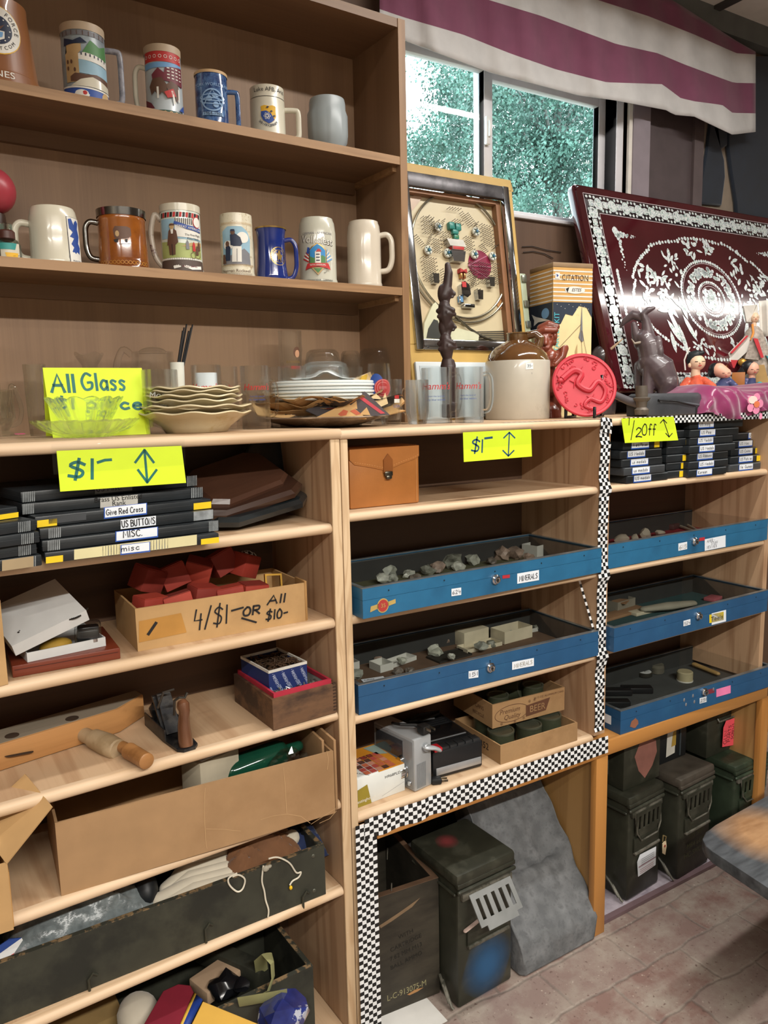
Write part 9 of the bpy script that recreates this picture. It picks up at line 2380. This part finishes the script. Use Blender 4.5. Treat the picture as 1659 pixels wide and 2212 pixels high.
def spraydisc(t,nm,M,rx_,ry_,mt):
 m=MB();rings=6;n=28;c0=m.v((0,0,0));R_=[[m.v((rx_*k/rings*cos(i*2*pi/n)*(1+.1*sin(i*.9)),ry_*k/rings*sin(i*2*pi/n),0))for i in range(n)]for k in range(1,rings+1)]
 for i in range(n):m.f([c0,R_[0][i],R_[0][(i+1)%n]])
 for p,q in zip(R_,R_[1:]):
  for i in range(n):m.f([p[i],q[i],q[(i+1)%n],p[(i+1)%n]])
 m.lay(M,.0008);o=m.build(nm,mt,parent=t)
 at_=o.data.attributes.new('fade','FLOAT','POINT');vals=[]
 Mi=M.inverted()
 for v_ in o.data.vertices:q=Mi@v_.co;vals.append(max(0,min(1,1.25*(1-hypot(q.x/rx_,q.y/ry_))+.05)))
 at_.data.foreach_set('value',vals);return o
spraydisc(t,'blue_spray_patch',XZ(w_*.52,.0035,h_*.23),w_*.44,h_*.24,spraymat('spray_blue','#2f6494',1))
spraydisc(t,'red_spray_patch',Matrix.Translation((w_*.38,.135,h_+.0002)),.034,.034,spraymat('spray_red','#8a3a3c',1))
prints(t,Pm,'stencil',lambda m,P:m.mat(sty).text('PULL OUT',.020,lx-lw*.02,lz-lh_*1.35,4,sx=.9))
m=MB();m.limb([(lx-lw*.62,-.014,lz-lh_*.95),(lx-lw*.30,-.012,lz-lh_*.86)],[.006,.006],8,.5);put(t,m,'latch_pin',mat('pin_pink','#a08a80',.4))
stone=mat('stone_grey','#6f7173',.9,var=.22,vs=60,c2='#585a5c',ws=30,bump=.6,bs=90,lo=.45,hi=.6)
p0=on(1128,2116,2,0);p1=on(1294,2025,2,0)
exs=(p1-p0).normalized();eys=V((-exs.y,exs.x,0));ws_=(p1-p0).length*.98;hs=hgt(p0,1117,2003)
def tro(i,j):
 x=i*ws_;y=j*.33;edge=min(1,min(i,1-i)*6)**.6
 for(j0,z0),(j1,z1)in zip(((0,.070),(.05,.10),(.30,.200),(.36,.245),(1.0,.54)),((.05,.10),(.30,.200),(.36,.245),(1.0,.54),(2,.9))):
  if j<=j1:zt=z0+(z1-z0)*(j-j0)/(j1-j0);break
 dish=(.012*min(1,max(0,(j-.03)*12))if j<.32 else .012+.055*min(1,(j-.32)*9))*edge
 return(x+.006*sin(j*7)+.003*sin(j*31+i*9),y+.004*sin(i*9)+.003*sin(i*37),zt-dish+.0025*sin(i*23)*sin(j*29))
t=thing('stone_trough','grey stone grinding trough tilted up against the back of the open bay','trough',p0,atan2(exs.y,exs.x))
m=MB();NXs,NYs=22,26
top=[[m.v(tro(i/NXs,j/NYs))for i in range(NXs+1)]for j in range(NYs+1)]
bot=[[m.v((i/NXs*ws_*(.90 if j==0 else 1)+(.05*ws_ if j==0 else 0),j/NYs*.33,.001+max(0,(j/NYs-.30))*.55))for i in range(NXs+1)]for j in range(NYs+1)]
for j in range(NYs):
 for i in range(NXs):m.f([top[j][i],top[j][i+1],top[j+1][i+1],top[j+1][i]]);m.f([bot[j][i],bot[j+1][i],bot[j+1][i+1],bot[j][i+1]])
for i in range(NXs):m.f([bot[0][i],bot[0][i+1],top[0][i+1],top[0][i]]);m.f([top[NYs][i],top[NYs][i+1],bot[NYs][i+1],bot[NYs][i]])
for j in range(NYs):m.f([top[j][0],top[j+1][0],bot[j+1][0],bot[j][0]]);m.f([bot[j][NXs],bot[j+1][NXs],top[j+1][NXs],top[j][NXs]])
put(t,m,'trough',stone,smooth=50,bevel=.006)
zc1=.0105
t,a,rz,w_,h_,lx,lz,lh_,lw=ammo('black green ammunition can with a white shipping label, first of three in the right bay',((1353.6,1952),(1426.5,1905)),(1352,1724),.22,zc1,odrab,'tall ammunition cans in the right bay')
h1c=h_;a1,rz1,w1c=a,rz,w_
Pq=face_plane(a,rz)
tag_(t,Pq,1378,1850,1418,1892,27,None,mat('label_bluewhite','#b9bfca',.5),nm='shipping_label')if False else None
def fn(m,P):
 m.mat(lblw).flat(P.pts([(1382,1846),(1417,1828),(1416,1868),(1378,1894),(1376,1862)]),0);m.mat(mat('label_mauve','#a58a94',.5)).flat(P.pts([(1379,1872),(1416,1849),(1416,1852),(1379,1875)]),1)
 m.mat(inkgr)
 for k in range(4):m.line(P.pts([(1385,1856+k*4),(1412,1840+k*4)]),.0014,1)
 m.mat(mat('label_line_red','#a8545c',.5))
 for k in range(3):m.line(P.pts([(1382,1879+k*4),(1411,1861+k*4)]),.0014,1)
prints(t,Pq,'shipping_label',fn)
q=Pq.px(1427,1800);m=MB();m.tube([(q[0]-.004,-.012,q[1]),(q[0]+.006,-.016,q[1]-.006),(q[0]+.004,-.014,q[1]-.024),(q[0]-.006,-.012,q[1]-.02),(q[0]-.004,-.012,q[1])],.0022,8);put(t,m,'tag_ring',mat('ring_brass','#8a7a55',.4,metal=.6))
put(t,MB().prism([(-.012,0),(.006,.004),(.010,-.018),(.004,-.045),(-.010,-.034)],0,.002),'paper_tag',mat('tag_buff','#cbb898',.6),loc=(q[0]+.001,-.014,q[1]-.024),rot=(pi/2,0,0));put(t,MB().cyl(.0045,0,.0012,12),'tag_eyelet',mat('eyelet_red','#8a4030',.5),loc=(q[0],-.0160,q[1]-.036),rot=(pi/2,0,0))
t,a,rz,w_,h_,lx,lz,lh_,lw=ammo('grey lidded ammunition can with yellow stencil, middle of three in the right bay',((1463,1905),(1534,1861)),(1464,1684),.22,zc1,odrab,'tall ammunition cans in the right bay',lidmt=mat('can_lid_brown','#4a443c',.45,metal=.2,var=.2))
prints(t,face_plane(a,rz),'stencil',lambda m,P:m.mat(sty).text('PULL OUT',.020,lx,lz-lh_*1.32,4,sx=.9));h2c,a2c,rz2=h_,a,rz
def fn(m,P):
 m.mat(mat('stencil_dim','#3f4226',.6))
 for k,s_ in enumerate(('105 MM','M84 LOT','HC SMOKE')):m.text(s_,.026,w_*.52,h_*(.38-k*.085),0)
prints(t,face_plane(a,rz),'stencil_words',fn)
t,a,rz,w_,h_,lx,lz,lh_,lw=ammo('green lidded ammunition can, last of three in the right bay, partly behind the bench',((1580,1846),(1652,1806)),(1577,1655),.22,zc1,odrab2,'tall ammunition cans in the right bay');h3c,a3c,rz3=h_,a,rz
def rot_at(a,rz,x,y,z):return V(a)+V((cos(rz),sin(rz),0))*x+V((-sin(rz),cos(rz),0))*y+V((0,0,z))
q=rot_at(a1,rz1,w1c*.10,.035,h1c+.0005);wq=w1c*.98;hq=hgt(q,1378,1606)
t=thing('ammo_box','small ammunition box lying on the first tall can, with a pink and brown patch','ammunition box',q,rz1-.06);put(t,MB().box(0,0,0,wq,.21,hq,.004),'box',odrab);put(t,MB().box(-.002,.06,hq*.2,.0,.15,hq*.8,.002),'side_plate',worn)
m=MB();m.mat(mat('patch_pinkbrown','#84584e',.6,var=.12)).flat([(wq*.28,hq*.62),(wq*.40,hq*.84),(wq*.62,hq*.90),(wq*.86,hq*.80),(wq*.90,hq*.55),(wq*.78,hq*.30),(wq*.58,hq*.10),(wq*.40,hq*.30)]);m.lay(XZ());put(t,m,'faded_patch',None)
q=rot_at(a2c,rz2,.01,.10,h2c+.0005);hq=hgt(q,1500,1570)
t=thing('document_case','black case with a torn white and yellow label, standing on the middle can','case',q,rz2-.05);put(t,MB().box(0,0,0,.155,.08,min(hq,.17),.004),'case',mat('case_nearblack','#17191b',.4));m=MB();m.mat(mat('label_torn','#bdbbb2',.6)).flat([(.050,.02),(.094,.025),(.098,.13),(.080,.14),(.056,.13),(.052,.08)]);m.mat(mat('label_ochre','#a08236',.6)).flat([(.075,.05),(.098,.052),(.098,.105),(.082,.10)],1);m.lay(XZ());put(t,m,'torn_label',None)
m=MB();m.box(-.001,-.003,.01,.004,0,.15);m.box(.118,-.003,.01,.122,0,.15);put(t,m,'case_straps',mat('strap_grey','#3a4246',.4))
q=rot_at(a3c,rz3,.0,.09,h3c+.0005)
t=thing('dark_ammo_box','dark box with a pink GUN PARTS sign, standing on the last can','ammunition box',q,rz3);put(t,MB().box(-.03,0,0,.155,.12,.155,.004),'box',odrab);m=MB();m.tube([(.02,-.003,.135),(.02,-.010,.125),(.12,-.010,.125),(.12,-.003,.135)],.003,8);put(t,m,'wire_handle',worn)
pk=mat('sign_pink','#e5525f',.55,var=.03)
m=MB();m.mat(pk).flat([(.040,.030),(.112,.018),(.135,.118),(.056,.122),(.042,.100)]);m.mat(ink)
for i,s_ in enumerate(('GUN','PARTS','SCREWS','MORE')):m.hand(s_,(.020,.015,.012,.010)[i],.064+i*.0185,.036+i*.004,.0016,1,rot=pi/2-.1)
m.lay(Matrix.Translation((0,-.012,0))@Matrix.Rotation(pi/2,4,'X'));put(t,m,'pink_sign',None)

# ================================================================ worn bench in front, right edge
zb=.45
P=[on(*p,2,zb)for p in((1545,1783),(1524,1797),(1517,1812),(1524,1827),(1540,1840),(1659,1918))]
bk=on(1659,1718,2,zb)
dB_=(bk-P[0]).normalized();fr_dir=(P[-1]-P[-2]).normalized()
out=[P[0]+dB_*1.0]+P+[P[-1]+fr_dir*.25,P[-1]+fr_dir*.25+dB_*.95]
_b=on(1648,1792,2,zb);BARE=(_b.x-P[2].x,_b.y-P[2].y,zb)
def bench_mat():
 m,nt,b=_new('bench_worn');co=_coord(nt)
 n=_n(nt,'ShaderNodeTexNoise',Scale=2.6,Detail=5.0,Roughness=.5);nt.links.new(co,n.inputs['Vector'])
 n2=_n(nt,'ShaderNodeTexNoise',Scale=50.0,Detail=4.0);nt.links.new(_coord(nt,(.25,1,1)),n2.inputs['Vector'])
 c1=_mix(nt,_ramp(nt,n2.outputs[0],.3,.7),lin('#35383b'),lin('#565a5e'));c2=_mix(nt,_ramp(nt,n2.outputs[0],.3,.7),lin('#8f6a48'),lin('#b08a64'))
 di=_n(nt,'ShaderNodeVectorMath',operation='DISTANCE');nt.links.new(_coord(nt),di.inputs[0]);di.inputs[1].default_value=BARE
 su=_n(nt,'ShaderNodeMath',operation='MULTIPLY_ADD');nt.links.new(n.outputs[0],su.inputs[0]);su.inputs[1].default_value=.16;nt.links.new(di.outputs['Value'],su.inputs[2])
 nt.links.new(_mix(nt,_ramp(nt,su.outputs[0],.215,.14),c1,c2),b.inputs['Base Color']);b.inputs['Roughness'].default_value=.38;_bump(nt,b,n2.outputs[0],.2);return m
o_=P[2]
t=thing('bench','worn black painted wooden bench with bare patches, lower right corner of the photo','bench',(o_.x,o_.y,0),0)
m=MB();m.prism([(p.x-o_.x,p.y-o_.y)for p in out],zb-.030,zb,.003);put(t,m,'bench_top',bench_mat())
for dx,dy in((.62,-.02),(.62,-.16),(1.0,-.02),(1.0,-.16)):put(t,MB().box(dx-.02,dy-.02,.0005,dx+.02,dy+.02,zb-.030,.002),'leg',mat('bench_leg','#2a2c2e',.5))
